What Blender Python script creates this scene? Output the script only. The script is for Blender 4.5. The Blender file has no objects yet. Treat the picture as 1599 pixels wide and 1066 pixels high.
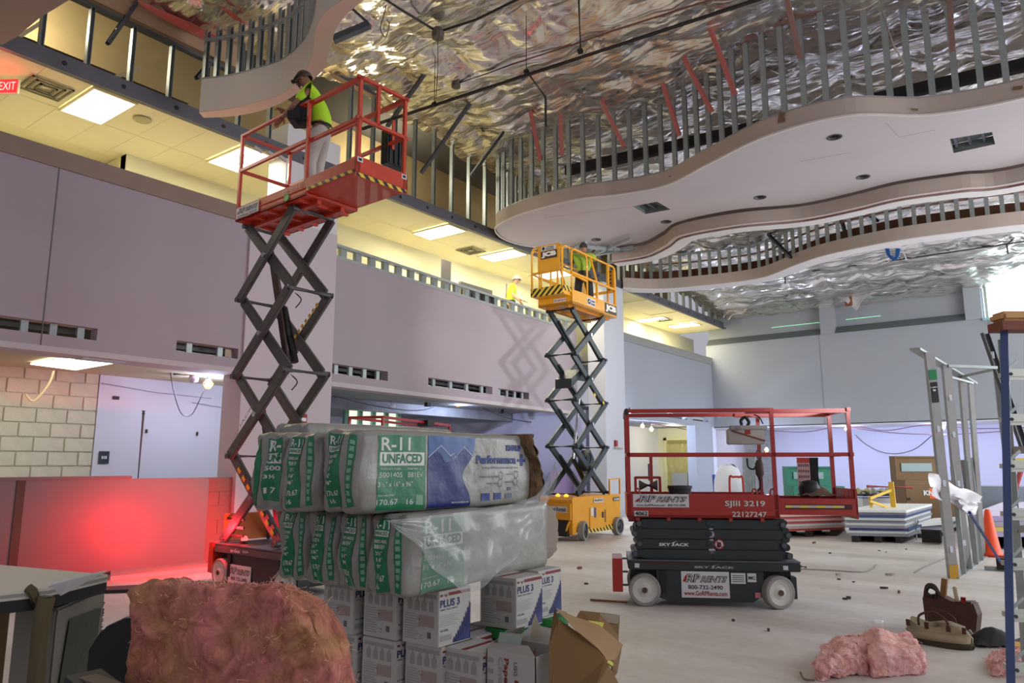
import bpy, bmesh, math, random
from mathutils import Vector, Matrix, noise
R = random.Random(7)
S = bpy.context.scene
COL = S.collection
PI = math.pi
# ---------------------------------------------------------------- camera, world, exposure
TH = math.radians(36.8); PT = math.atan(192/1155.0); EYE = 1.5; FPX = 1155.0
cam = bpy.data.objects.new('camera', bpy.data.cameras.new('camera')); COL.objects.link(cam)
cam.location = (0, 0, EYE); cam.rotation_euler = (PI/2+PT, 0, TH)
cam.data.sensor_width = 36; cam.data.lens = FPX*36/1599; cam.data.clip_end = 200; cam.data.clip_start = .05
S.camera = cam
S.view_settings.view_transform = 'Standard'; S.view_settings.look = 'None'
S.view_settings.gamma = 1; S.view_settings.exposure = 0.40
S.view_settings.use_curve_mapping = False
w = bpy.data.worlds.new('world'); S.world = w; w.use_nodes = True
w.node_tree.nodes['Background'].inputs[0].default_value = (.62, .62, .70, 1)
w.node_tree.nodes['Background'].inputs[1].default_value = .50

def lamp(name, kind, loc, energy, color=(1, 1, 1), size=.1, size_y=None, rot=(0, 0, 0), target=None, spot=None):
    l = bpy.data.lights.new(name, kind); l.energy = energy; l.color = color
    if kind == 'AREA':
        l.size = size
        if size_y: l.shape = 'RECTANGLE'; l.size_y = size_y
    else: l.shadow_soft_size = size
    if spot: l.spot_size = spot; l.spot_blend = .6
    o = bpy.data.objects.new(name, l); COL.objects.link(o); o.location = loc; o.rotation_euler = rot
    if target is not None:
        o.rotation_euler = (Vector(target)-Vector(loc)).to_track_quat('-Z', 'Y').to_euler()
    return o
BLUE = (.62, .72, 1.0); WARM = (1, .93, .70); DAY = (.93, .98, 1.0)
# tall shop-front windows in the right-hand wall (daylight)
lamp('window_daylight', 'AREA', (6.4, 18.5, 3.6), 900, DAY, 11, 5.5, target=(-5, 17.5, .5))
lamp('window_daylight', 'AREA', (6.0, 5.0, 4.2), 150, (.95, .95, 1), 7, 4.5, target=(-6, 7.0, 2.5))
lamp('clerestory_daylight', 'AREA', (1.2, 28.3, 7.0), 190, DAY, 5.5, 1.2, target=(-1, 20, 2))
# red light of the strobe on the raised red lift, plus an added spot
lamp('beacon_glow', 'POINT', (-8.62, 5.44, .70), 22, (1, .03, .045), .05)
lamp('added_red_spot', 'SPOT', (-9.15, 5.98, .50), 210, (1, .004, .012), .04, target=(-10.8, 5.70, .10), spot=math.radians(112))  # added spot without a fixture, pools the red glow on the half wall
lamp('floodlight', 'SPOT', (2.9, 4.9, 2.6), 3200, (.95, .96, 1), .22, target=(-11.5, 15.8, 4.5), spot=math.radians(26))

# ---------------------------------------------------------------- helpers
def lin(c): c = c/255.0; return c/12.92 if c <= .04045 else ((c+.055)/1.055)**2.4
def rgb(r, g, b): return (lin(r), lin(g), lin(b), 1)
_M = {}
def mat(name, c, rough=.6, metal=0, bump=0, bscale=40, var=0, vscale=3, emit=0, c2=None, alpha=1, trans=0, spec=.5, stretch=None, coat=0):
    if name in _M: return _M[name]
    m = bpy.data.materials.new(name); m.use_nodes = True; nt = m.node_tree; b = nt.nodes['Principled BSDF']
    col = rgb(*c); b.inputs['Base Color'].default_value = col
    b.inputs['Roughness'].default_value = rough; b.inputs['Metallic'].default_value = metal
    b.inputs['Specular IOR Level'].default_value = spec
    if coat: b.inputs['Coat Weight'].default_value = coat
    if emit:
        b.inputs['Emission Color'].default_value = col; b.inputs['Emission Strength'].default_value = emit
    if alpha < 1: b.inputs['Alpha'].default_value = alpha
    if trans: b.inputs['Transmission Weight'].default_value = trans
    if var or bump:
        tc = nt.nodes.new('ShaderNodeTexCoord'); src = tc.outputs['Object']
        if stretch:
            mp = nt.nodes.new('ShaderNodeMapping'); mp.inputs['Scale'].default_value = stretch
            nt.links.new(src, mp.inputs[0]); src = mp.outputs[0]
        if var:
            n = nt.nodes.new('ShaderNodeTexNoise'); n.inputs['Scale'].default_value = vscale; n.inputs['Detail'].default_value = 6
            n.inputs['Roughness'].default_value = .62
            r = nt.nodes.new('ShaderNodeValToRGB'); r.color_ramp.elements[0].position = .3; r.color_ramp.elements[1].position = .7
            k = 1-var
            r.color_ramp.elements[0].color = rgb(*c2) if c2 else (col[0]*k, col[1]*k, col[2]*k, 1)
            r.color_ramp.elements[1].color = col
            nt.links.new(src, n.inputs[0]); nt.links.new(n.outputs[0], r.inputs[0]); nt.links.new(r.outputs[0], b.inputs['Base Color'])
        if bump:
            n = nt.nodes.new('ShaderNodeTexNoise'); n.inputs['Scale'].default_value = bscale; n.inputs['Detail'].default_value = 5
            bp = nt.nodes.new('ShaderNodeBump'); bp.inputs['Strength'].default_value = bump; bp.inputs['Distance'].default_value = .02
            nt.links.new(src, n.inputs[0]); nt.links.new(n.outputs[0], bp.inputs['Height']); nt.links.new(bp.outputs[0], b.inputs['Normal'])
    _M[name] = m; return m

def stripes(name, c1, c2, freq=9, axis=(1, 0, 1)):
    if name in _M: return _M[name]
    m = bpy.data.materials.new(name); m.use_nodes = True; nt = m.node_tree; b = nt.nodes['Principled BSDF']
    tc = nt.nodes.new('ShaderNodeTexCoord'); d = nt.nodes.new('ShaderNodeVectorMath'); d.operation = 'DOT_PRODUCT'
    d.inputs[1].default_value = axis
    a = nt.nodes.new('ShaderNodeMath'); a.operation = 'MULTIPLY'; a.inputs[1].default_value = freq
    f = nt.nodes.new('ShaderNodeMath'); f.operation = 'FRACT'
    g = nt.nodes.new('ShaderNodeMath'); g.operation = 'GREATER_THAN'; g.inputs[1].default_value = .5
    mx = nt.nodes.new('ShaderNodeMix'); mx.data_type = 'RGBA'; mx.inputs[6].default_value = rgb(*c1); mx.inputs[7].default_value = rgb(*c2)
    nt.links.new(tc.outputs['Object'], d.inputs[0]); nt.links.new(d.outputs['Value'], a.inputs[0]); nt.links.new(a.outputs[0], f.inputs[0])
    nt.links.new(f.outputs[0], g.inputs[0]); nt.links.new(g.outputs[0], mx.inputs[0]); nt.links.new(mx.outputs[2], b.inputs['Base Color'])
    _M[name] = m; return m

def V(*a): return Vector(a)
def basis(d, up=V(0, 0, 1)):
    d = d.normalized()
    if abs(d.dot(up)) > .98: up = V(0, 1, 0) if abs(d.y) < .9 else V(1, 0, 0)
    s = d.cross(up).normalized(); return d, s, s.cross(d)

class MB:
    def __init__(s): s.v = []; s.f = []
    def add(s, vs, fs):
        n = len(s.v); s.v += [tuple(v) for v in vs]; s.f += [tuple(i+n for i in f) for f in fs]; return s
    def box(s, x0, x1, y0, y1, z0, z1):
        return s.add([(x, y, z) for x in (x0, x1) for y in (y0, y1) for z in (z0, z1)],
                     [(0, 1, 3, 2), (4, 6, 7, 5), (0, 4, 5, 1), (2, 3, 7, 6), (0, 2, 6, 4), (1, 5, 7, 3)])
    def cbox(s, c, sx, sy, sz): return s.box(c[0]-sx/2, c[0]+sx/2, c[1]-sy/2, c[1]+sy/2, c[2]-sz/2, c[2]+sz/2)
    def bar(s, p, q, w, h=None, up=V(0, 0, 1)):
        h = w if h is None else h; p = V(*p); q = V(*q); d, a, b = basis(q-p, up)
        return s.add([e+a*(i*w/2)+b*(j*h/2) for e in (p, q) for i, j in ((-1, -1), (1, -1), (1, 1), (-1, 1))],
                     [(3, 2, 1, 0), (4, 5, 6, 7), (0, 1, 5, 4), (1, 2, 6, 5), (2, 3, 7, 6), (3, 0, 4, 7)])
    def chan(s, p, q, w, h, t=.006, up=V(0, 0, 1), slots=0):
        # C stud: web and two flanges as three thin bars
        p = V(*p); q = V(*q); d, a, b = basis(q-p, up)
        for off, ww, hh in ((b*(-h/2), w, t), (a*(-w/2)+b*0, t, h), (a*(w/2), t, h)):
            s.bar(p+off, q+off, ww, hh, up)
        return s
    def tube(s, pts, r, n=8, cap=True, r2=None):
        pts = [V(*p) for p in pts]; k = len(pts); rings = []
        up = None
        for i, p in enumerate(pts):
            d = (pts[min(i+1, k-1)]-pts[max(i-1, 0)])
            if d.length < 1e-9: d = V(0, 0, 1)
            d.normalize()
            if up is None: _, a, b = basis(d)
            else:
                a = (up-d*up.dot(d))
                a = a.normalized() if a.length > 1e-6 else basis(d)[1]
                b = d.cross(a)
            up = a
            rr = r if r2 is None else r+(r2-r)*i/(k-1)
            rings.append([p+(a*math.cos(2*PI*j/n)+b*math.sin(2*PI*j/n))*rr for j in range(n)])
        vs = [v for g in rings for v in g]; fs = []
        for i in range(k-1):
            for j in range(n):
                fs.append((i*n+j, i*n+(j+1) % n, (i+1)*n+(j+1) % n, (i+1)*n+j))
        if cap: fs += [tuple(range(n))[::-1], tuple(range((k-1)*n, k*n))]
        return s.add(vs, fs)
    def cyl(s, p, q, r, n=16, r2=None): return s.tube([p, q], r, n, True, r2)
    def lathe(s, prof, c=(0, 0, 0), axis='z', n=24):
        k = len(prof); vs = []
        for r, h in prof:
            for j in range(n):
                a = 2*PI*j/n; x, y = r*math.cos(a), r*math.sin(a)
                vs.append({'z': (c[0]+x, c[1]+y, c[2]+h), 'y': (c[0]+x, c[1]+h, c[2]+y), 'x': (c[0]+h, c[1]+x, c[2]+y)}[axis])
        fs = [(i*n+j, i*n+(j+1) % n, (i+1)*n+(j+1) % n, (i+1)*n+j) for i in range(k-1) for j in range(n)]
        return s.add(vs, fs)
    def prism(s, poly, z0, z1, axis='z'):
        n = len(poly)
        def T(a, b, c): return {'z': (a, b, c), 'y': (a, c, b), 'x': (c, a, b)}[axis]
        return s.add([T(a, b, z0) for a, b in poly]+[T(a, b, z1) for a, b in poly],
                     [tuple(range(n))[::-1], tuple(range(n, 2*n))]+[(i, (i+1) % n, n+(i+1) % n, n+i) for i in range(n)])
    def ring(s, outer, inner, z0, z1):
        pass
    def grid(s, fn, nu, nv):
        vs = [fn(i/nu, j/nv) for i in range(nu+1) for j in range(nv+1)]
        return s.add(vs, [(i*(nv+1)+j, (i+1)*(nv+1)+j, (i+1)*(nv+1)+j+1, i*(nv+1)+j+1) for i in range(nu) for j in range(nv)])
    def build(s, name, m, parent=None, smooth=False, bevel=0, recalc=True, kind=None):
        me = bpy.data.meshes.new(name); me.from_pydata(s.v, [], s.f)
        if recalc or bevel:
            bm = bmesh.new(); bm.from_mesh(me)
            if bevel:
                bmesh.ops.remove_doubles(bm, verts=bm.verts, dist=1e-5)
                es = [e for e in bm.edges if len(e.link_faces) == 2 and e.calc_face_angle(0) > .6]
                bmesh.ops.bevel(bm, geom=es, offset=bevel, segments=2, affect='EDGES')
            bmesh.ops.recalc_face_normals(bm, faces=bm.faces); bm.to_mesh(me); bm.free()
        for mm in (m if isinstance(m, (list, tuple)) else [m]): me.materials.append(mm)
        if smooth:
            for p in me.polygons: p.use_smooth = True
        return link(name, me, parent, kind)

def link(name, me, parent=None, kind=None):
    o = bpy.data.objects.new(name, me); COL.objects.link(o)
    if parent: o.parent = parent
    if kind: o['kind'] = kind
    return o
def thing(name, label, cat, loc=(0, 0, 0), rz=0, group=None, rot=None):
    o = bpy.data.objects.new(name, None); COL.objects.link(o); o.location = loc; o.rotation_euler = rot or (0, 0, rz)
    o.empty_display_size = .1; return tag(o, label, cat, group)
def tag(o, label, cat, group=None, kind=None):
    o['label'] = label; o['category'] = cat
    if group: o['group'] = group
    if kind: o['kind'] = kind
    return o
def struct(o): o['kind'] = 'structure'; return o
def kids(o): return [c for c in bpy.data.objects if c.parent == o]
def dup(o, loc=None, rz=None, label=None, group=None, rot=None):
    def cp(a, p):
        c = a.copy(); COL.objects.link(c); c.parent = p
        for k in _K.get(a.name, kids(a)): cp(k, c)
        return c
    c = cp(o, None)
    if loc is not None: c.location = loc
    if rz is not None: c.rotation_euler = (0, 0, rz)
    if rot is not None: c.rotation_euler = rot
    if label: c['label'] = label
    if group: c['group'] = group
    return c
_K = {}
def at(px, py, x=None, y=None, z=None, d=None):
    r = px-799.5; u = 533-py
    f = FPX*math.cos(PT)-u*math.sin(PT); wv = FPX*math.sin(PT)+u*math.cos(PT)
    a, b = -math.sin(TH)*f+math.cos(TH)*r, math.cos(TH)*f+math.sin(TH)*r
    t = x/a if x is not None else y/b if y is not None else (z-EYE)/wv if z is not None else d/f
    return V(a*t, b*t, EYE+wv*t)
def spline(pts, n=6):
    pts = [V(*p) for p in pts]; out = []
    for i in range(len(pts)-1):
        p0 = pts[max(i-1, 0)]; p1 = pts[i]; p2 = pts[i+1]; p3 = pts[min(i+2, len(pts)-1)]
        for k in range(n):
            t = k/n
            out.append(.5*((2*p1)+(p2-p0)*t+(2*p0-5*p1+4*p2-p3)*t*t+(3*p1-p0-3*p2+p3)*t**3))
    out.append(pts[-1]); return out
def resample(pts, step=None, n=None):
    L = [0]
    for a, b in zip(pts, pts[1:]): L.append(L[-1]+(b-a).length)
    n = n or max(1, int(L[-1]/step)); out = []; j = 0
    for i in range(n+1):
        s = L[-1]*i/n
        while j < len(L)-2 and L[j+1] < s: j += 1
        t = (s-L[j])/max(1e-9, L[j+1]-L[j]); out.append(pts[j].lerp(pts[j+1], t))
    return out
# text: flat lettering meshes, laid out in any frame or over any surface function
_T = {}
def textmesh(body, bold=0, subdiv=False):
    k = (body, bold, subdiv)
    if k in _T: return _T[k]
    cu = bpy.data.curves.new('lettering', 'FONT'); cu.body = body; cu.size = 1; cu.offset = bold; cu.resolution_u = 3
    o = bpy.data.objects.new('lettering', cu); COL.objects.link(o); bpy.context.view_layer.update()
    me = bpy.data.meshes.new_from_object(o.evaluated_get(bpy.context.evaluated_depsgraph_get()))
    bpy.data.objects.remove(o)
    if subdiv:
        bm = bmesh.new(); bm.from_mesh(me)
        for _ in range(2):
            es = [e for e in bm.edges if e.calc_length() > .28]
            if es: bmesh.ops.subdivide_edges(bm, edges=es, cuts=1); bmesh.ops.triangulate(bm, faces=bm.faces)
        bm.to_mesh(me); bm.free()
    vs = [v.co.copy() for v in me.vertices]; fs = [tuple(p.vertices) for p in me.polygons]
    x0 = min(v.x for v in vs); x1 = max(v.x for v in vs); y0 = min(v.y for v in vs); y1 = max(v.y for v in vs)
    vs = [((v.x-x0)/(x1-x0), (v.y-y0)/(y1-y0)) for v in vs]
    _T[k] = (vs, fs); return _T[k]
def text(body, fn, m, parent, bold=0, name='lettering', subdiv=False, slant=0):
    """fn maps (0..1, 0..1) of the text's box to a point"""
    vs, fs = textmesh(body, bold, subdiv)
    me = bpy.data.meshes.new(name); me.from_pydata([tuple(fn(a+slant*(b-.5), b)) for a, b in vs], [], fs); me.materials.append(m)
    return link(name, me, parent)
def plane_fn(o, ux, uy, w, h):
    o = V(*o); ux = V(*ux).normalized(); uy = V(*uy).normalized()
    return lambda a, b: o+ux*(a*w)+uy*(b*h)
def decal(o, ux, uy, w, h, m, parent, name='decal', t=.003, label=None):
    o = V(*o); ux = V(*ux).normalized(); uy = V(*uy).normalized(); n = ux.cross(uy)
    q = [o, o+ux*w, o+ux*w+uy*h, o+uy*h]
    mb = MB().add(q+[p+n*t for p in q], [(3, 2, 1, 0), (4, 5, 6, 7), (0, 1, 5, 4), (1, 2, 6, 5), (2, 3, 7, 6), (3, 0, 4, 7)])
    ob = mb.build(name, m, parent)
    if label: ob['label'] = label
    return ob
def skin(verts, edges, rad, m, name, parent, sub=2, root=0):
    me = bpy.data.meshes.new(name); me.from_pydata(verts, edges, []); o = bpy.data.objects.new(name, me); COL.objects.link(o)
    md = o.modifiers.new('s', 'SKIN'); md.use_smooth_shade = True
    for i, v in enumerate(me.skin_vertices[0].data):
        r = rad[i]; v.radius = r if isinstance(r, tuple) else (r, r); v.use_root = (i == root)
    sb = o.modifiers.new('b', 'SUBSURF'); sb.levels = sub; sb.render_levels = sub
    bpy.context.view_layer.update()
    m2 = bpy.data.meshes.new_from_object(o.evaluated_get(bpy.context.evaluated_depsgraph_get()))
    bpy.data.objects.remove(o); m2.materials.clear(); m2.materials.append(m)
    for p in m2.polygons: p.use_smooth = True
    return link(name, m2, parent)
# ---------------------------------------------------------------- materials
black = mat('black', (14, 14, 16), .5); rubber = mat('rubber', (95, 93, 90), .8, var=.2)
drywall = mat('drywall', (172, 160, 168), .85, bump=.05, bscale=60, var=.06, vscale=.8)
drywall_back = mat('drywall_back', (162, 166, 174), .85, var=.05, vscale=.6)
white_wall = mat('white_wall', (205, 205, 215), .8, var=.05, vscale=1)
cap_mat = mat('raw_board', (150, 130, 118), .9, var=.1)
cloud_m = mat('cloud_board', (184, 168, 158), .85, var=.05, vscale=1.2)
soffit_m = mat('soffit_board', (196, 188, 192), .85, var=.05, vscale=1.0)
steel = mat('galvanised', (168, 176, 176), .42, .35, var=.25, vscale=5)
steel_d = mat('galvanised_dark', (95, 98, 104), .5, .5, var=.25, vscale=4)
pink_stud = mat('stud_lit', (165, 130, 122), .5, .4, var=.2)  # stud steel with the pink light painted into its colour
red = mat('red_paint', (172, 36, 24), .42, 0, var=.22, vscale=4, coat=.2)
orange_red = mat('orange_red_paint', (198, 58, 30), .45, 0, var=.15, vscale=4, coat=.2)
yellow = mat('yellow_paint', (228, 158, 22), .4, 0, var=.12, vscale=3, coat=.2)
armgrey = mat('arm_grey', (92, 90, 88), .5, .2, var=.2, vscale=5)
armdark = mat('arm_dark', (48, 56, 58), .4, .3, var=.25, vscale=5)
charcoal = mat('charcoal_paint', (46, 52, 54), .5, .1, var=.25, vscale=6)
white = mat('white_print', (225, 225, 225), .6); offwhite = mat('sticker_white', (205, 203, 205), .5)
blackp = mat('black_print', (22, 22, 26), .6); redp = mat('red_print', (150, 28, 32), .6)
hazard = stripes('hazard', (225, 190, 50), (25, 25, 25), 7, (1, 0, 1)); hazard_y = stripes('hazard_y', (225, 190, 50), (25, 25, 25), 7, (0, 1, 1))
chrome = mat('chrome', (190, 190, 195), .25, .9)
cardboard = mat('cardboard', (126, 96, 58), .85, var=.12, vscale=5)
foilm = None
# ---------------------------------------------------------------- structure
def floor_material():
    m = bpy.data.materials.new('concrete_floor'); m.use_nodes = True; nt = m.node_tree; b = nt.nodes['Principled BSDF']
    tc = nt.nodes.new('ShaderNodeTexCoord')
    n = nt.nodes.new('ShaderNodeTexNoise'); n.inputs['Scale'].default_value = .55; n.inputs['Detail'].default_value = 8; n.inputs['Roughness'].default_value = .6
    r = nt.nodes.new('ShaderNodeValToRGB'); r.color_ramp.elements[0].position = .3; r.color_ramp.elements[1].position = .68
    r.color_ramp.elements[0].color = rgb(194, 184, 174); r.color_ramp.elements[1].color = rgb(234, 231, 226)
    n2 = nt.nodes.new('ShaderNodeTexNoise'); n2.inputs['Scale'].default_value = 9; n2.inputs['Detail'].default_value = 6
    mx = nt.nodes.new('ShaderNodeMix'); mx.data_type = 'RGBA'; mx.blend_type = 'MULTIPLY'; mx.inputs[0].default_value = .25
    mp = nt.nodes.new('ShaderNodeMapping'); mp.inputs['Scale'].default_value = (.5, 1.6, 1); mp.inputs['Rotation'].default_value = (0, 0, .5)
    nt.links.new(tc.outputs['Object'], mp.inputs[0]); nt.links.new(mp.outputs[0], n.inputs[0]); nt.links.new(tc.outputs['Object'], n2.inputs[0])
    nt.links.new(n.outputs[0], r.inputs[0]); nt.links.new(r.outputs[0], mx.inputs[6]); nt.links.new(n2.outputs[0], mx.inputs[7])
    nt.links.new(mx.outputs[2], b.inputs['Base Color'])
    b.inputs['Roughness'].default_value = .55; b.inputs['Specular IOR Level'].default_value = .35
    bp = nt.nodes.new('ShaderNodeBump'); bp.inputs['Strength'].default_value = .08; nt.links.new(n2.outputs[0], bp.inputs['Height']); nt.links.new(bp.outputs[0], b.inputs['Normal'])
    return m
struct(MB().box(-22, 8, -5, 33, -.15, 0).build('floor', floor_material()))

def wallseg(name, p0, p1, z0, z1, th, m, slots=(), parent=None, bands=()):
    """wall from p0 to p1 (xy), thickness th away from the room (to the left of travel); slots = (s0,s1,za,zb) real openings"""
    p0 = V(*p0, 0); p1 = V(*p1, 0); d = (p1-p0); L = d.length; d.normalize(); n = V(-d.y, d.x, 0)
    mb = MB()
    def bx(s0, s1, a, b):
        if s1-s0 < 1e-4 or b-a < 1e-4: return
        c = [p0+d*s0, p0+d*s1, p0+d*s1+n*th, p0+d*s0+n*th]
        mb.add([V(q.x, q.y, a) for q in c]+[V(q.x, q.y, b) for q in c], [(3, 2, 1, 0), (4, 5, 6, 7), (0, 1, 5, 4), (1, 2, 6, 5), (2, 3, 7, 6), (3, 0, 4, 7)])
    ss = sorted(slots); s = 0
    for (a, b, za, zb) in ss:
        bx(s, a, z0, z1); bx(a, b, z0, za); bx(a, b, zb, z1); s = b
    bx(s, L, z0, z1)
    o = mb.build(name, m, parent)
    return struct(o) if not parent else o
XW = -10.8
def slot_at(x0, y0, x1, y1, X, Y0):
    a = at(x0, y0, x=X); b = at(x1, y1, x=X); return a, b
# --- segment 1 (left), with slots
def sl(px0, pyt0, pyb0, px1, X, Y0):
    a = at(px0, pyt0, x=X); b = at(px0, pyb0, x=X); c = at(px1, pyb0, x=X)
    return (a.y-Y0, c.y-Y0, b.z, a.z)
Y0 = -4
s1 = [(0, 0, 0, 0)]
A = sl(60, 500, 520, 152, XW, Y0); B = sl(276, 531, 548, 372, XW, Y0)
wl = wallseg('wall_left', (XW, Y0), (XW, 7.0), 3.05, 5.55, .2, drywall, [(6.6, A[1], A[2], A[3]), B])
Y1 = 7.0
# raw strip on the top of the parapet
wallseg('trim_1', (XW+.03, Y0), (XW+.03, 7.0), 5.53, 5.79, .26, cap_mat)
# vertical control joints in the drywall
for py in (at(78, 400, x=XW).y,):
    struct(MB().box(XW-.01, XW+.008, py-.006, py+.006, 3.05, 5.53).build('trim_2', mat('joint', (110, 100, 105), .8)))
# metal studs seen through the slots
def slot_studs(p0, p1, s0, s1, za, zb, n, th=.1):
    t = thing('duct_opening', '', 'opening')
    p0 = V(*p0, 0); p1 = V(*p1, 0); d = (p1-p0).normalized(); nn = V(-d.y, d.x, 0)
    for i in range(n):
        c = p0+d*(s0+(s1-s0)*(i+.5)/n)+nn*.12
        MB().chan((c.x, c.y, za-.12), (c.x, c.y, zb+.12), .05, .09, .004).build('stud', steel, t)
    q0 = p0+d*s0+nn*.4; q1 = p0+d*s1+nn*.4
    f = MB().bar((q0.x, q0.y, zb-.03), (q1.x, q1.y, zb-.03), .03, .06); f.build('track', steel_d, t)
    return t
o = slot_studs((XW, Y0), (XW, 7), 6.6, A[1], A[2], A[3], 6); tag(o, 'long slot in the left wall with stud ends showing, cut by the photo edge', 'opening')
o = slot_studs((XW, Y0), (XW, 7), B[0], B[1], B[2], B[3], 2); tag(o, 'slot with a white duct edge just left of the raised red lift', 'opening')
MB().box(XW-.5, XW-.35, B[0]+Y0, B[1]+Y0, B[2]-.1, B[3]-.1).build('duct', mat('duct_white', (205, 208, 210), .5), o)
# --- pillars
pil_m = mat('pillar_paint', (200, 188, 194), .85, var=.04, vscale=.7)
struct(MB().box(-11.3, XW+.04, 7.0, 8.85, 0, 5.79).build('wall_pillar_left', pil_m))
yp = at(449, 200, x=XW).y
struct(MB().box(-11.3, XW+.02, yp, 8.85, 5.79, 7.6).build('wall_pillar_upper', mat('pillar_white', (214, 210, 214), .8)))
struct(MB().box(-11.35, XW+.02, 18.98, 20.2, 0, 6.95).build('wall_pillar_middle', mat('pillar_grey', (196, 198, 206), .8)))
# --- segment 2, with open stud parapet on top
P2a, P2b = (-11.15, 8.85), (-11.75, 18.98)
L2 = math.hypot(.6, 10.13)
def s2(px0, t, b, px1):
    def on(px, py):
        q = None
        for k in range(6):
            X = -11.15 if q is None else -11.15-.6*(q.y-8.85)/10.13
            q = at(px, py, x=X)
        return q
    a = on(px0, t); c = on(px0, b); e = on(px1, (t+b)/2)
    return ((a.y-8.85)*1.0017, (e.y-8.85)*1.0017, c.z, a.z)
S2 = [s2(519, 567, 583, 606), s2(669, 589, 602, 769), s2(778, 606, 617, 826)]
wallseg('wall_left_middle', P2a, P2b, 3.05, 5.50, .2, drywall, S2)
for s, lab in zip(S2, ('slot in the grey wall right of the raised red lift', 'long slot in the middle of the grey wall above the insulation bags', 'short slot in the grey wall left of the yellow lift')):
    o = slot_studs(P2a, P2b, s[0], s[1], s[2], s[3], 4); tag(o, lab, 'opening')
    d = V(-.6, 10.13, 0).normalized(); n = V(-d.y, d.x, 0); q = V(*P2a, 0)+d*(s[0]+.1)+n*.6; q2 = V(*P2a, 0)+d*(s[1]-.3)+n*.6
    MB().bar((q.x, q.y, s[2]+.02), (q2.x, q2.y, s[2]+.02), .2, .16).build('duct', mat('duct_white', (205, 208, 210), .5), o)
# --- segment 3
wallseg('wall_left_far', (-11.4, 20.2), (-11.4, 28.8), 2.98, 5.52, .2, drywall_back, [(3.0, 6.0, 3.15, 3.33), (6.5, 8.0, 3.15, 3.33)])
wallseg('trim_3', (-11.36, 20.2), (-11.36, 28.8), 5.50, 5.78, .26, mat('far_cap', (150, 150, 146), .85))
# soffit strips under the three segments
struct(MB().box(-11.3, XW+.01, Y0, 7.0, 2.98, 3.06).build('trim_4', soffit_m))
wallseg('trim_5', (-11.12, 8.85), (-11.72, 18.98), 2.97, 3.06, .34, soffit_m)
# --- lower left: half wall, block wall, white wall
struct(MB().box(-10.98, XW, Y0, 6.56, 0, 1.30).build('wall_half', mat('half_wall', (124, 106, 106), .38, var=.06)))
struct(MB().box(-11.0, XW+.015, 3.9, 4.0, 0, 1.31).build('trim_6', mat('half_wall_joint', (90, 70, 62), .8)))
struct(MB().box(-11.0, XW+.02, Y0, 5.35, 1.30, 1.34).build('trim_7', mat('half_wall_cap', (132, 112, 112), .8)))
blockm = mat('block', (206, 200, 178), .9, bump=.3, bscale=60, var=.16, vscale=3)
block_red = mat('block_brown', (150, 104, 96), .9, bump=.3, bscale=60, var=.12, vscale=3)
yb = at(150, 660, x=-13.2).y
bw = struct(MB().box(-13.5, -13.24, -4, yb, 0, 3.1).build('wall_block', mat('mortar', (190, 186, 164), .9)))
bme = MB().box(-.02, .02, -.222, .222, -.107, .107).build('brick', blockm, bevel=.008).data
for o in [q for q in bpy.data.objects if q.name == 'brick' and q.parent is None]: bpy.data.objects.remove(o)
z = .9; row = 0
while z < 3.0:
    y = yb-.232-(row % 2)*.23
    if row % 2:
        c = link('brick', bme, bw); c.location = (-13.235, yb-.115, z); c.scale = (1, .48, 1)
    while y > 2.4:
        c = link('brick', bme, bw); c.location = (-13.235+R.uniform(-.003, .003), y, z); y -= .46
    z += .229; row += 1
struct(MB().box(-13.5, -13.2, yb, 8.2, 0, 3.1).build('wall_back_room', white_wall))
# brown block pier between half wall and pillar
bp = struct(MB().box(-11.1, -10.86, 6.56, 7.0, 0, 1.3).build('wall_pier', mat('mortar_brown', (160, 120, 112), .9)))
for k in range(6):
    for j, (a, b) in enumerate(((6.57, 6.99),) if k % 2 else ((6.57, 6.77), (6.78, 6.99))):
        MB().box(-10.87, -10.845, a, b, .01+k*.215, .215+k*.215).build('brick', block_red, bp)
struct(MB().box(-13.5, -11.0, -4, 8.85, 3.02, 3.1).build('ceiling_low_left', mat('low_ceiling', (210, 192, 160), .85)))
# lower room behind segment 2
struct(MB().box(-20, -12.0, 8.85, 31.2, 3.12, 3.3).build('ceiling_low', mat('deck_grey', (150, 150, 158), .7, var=.3, vscale=3)))
struct(MB().box(-20.2, -20, 7, 31.2, 0, 3.3).build('wall_far_left', mat('lav_wall', (200, 200, 222), .8)))
struct(MB().box(-20, -13.2, 8.2, 8.4, 0, 3.2).build('wall_cross', white_wall))
struct(MB().box(-14.6, -14.3, 9, 19.1, 2.86, 3.12).build('trim_8', mat('beam_grey', (140, 142, 152), .7, var=.3)))
struct(MB().box(-20, -11.6, 19.2, 19.4, 0, 3.12).build('wall_cross_far', mat('lav_wall2', (186, 184, 208), .8)))
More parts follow.
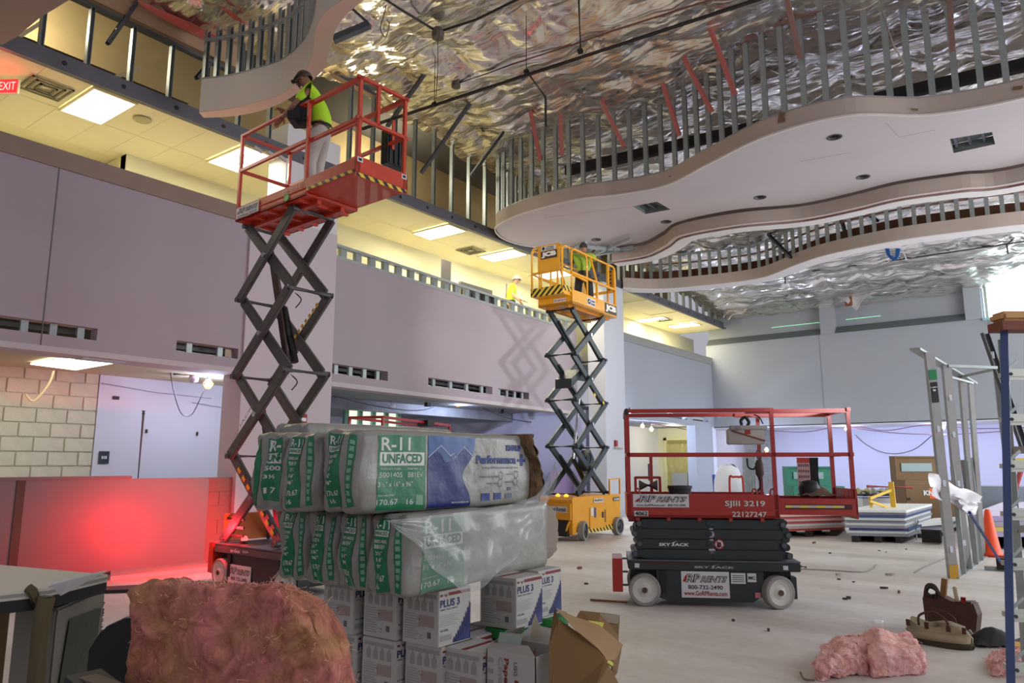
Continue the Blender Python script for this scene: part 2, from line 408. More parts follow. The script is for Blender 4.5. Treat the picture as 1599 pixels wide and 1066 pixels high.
# second floor slab and corridor
struct(MB().box(-14.5, -12.0, -4, 31, 4.6, 5.0).build('floor_upper', mat('slab', (226, 222, 210), .8)))
corr_w = mat('corridor_wall', (216, 210, 172), .8); corr_c = mat('corridor_ceiling', (236, 226, 182), .85, var=.05)
for a, b, x in ((-4, 3.55, -13.0), (3.55, 5.9, -13.9), (5.9, 31, -13.05)):
    struct(MB().box(x-.2, x, a, b, 5.0, 7.0).build('wall_corridor', corr_w))
struct(MB().box(-14.1, -13.0, 3.5, 3.6, 5, 7).build('wall_corridor_return', corr_w)); struct(MB().box(-14.1, -13.06, 5.9, 5.95, 5, 7).build('wall_corridor_return', corr_w))
cc = struct(MB().box(-14.5, XW-.05, -4, 29.5, 7.03, 7.06).build('ceiling_corridor', mat('grid_bar', (226, 216, 170), .8)))
til = MB().box(-.609, .609, -.3075, .3075, 0, .03).build('ceiling_tile', corr_c); bt = til.data; bpy.data.objects.remove(til)
YL = [4.45+2.5*i for i in range(-2, 10)]
y = -.55
k = 0
while y < 29:
    for xx in (-11.55, -12.78):
        lit = xx == -11.55 and (abs(((y+.3-4.75) % 2.48)-0) < .3 or abs(((y+.3-4.75) % 2.48)-2.48) < .3)
        if not lit:
            c = link('ceiling_tile', bt, cc); c.location = (xx, y+.3, 7.0)
    y += .62; k += 1
# header beam under the upper studs
hb = thing('steel_header', 'long galvanised header track with round holes running under the upper stud wall', 'beam')
MB().box(XW-.1, XW+.02, -3.5, 29, 6.95, 7.0).build('bottom_flange', steel_d, hb)
web = MB().box(XW+.0, XW+.03, -3.5, 28.7, 6.93, 7.17).build('web', mat('header_web', (104, 104, 112), .5, .4, var=.2), hb)
hm = MB().lathe([(0, 0), (.035, 0), (.035, .004)], axis='x', n=12).build('hole', black, hb).data
for o in kids(hb):
    if o.name.startswith('hole'): bpy.data.objects.remove(o)
y = -1.0
while y < 28:
    c = link('hole', hm, hb); c.location = (XW+.031, y, 7.05); y += .82
# plenum wall behind the studs, roof deck over it
struct(MB().box(-13.4, -13.2, -4, 29, 7.06, 9.6).build('wall_plenum', mat('plenum_board', (168, 146, 104), .9, var=.25, vscale=1)))
struct(MB().box(XW-.12, XW, -4, 6.6, 8.2, 8.6).build('wall_band_near', mat('band_board', (178, 146, 118), .9)))
struct(MB().box(XW-.12, XW, 7.6, 29, 9.0, 9.4).build('wall_band_far', mat('band_board', (178, 146, 118), .9)))
# duct in the plenum
for (y0, y1, lab) in ((-1, 6.4, 'dark duct running behind the studs at the upper left'), (9.4, 20, 'dark beam running behind the tall studs of the left wall')):
    tag(MB().box(-12.3, -12.0, y0, y1, 7.36 if y0 < 0 else 7.5, 7.85 if y0 < 0 else 7.72).build('duct', mat('duct_dark', (52, 42, 30), .8)), lab, 'duct')
# back wall
BY = 28.8
struct(MB().box(-11.6, 7, BY+.35, BY+.55, 2.95, 7.9).build('wall_back', drywall_back))
bm_ = drywall_back
xs = [at(p, 500, y=BY).x for p in (1112, 1280, 1302, 1508, 1535, 1660)]
struct(MB().box(-11.6, xs[4], BY, BY+.36, 2.95, 6.3).build('wall_back_lower_panel', bm_))
struct(MB().box(xs[4], 7, BY, BY+.36, 2.95, 6.25).build('wall_back_window_base', bm_))
for a, b in ((xs[1], xs[2]), (xs[3], xs[4])):
    struct(MB().box(a, b, BY-.02, BY+.36, 6.3, 7.9).build('wall_back_pier', drywall_back))
ledge = mat('dark_ledge', (96, 104, 108), .8)
for a, b in ((xs[0]-.3, xs[1]), (xs[2], xs[3])):
    struct(MB().add([(a, BY-.03, 6.3), (b, BY-.03, 6.3), (b, BY+.3, 6.58), (a, BY+.3, 6.58), (a, BY+.36, 6.3), (b, BY+.36, 6.3), (b, BY+.36, 6.58), (a, BY+.36, 6.58)],
                    [(0, 1, 2, 3), (3, 2, 6, 7), (0, 4, 5, 1), (4, 7, 6, 5), (0, 3, 7, 4), (1, 5, 6, 2)]).build('trim_9', ledge))
for px in (1284,):
    x = at(px, 600, y=BY).x
    struct(MB().box(x-.012, x+.012, BY-.008, BY, 2.95, 6.3).build('trim_10', mat('joint_back', (140, 140, 142), .8)))
x = at(1550, 560, y=BY).x; struct(MB().box(x-.012, x+.012, BY-.008, BY, 2.95, 6.25).build('trim_10', mat('joint_back', (140, 140, 142), .8)))
# clerestory window
wn = struct(MB().box(xs[4]+.05, 7, BY+.25, BY+.3, 6.36, 7.75).build('window_1', mat('bright_sky', (225, 235, 240), 1, emit=1.6)))
fr = mat('window_frame', (160, 170, 160), .6)
for i in range(6):
    xx = xs[4]+.12+i*1.45
    MB().box(xx-.04, xx+.04, BY+.15, BY+.25, 6.3, 7.8).build('mullion', fr, wn)
MB().box(xs[4], 7, BY-.1, BY+.25, 6.22, 6.3).build('window_sill', mat('sill_teal', (150, 196, 200), .5), wn)
MB().box(xs[4], 7, BY+.1, BY+.25, 7.6, 7.7).build('window_head', fr, wn)
# pink laser level line seen on the back wall
tag(MB().box(at(1200, 507, y=BY).x, at(1278, 498, y=BY).x, BY+.338, BY+.344, 6.82, 6.84).build('laser_line', mat('laser', (150, 235, 190), 1, emit=.6)), 'thin green laser line on the back wall left of the pier', 'laser line')
tag(MB().box(at(1317, 495, y=BY).x, at(1372, 489, y=BY).x, BY+.338, BY+.344, 6.82, 6.84).build('laser_line', _M['laser']), 'thin green laser line on the back wall right of the pier', 'laser line')
# lower recessed back wall and its ceiling
struct(MB().box(-20, 7, 31.2, 31.4, 0, 3.1).build('wall_back_recess', mat('lav_wall3', (198, 198, 224), .8)))
struct(MB().box(-11.6, 7, 28.8, 31.2, 2.9, 2.98).build('ceiling_recess', white_wall))
struct(MB().box(-11.75, -11.4, 28.6, 28.95, 0, 2.98).build('wall_corner_post', mat('post_white', (214, 216, 230), .8)))
struct(MB().box(-11.75, -11.4, 26.9, 28.6, 0, 2.98).build('wall_far_pier', drywall_back))
struct(MB().box(-11.8, -11.4, 20.2, 21.3, 0, 2.98).build('wall_far_pier', mat('post_white', (214, 216, 230), .8)))
# cmu patch by the corner
cm = struct(MB().box(-11.0, -9.9, 31.1, 31.2, 0, 2.9).build('wall_block_far', mat('mortar', (190, 186, 164), .9)))
gb = mat('block_grey', (156, 158, 166), .9, var=.1)
for k in range(12):
    xx = -11.0
    for a, b in ((0, .45), (.46, .9), (.91, 1.1)) if k % 2 else ((0, .22), (.23, .67), (.68, 1.1)):
        MB().box(xx+a, xx+b, 31.08, 31.1, k*.24+.01, k*.24+.235).build('brick', gb, cm)
# inner alcove with the plastic covered doorway
struct(MB().box(-15.2, -15.0, 19.4, 31.2, 0, 3.12).build('wall_alcove', mat('alcove', (214, 212, 206), .8)))
dx0, dx1 = at(1043, 720, y=31.1).x, at(1096, 720, y=31.1).x; zd = at(1070, 687, y=31.1).z
struct(MB().box(-15.0, -12.6, 31.12, 31.2, 0, 3.12).build('wall_alcove_end', mat('alcove_cream', (222, 216, 178), .8)))
d1 = struct(MB().box(dx0, dx1, 31.06, 31.12, 0, zd).build('door_1', mat('door_glow', (150, 142, 84), .8)))  # yellow light behind the sheet painted as a flat door colour
for a, b, c, d in ((dx0-.14, dx0, 0, zd+.12), (dx1, dx1+.14, 0, zd+.12), (dx0-.14, dx1+.14, zd, zd+.14)): MB().box(a, b, 31.0, 31.12, c, d).build('door_frame', mat('door_frame', (214, 208, 150), .7), d1)
pl = MB().grid(lambda u, v: V(dx0+(dx1-dx0)*u, 30.98+.05*noise.noise(V(u*9, v*3, 0))+.02*noise.noise(V(u*20, v*14, 0)), zd*.93*v+.02), 34, 30)
tag(pl.build('plastic_sheet', mat('gold_plastic', (178, 168, 104), .22, .15, bump=.6, bscale=7, spec=.8), smooth=True), 'yellowish plastic sheet hung over the far doorway', 'plastic sheet')
lamp('alcove_fill', 'POINT', (-13.4, 29.2, 2.7), 45, (1, .93, .66), .1)  # added warm fill for the alcove, no fixture there
def slot_shade(name, x0, x1, y0, y1): struct(MB().box(x0, x1, y0, y1, 3.14, 4.5).build(name, mat('slot_shade_board', (52, 50, 54), .9)))  # added dark panels standing in for the shade inside the wall slots
slot_shade('wall_slot_shade', -11.75, -11.7, -4, 8.8); slot_shade('wall_slot_shade', -12.9, -12.85, 8.9, 19)
# ---------------------------------------------------------------- foil ceiling
def roof(y): return 9.25-.085*(y-9.3) if y > 9.3 else 9.25-.155*(9.3-y) if y > 5.5 else 8.66
def foil_mat():
    m = bpy.data.materials.new('foil'); m.use_nodes = True; nt = m.node_tree; b = nt.nodes['Principled BSDF']
    b.inputs['Metallic'].default_value = .92; b.inputs['Roughness'].default_value = .22; b.inputs['Base Color'].default_value = rgb(236, 230, 222)
    tc = nt.nodes.new('ShaderNodeTexCoord')
    mp = nt.nodes.new('ShaderNodeMapping'); mp.inputs['Scale'].default_value = (.55, 2.0, 1); nt.links.new(tc.outputs['Object'], mp.inputs[0])
    n = nt.nodes.new('ShaderNodeTexNoise'); n.inputs['Scale'].default_value = 1.5; n.inputs['Detail'].default_value = 3.5; n.inputs['Roughness'].default_value = .45; n.inputs['Distortion'].default_value = .7
    nt.links.new(mp.outputs[0], n.inputs[0])
    bp = nt.nodes.new('ShaderNodeBump'); bp.inputs['Strength'].default_value = .55; bp.inputs['Distance'].default_value = .22
    nt.links.new(n.outputs[0], bp.inputs['Height']); nt.links.new(bp.outputs[0], b.inputs['Normal'])
    return m
foilm = foil_mat(); _M['foil'] = foilm
def pins(x, y, s=1.15):
    best = 9; bx = by = 0
    i0, j0 = math.floor(x/s), math.floor(y/s)
    for i in (i0-1, i0, i0+1):
        for j in (j0-1, j0, j0+1):
            h = math.sin(i*127.1+j*311.7)*43758.5453; h -= math.floor(h); g = math.sin(i*269.5+j*183.3)*43758.5453; g -= math.floor(g)
            px, py = (i+.25+.5*h)*s, (j+.25+.5*g)*s; d = math.hypot(x-px, y-py)
            if d < best: best, bx, by = d, px, py
    return best, math.atan2(y-by, x-bx)
def foil_z(x, y):
    d, a = pins(x, y)
    z = roof(y)-.16*min(1, d/.6)**.6+.035*math.cos(a*8+3*math.sin(a*2))*min(1, d/.15)*math.exp(-d*1.5)
    z += .05*noise.noise(V(x*.9, y*2.0, 0))+.045*abs(noise.noise(V(x*.8+3, y*3.6, 5)))+.018*abs(noise.noise(V(x*2.4, y*8, 9)))
    k = abs(((y+.4) % 2.4)-1.2)      # swags between the joists
    return z-.12*(1-(k/1.2)**2)
fc = struct(MB().grid(lambda u, v: V(-11.0+18.2*u, -3+32.1*v, foil_z(-11.0+18.2*u, -3+32.1*v)), 250, 430).build('ceiling', foilm, smooth=True))
struct(MB().box(-13.4, 7.4, -3, 29.3, 9.5, 9.6).build('ceiling_deck', mat('deck', (70, 66, 62), .9)))
# pink batt showing through torn foil
pinkb = mat('pink_batt_ceiling', (200, 104, 100), .95, bump=.3)
TEARS = [((215, 2), (262, 22), (300, 38), (345, 60), (320, 62), (270, 38), (228, 14)), ((345, 13), (360, 18), (388, 40), (365, 30))]
for k, tp in enumerate(TEARS):
    pts = []
    for p in tp:
        q = at(*p, z=8.2)
        for _ in range(6): q = at(*p, z=roof(q.y)-.33)
        pts.append(q)
    n_ = len(pts)
    ob = MB().add(pts+[p+V(0, 0, .02) for p in pts], [tuple(range(n_)), tuple(range(n_, 2*n_))[::-1]]+[(i, (i+1) % n_, n_+(i+1) % n_, n_+i) for i in range(n_)]).build('pink_batt', pinkb)
    tag(ob, ('long tear of pink batt showing through the foil at the upper left', 'short tear of pink batt in the foil above the left cloud', 'faded pink batt patch in the foil near the back wall')[k], 'insulation')

# ---------------------------------------------------------------- studs of the tall left wall
uw = thing('upper_stud_wall', 'tall steel stud wall standing on the left header, open to the plenum behind', 'stud wall')
unit = MB().chan((0, 0, 0), (0, 0, 1), .055, .09, .005, up=V(1, 0, 0)).build('stud', steel); um = unit.data; bpy.data.objects.remove(unit)
def put_stud(par, x, y, z0, z1, rz=0, m=None):
    c = link('stud', um, par); c.location = (x, y, z0); c.scale = (1, 1, z1-z0); c.rotation_euler = (0, 0, rz); return c
y = at(66, 60, x=XW).y-.61*4
ys = []
while y < 28.6:
    if not (yp-.1 < y < 8.9): put_stud(uw, XW-.04, y, 7.0, 8.1 if y < 6.6 else 9.05, 0)
    y += .61
MB().box(XW-.09, XW+.01, -3.5, 6.7, 8.08, 8.14).build('top_track', steel_d, uw)
MB().box(XW-.09, XW+.01, 7.4, 28.6, 9.02, 9.09).build('top_track', steel_d, uw)
# diagonal tubes in the plenum
for a, b in (((30, 57), (62, 37)), ((180, 120), (218, 107))):
    p = at(*a, x=XW-.5); q = at(*b, x=XW-.5); MB().bar(p, q, .05).build('kicker', mat('white_tube', (190, 180, 150), .6), uw)
# metal track parapet of segment 2
pt = thing('parapet_framing', 'open galvanised track and stud-block railing along the top of the grey wall', 'framing')
d2 = V(-.6, 10.13, 0).normalized(); n2 = V(-d2.y, d2.x, 0); base2 = V(-11.15, 8.85, 0)
for z in (5.51, 5.77):
    a = base2+n2*.08; b = a+d2*9.9; MB().bar((a.x, a.y, z), (b.x, b.y, z), .16, .025).build('track', steel, pt)
for z in (5.52, 5.76):
    a = base2+n2*.0; b = a+d2*9.9; MB().bar((a.x, a.y, z), (b.x, b.y, z), .01, .06).build('flange', steel, pt)
blk = MB().chan((0, 0, 5.51), (0, 0, 5.77), .09, .15, .008).build('stud', steel); bmesh_ = blk.data; bpy.data.objects.remove(blk)
s = .15
while s < 9.9:
    q = base2+d2*s+n2*.08; c = link('stud', bmesh_, pt); c.location = (q.x, q.y, 0); s += .41
tag(MB().box(-11.9, -11.86, 0, .32, 0, .75).build('sheet_metal', mat('grey_stud', (112, 106, 100), .5, .3)), 'short grey stud offcut standing upright behind the parapet track', 'stud')
o = bpy.data.objects['sheet_metal']; q = at(693, 426, x=-11.7); o.location = (.25, q.y-.16, 5.6)
tag(MB().box(-11.7, -11.62, 0, 1.25, 5.5, 5.95).build('drywall_offcut', mat('grey_stud', (112, 106, 100), .5)), 'low grey board lying behind the parapet track left of the hard-hatted worker', 'board')
bpy.data.objects['drywall_offcut'].location = (0, at(716, 440, x=-11.7).y, 0)

# ---------------------------------------------------------------- ceiling clouds
def offset(path, dist):
    out = []
    for i, p in enumerate(path):
        d = path[min(i+1, len(path)-1)]-path[max(i-1, 0)]; d.z = 0; d.normalize()
        out.append(p+V(-d.y, d.x, 0)*dist)
    return out
def strip(path, z0, z1, th):
    """vertical curved board following path, th thick to its left"""
    o = offset(path, th); n = len(path); mb = MB()
    vs = [V(p.x, p.y, z) for p in path for z in (z0, z1)]+[V(p.x, p.y, z) for p in o for z in (z0, z1)]
    fs = []
    for i in range(n-1):
        a, b, c, d = 2*i, 2*i+1, 2*i+3, 2*i+2; k = 2*n
        fs += [(a, d, c, b), (a+k, b+k, c+k, d+k), (a, a+k, d+k, d), (b, c, c+k, b+k)]
    fs += [(0, 1, 2*n+1, 2*n), (2*n-2, 4*n-2, 4*n-1, 2*n-1)]
    return mb.add(vs, fs)
def flat(path, path2, z0, z1):
    n = len(path); vs = []
    for p in path: vs += [V(p.x, p.y, z0), V(p.x, p.y, z1)]
    for p in path2: vs += [V(p.x, p.y, z0), V(p.x, p.y, z1)]
    k = 2*n; fs = []
    for i in range(n-1):
        a, b, c, d = 2*i, 2*i+1, 2*i+3, 2*i+2
        fs += [(a, a+k, d+k, d), (b, c, c+k, b+k), (a, d, c, b), (a+k, b+k, c+k, d+k)]
    fs += [(0, 1, k+1, k), (2*n-2, 2*n-2+k, 2*n-1+k, 2*n-1)]
    return MB().add(vs, fs)
near = [(6.6, 12.9), (3, 12.3), (1, 12.7), (-.05, 12.96), (-1.29, 12.73), (-2.34, 11.98), (-3.56, 11.96), (-4.78, 12.48), (-5.92, 13.01), (-6.99, 12.87), (-7.76, 12.62), (-8.93, 12.64), (-9.77, 12.82), (-10.35, 13.2), (-10.62, 14.0), (-10.4, 14.85), (-9.6, 15.5)]
far = [(-9.6, 15.5), (-8.9, 16.0), (-8.07, 16.15), (-7.3, 15.7), (-6.62, 15.2), (-5.3, 15.2), (-4.08, 15.66), (-3.05, 15.62), (-2.21, 15.49), (-1.16, 15.68), (-.18, 15.92), (3, 15.3), (6.6, 16)]
npth = spline([(a, b, 0) for a, b in near], 8); fpth = spline([(a, b, 0) for a, b in far], 6)
c1 = thing('ceiling_cloud', 'large wavy drywall ceiling cloud with studs above its edge, at the upper right', 'ceiling', group=None)
ring = npth+fpth[1:]; n_ = len(ring)
from mathutils.geometry import tessellate_polygon
VENTS = [((988, 322), (1026, 315), (1047, 327), (1008, 334)), ((1483, 217), (1549, 206), (1554, 225), (1489, 239))]
vq = [[at(*p, z=6.95) for p in v] for v in VENTS]
HOLES = [(1303, 214), (1348, 276), (1187, 308), (931, 374), (1040, 346)]
loops = [[V(p.x, p.y, 0) for p in ring]]+[[V(p.x, p.y, 0) for p in q] for q in vq]
for p in HOLES:
    q = at(*p, z=6.95); loops.append([V(q.x+.10*math.cos(2*PI*k/20), q.y+.10*math.sin(2*PI*k/20), 0) for k in range(20)])
tri = tessellate_polygon(loops); flatv = [p for l in loops for p in l]; nn0 = len(flatv); sfs = [tuple(t_) for t_ in tri]+[tuple(nn0+i for i in t_) for t_ in tri]; b0_ = 0
for l in loops:
    m0 = len(l); sfs += [(b0_+i, b0_+(i+1) % m0, nn0+b0_+(i+1) % m0, nn0+b0_+i) for i in range(m0)]; b0_ += m0
sof = MB().add([V(p.x, p.y, 6.95) for p in flatv]+[V(p.x, p.y, 6.985) for p in flatv], sfs).build('soffit', soffit_m, c1)
for p in HOLES:
    q = at(*p, z=6.95); MB().lathe([(.10, 0), (.125, 0), (.125, -.008), (.10, -.008), (.10, .12)], (q.x, q.y, 6.95), n=20).build('light_ring', steel_d, c1)
    MB().cbox((q.x+.03, q.y, 7.06), .08, .1, .08).build('light_can', black, c1)
for q in vq:
    for i in range(3):
        t = (i+.3)/3; a = q[0].lerp(q[1], t); b = q[3].lerp(q[2], t)
        MB().bar((a.x, a.y, 7.05), (b.x, b.y, 7.05), .04, .07).build('ceiling_joist', steel_d, c1)
    MB().add([p+V(0, 0, .0) for p in q]+[p+V(0, 0, .16) for p in q], [(0, 1, 5, 4), (1, 2, 6, 5), (2, 3, 7, 6), (3, 0, 4, 7)]).build('vent_opening', mat('vent_edge', (120, 132, 132), .6), c1)
for q in vq: MB().add([V(p.x, p.y, 7.12) for p in q], [(0, 1, 2, 3)]).build('vent_backing', mat('vent_dark', (120, 136, 136), .7), c1)
path1 = [p for p in npth]
strip(path1, 6.95, 7.27, -.02).build('fascia', cloud_m, c1, smooth=False)
strip(path1, 6.935, 6.965, .035).build('corner_bead', mat('bead', (214, 204, 200), .7), c1)
strip([p for p in path1], 7.26, 7.285, -.04).build('bottom_track', steel, c1)
inner = offset(path1, -.02)
for p in resample(path1, .33): put_stud(c1, p.x, p.y+.06, 7.27, 8.87)
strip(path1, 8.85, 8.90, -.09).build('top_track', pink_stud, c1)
for p in resample([q+V(0, -.1, 0) for q in fpth], .42): put_stud(c1, p.x, p.y, 7.0, 7.85)
# joints and scuffs of the unfinished board
scf = mat('scuff', (120, 96, 76), .9)
for (a, b) in (((1384, 192), (1404, 214)), ((1404, 214), (1460, 203)), ((1250, 252), (1330, 238)), ((850, 340), (1000, 321))):
    p = at(*a, z=6.949); q = at(*b, z=6.949); MB().bar(p, q, .012, .003).build('board_joint', mat('joint_soft', (176, 162, 158), .9), c1)
def proj(p):
    x, y, z = p; f = -math.sin(TH)*x+math.cos(TH)*y; r = math.cos(TH)*x+math.sin(TH)*y; u = z-EYE
    F2 = f*math.cos(PT)+u*math.sin(PT); return 799.5+FPX*r/F2, 533-FPX*(-f*math.sin(PT)+u*math.cos(PT))/F2
for (px, w_, h_, zz) in ((1222, .10, .10, 7.2), (1232, .12, .06, 7.12), (1440, .1, .03, 7.05), (1590, .12, .05, 7.12), (1050, .04, .02, 7.1)):
    i = min(range(len(path1)-1), key=lambda k: abs(proj((path1[k].x, path1[k].y, zz))[0]-px)); p = path1[i]; d = (path1[i+1]-p).normalized()
    nn = V(-d.y, d.x, 0)*-1; nn = nn if nn.y < 0 else -nn
    MB().bar(p+nn*.024+V(0, 0, zz), p+d*w_+nn*.024+V(0, 0, zz+h_*.3), .004, h_).build('scuff', scf, c1)
# lower curb following the cloud's far edge
for o_ in (flat(fpth, offset(fpth, .45), 7.02, 7.04),): o_.build('gap_shade', mat('gap_shade', (96, 74, 62), .95), c1)  # added dark strip standing in for the shadow gap above the lip
c2 = thing('ceiling_curb', 'narrow curved drywall lip hanging just below the far edge of the big cloud', 'ceiling')
lp = [p+V(0, -.05, 0) for p in spline([(a, b+.12, 0) for a, b in ((-8.95, 16.15), (-8.07, 16.2), (-7.3, 15.75), (-6.62, 15.2), (-5.3, 15.25), (-4.08, 15.66), (-3.05, 15.62), (-2.21, 15.49), (-1.16, 15.68), (-.18, 15.92), (3, 15.3), (6.6, 16))], 6)]
strip(lp, 6.65, 6.91, .02).build('fascia', cloud_m, c2)
strip(lp, 6.64, 6.66, .10).build('corner_bead', mat('bead', (214, 204, 200), .7), c2)
lp2 = offset(lp, .1); strip(lp2, 6.60, 6.66, .02).build('red_tape_edge', mat('pink_edge', (150, 92, 84), .8), c2)
flat(offset(lp, .1), offset(lp, .45), 6.6, 6.62).build('soffit', mat('lip_white', (225, 220, 220), .8), c2)
# open framing by the head of the worker on the yellow lift
of = thing('open_framing', 'unfinished steel framing at the left end of the ceiling lip above the yellow lift', 'framing')
for (a, b, w_) in (((908, 405), (985, 372), .06), ((925, 398), (990, 386), .09), ((905, 385), (1000, 392), .05), ((950, 410), (1000, 398), .05), ((890, 392), (915, 378), .05)):
    p = at(*a, z=6.85); q = at(*b, z=6.85); MB().bar(p, q, w_, .08).build('track', steel, of)
for px in range(905, 960, 9):
    p = at(px, 392, z=6.8); MB().chan((p.x, p.y, 6.8), (p.x, p.y, 7.4), .05, .07).build('stud', steel, of)
# far ribbon
c3 = thing('ceiling_ribbon', 'far curved drywall ribbon with short studs and brown board, in front of the back wall', 'ceiling')
rp = spline([(a, b, 0) for a, b in ((-10.7, 20.1), (-9.9, 20.9), (-8.55, 21.33), (-7.4, 21.5), (-6.59, 21.33), (-5.5, 20.5), (-4.49, 19.99), (-2.94, 19.75), (-1.6, 19.9), (-.36, 20.14), (2, 21), (6.6, 20.5))], 6)
strip(rp, 6.95, 7.27, .02).build('fascia', cloud_m, c3)
flat(rp, offset(rp, .5), 6.93, 6.95).build('soffit', mat('lip_white', (225, 220, 220), .8), c3)
for p in resample(rp, .30): put_stud(c3, p.x, p.y+.06, 7.27, 8.02)
strip(rp, 8.0, 8.05, .08).build('top_track', steel, c3)
strip(offset(rp, .45), 6.95, 7.62, .02).build('backing_board', mat('brown_board', (104, 68, 48), .9, var=.2), c3)
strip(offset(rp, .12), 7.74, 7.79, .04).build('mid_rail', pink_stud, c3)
# foil and studs between the ribbon and the stud wall, far left
# left cloud
c0 = thing('ceiling_cloud', 'curved white ceiling cloud end above the worker on the raised red lift', 'ceiling')
fb = [at(*p, z=6.95) for p in ((311, 174), (360, 168), (400, 158), (440, 145), (470, 120), (483, 97), (490, 70), (494, 43), (508, 18), (532, 0), (570, -22), (640, -45))]
fb = spline([(p.x, p.y, 0) for p in fb], 5)
fo = [at(*p, z=6.95) for p in ((318, 182), (360, 180), (404, 172), (452, 152), (502, 110), (513, 82), (519, 62), (524, 45), (538, 24), (565, 0), (600, -22), (660, -45))]
fo = spline([(p.x, p.y, 0) for p in fo], 5)
strip(fb, 6.95, 7.50, .02).build('fascia', mat('cloud_white', (206, 198, 190), .85), c0)
flat(fb, fo, 6.93, 6.95).build('soffit', mat('cloud_pink_lit', (214, 184, 168), .85), c0)  # pinkish light on the underside is painted into the soffit colour
strip(fb, 7.49, 7.52, .06).build('bottom_track', steel, c0)
for p in resample(fb, .2): put_stud(c0, p.x, p.y+.05, 7.5, roof(p.y)-.35)
strip([V(p.x, p.y, 0) for p in fb], 8.15, 8.2, .06).build('top_track', steel, c0)
# near dark soffit corner
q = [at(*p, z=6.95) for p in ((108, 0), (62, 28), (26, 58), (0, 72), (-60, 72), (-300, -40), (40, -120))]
tag(MB().prism([(p.x, p.y) for p in q], 6.95, 7.3).build('ceiling_cloud', mat('cloud_shade', (150, 134, 124), .85)), 'brownish underside of a ceiling cloud in the top left corner of the photo', 'ceiling')  # cloud board colour darkened evenly, shade painted in

# ---------------------------------------------------------------- braces
def at_roof(px, py, dz=.1):
    q = at(px, py, z=8.6)
    for _ in range(8): q = at(px, py, z=roof(q.y)-dz)
    return q
def brace(a, b, plane, m, label, w_=.07):
    p = at_roof(*a); q = at(*b, **plane); t = thing('diagonal_brace', label, 'brace', group=None)
    MB().chan(p, q, w_, .05, .008).build('stud', m, t)
    MB().cbox(p+V(0, 0, .03), .12, .12, .05).build('clip', steel_d, t)
    for k in (.25, .7):
        c = p.lerp(q, k); MB().cbox(c, .04, .04, .03).build('knockout', black, t)
for (a, b), l in zip((((217, -2), (168, 68)), ((357, 65), (307, 122)), ((671, 104), (605, 197)), ((742, 150), (658, 270)), ((751, 195), (795, 275)), ((797, 190), (735, 275))),
                     ('dark steel brace crossing the studs at the top left', 'steel brace at the left tip of the left cloud', 'steel brace rising behind the railing of the raised red lift', 'long steel brace right of the raised red lift, parallel to the next one', 'brace leaning the other way left of the big cloud tip', 'brace just left of the big cloud tip, crossing another')):
    brace(a, b, dict(x=XW+.06), steel_d, l)
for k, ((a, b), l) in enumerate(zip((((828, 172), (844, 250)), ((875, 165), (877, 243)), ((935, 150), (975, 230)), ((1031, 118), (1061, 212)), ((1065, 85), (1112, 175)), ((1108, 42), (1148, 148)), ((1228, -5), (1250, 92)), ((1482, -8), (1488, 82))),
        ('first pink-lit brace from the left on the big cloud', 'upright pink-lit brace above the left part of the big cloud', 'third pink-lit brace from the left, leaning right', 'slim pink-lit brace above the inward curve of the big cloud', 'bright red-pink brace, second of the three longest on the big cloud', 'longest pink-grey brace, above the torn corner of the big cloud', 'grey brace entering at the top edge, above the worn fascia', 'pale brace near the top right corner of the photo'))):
    brace(a, b, dict(y=(12.7, 12.6, 12.75, 12.9, 12.5, 12.1, 11.9, 12.6)[k]-.06), mat('brace_pink_lit', (190, 108, 102), .6, .1) if k < 6 else pink_stud, l)  # pink light on the braces is put into their colour
for (a, b), l in zip((((1307, 318), (1322, 372)), ((1200, 366), (1235, 402)), ((1340, 322), (1370, 345))), ('dark steel brace crossing the far ribbon studs right of centre', 'dark steel brace crossing the far ribbon studs left of centre', 'white brace behind the far ribbon studs')):
    p = at(*a, y=21.2 if a[0] != 1085 else 25); q = at(*b, y=20.4 if a[0] != 1085 else 24)
    t = thing('diagonal_brace', l, 'brace'); MB().chan(p, q, .09, .06, .01).build('stud', steel_d, t)
# ---------------------------------------------------------------- pipes and hangers
pipe_b = mat('black_pipe', (30, 26, 26), .5); rod = mat('rod', (40, 36, 36), .6)
def P8(px, py, z=8.1): return at(px, py, z=z)
sp = thing('sprinkler_pipe', 'thin black sprinkler pipe hung below the foil, crossing the upper middle', 'pipe')
a = P8(566, 201); b = P8(1190, -3); dd = (b-a); b2 = a+dd*1.4; MB().tube([a, b2], .035, 10).build('pipe', pipe_b, sp)
for px, py in ((678, 163), (822, 112), (906, 80)):
    t = ((px-566)/(1190-566)); q = at(px, py, z=8.1); MB().tube([q+V(0, 0, -.02), V(q.x, q.y, roof(q.y)-.1)], .008, 6).build('hanger_rod', rod, sp)
    MB().lathe([(.045, -.03), (.05, 0), (.045, .03)], q, 'x', 12).build('clamp', rod, sp)
q = at(823, 112, z=8.1); r_ = at(852, 152, z=7.4); MB().tube([q, r_, r_+V(0, 0, -.5)], .02, 8).build('drop', pipe_b, sp)
bm2 = tag(MB().bar(at(884, 267, z=7.9), at(1640, 92, z=7.9), .14, .2).build('steel_beam', pipe_b), 'thick black steel beam seen through the studs of the big cloud', 'beam')
cd = thing('conduit', 'reddish-brown conduit clipped to the foil above the black pipe', 'conduit')
pts = [at_roof(*p, dz=.3) for p in ((800, 100), (900, 68), (960, 47), (1070, 12), (1150, -12))]; MB().tube(pts, .014, 6).build('pipe', mat('copper', (120, 66, 50), .5), cd)
cd = thing('conduit', 'double conduit dropping to a junction box above the raised red lift', 'conduit')
pts = [at_roof(*p, dz=.35) for p in ((595, -5), (628, 16), (684, 50), (745, 30), (810, -2))]; MB().tube(pts, .022, 6).build('pipe', rod, cd)
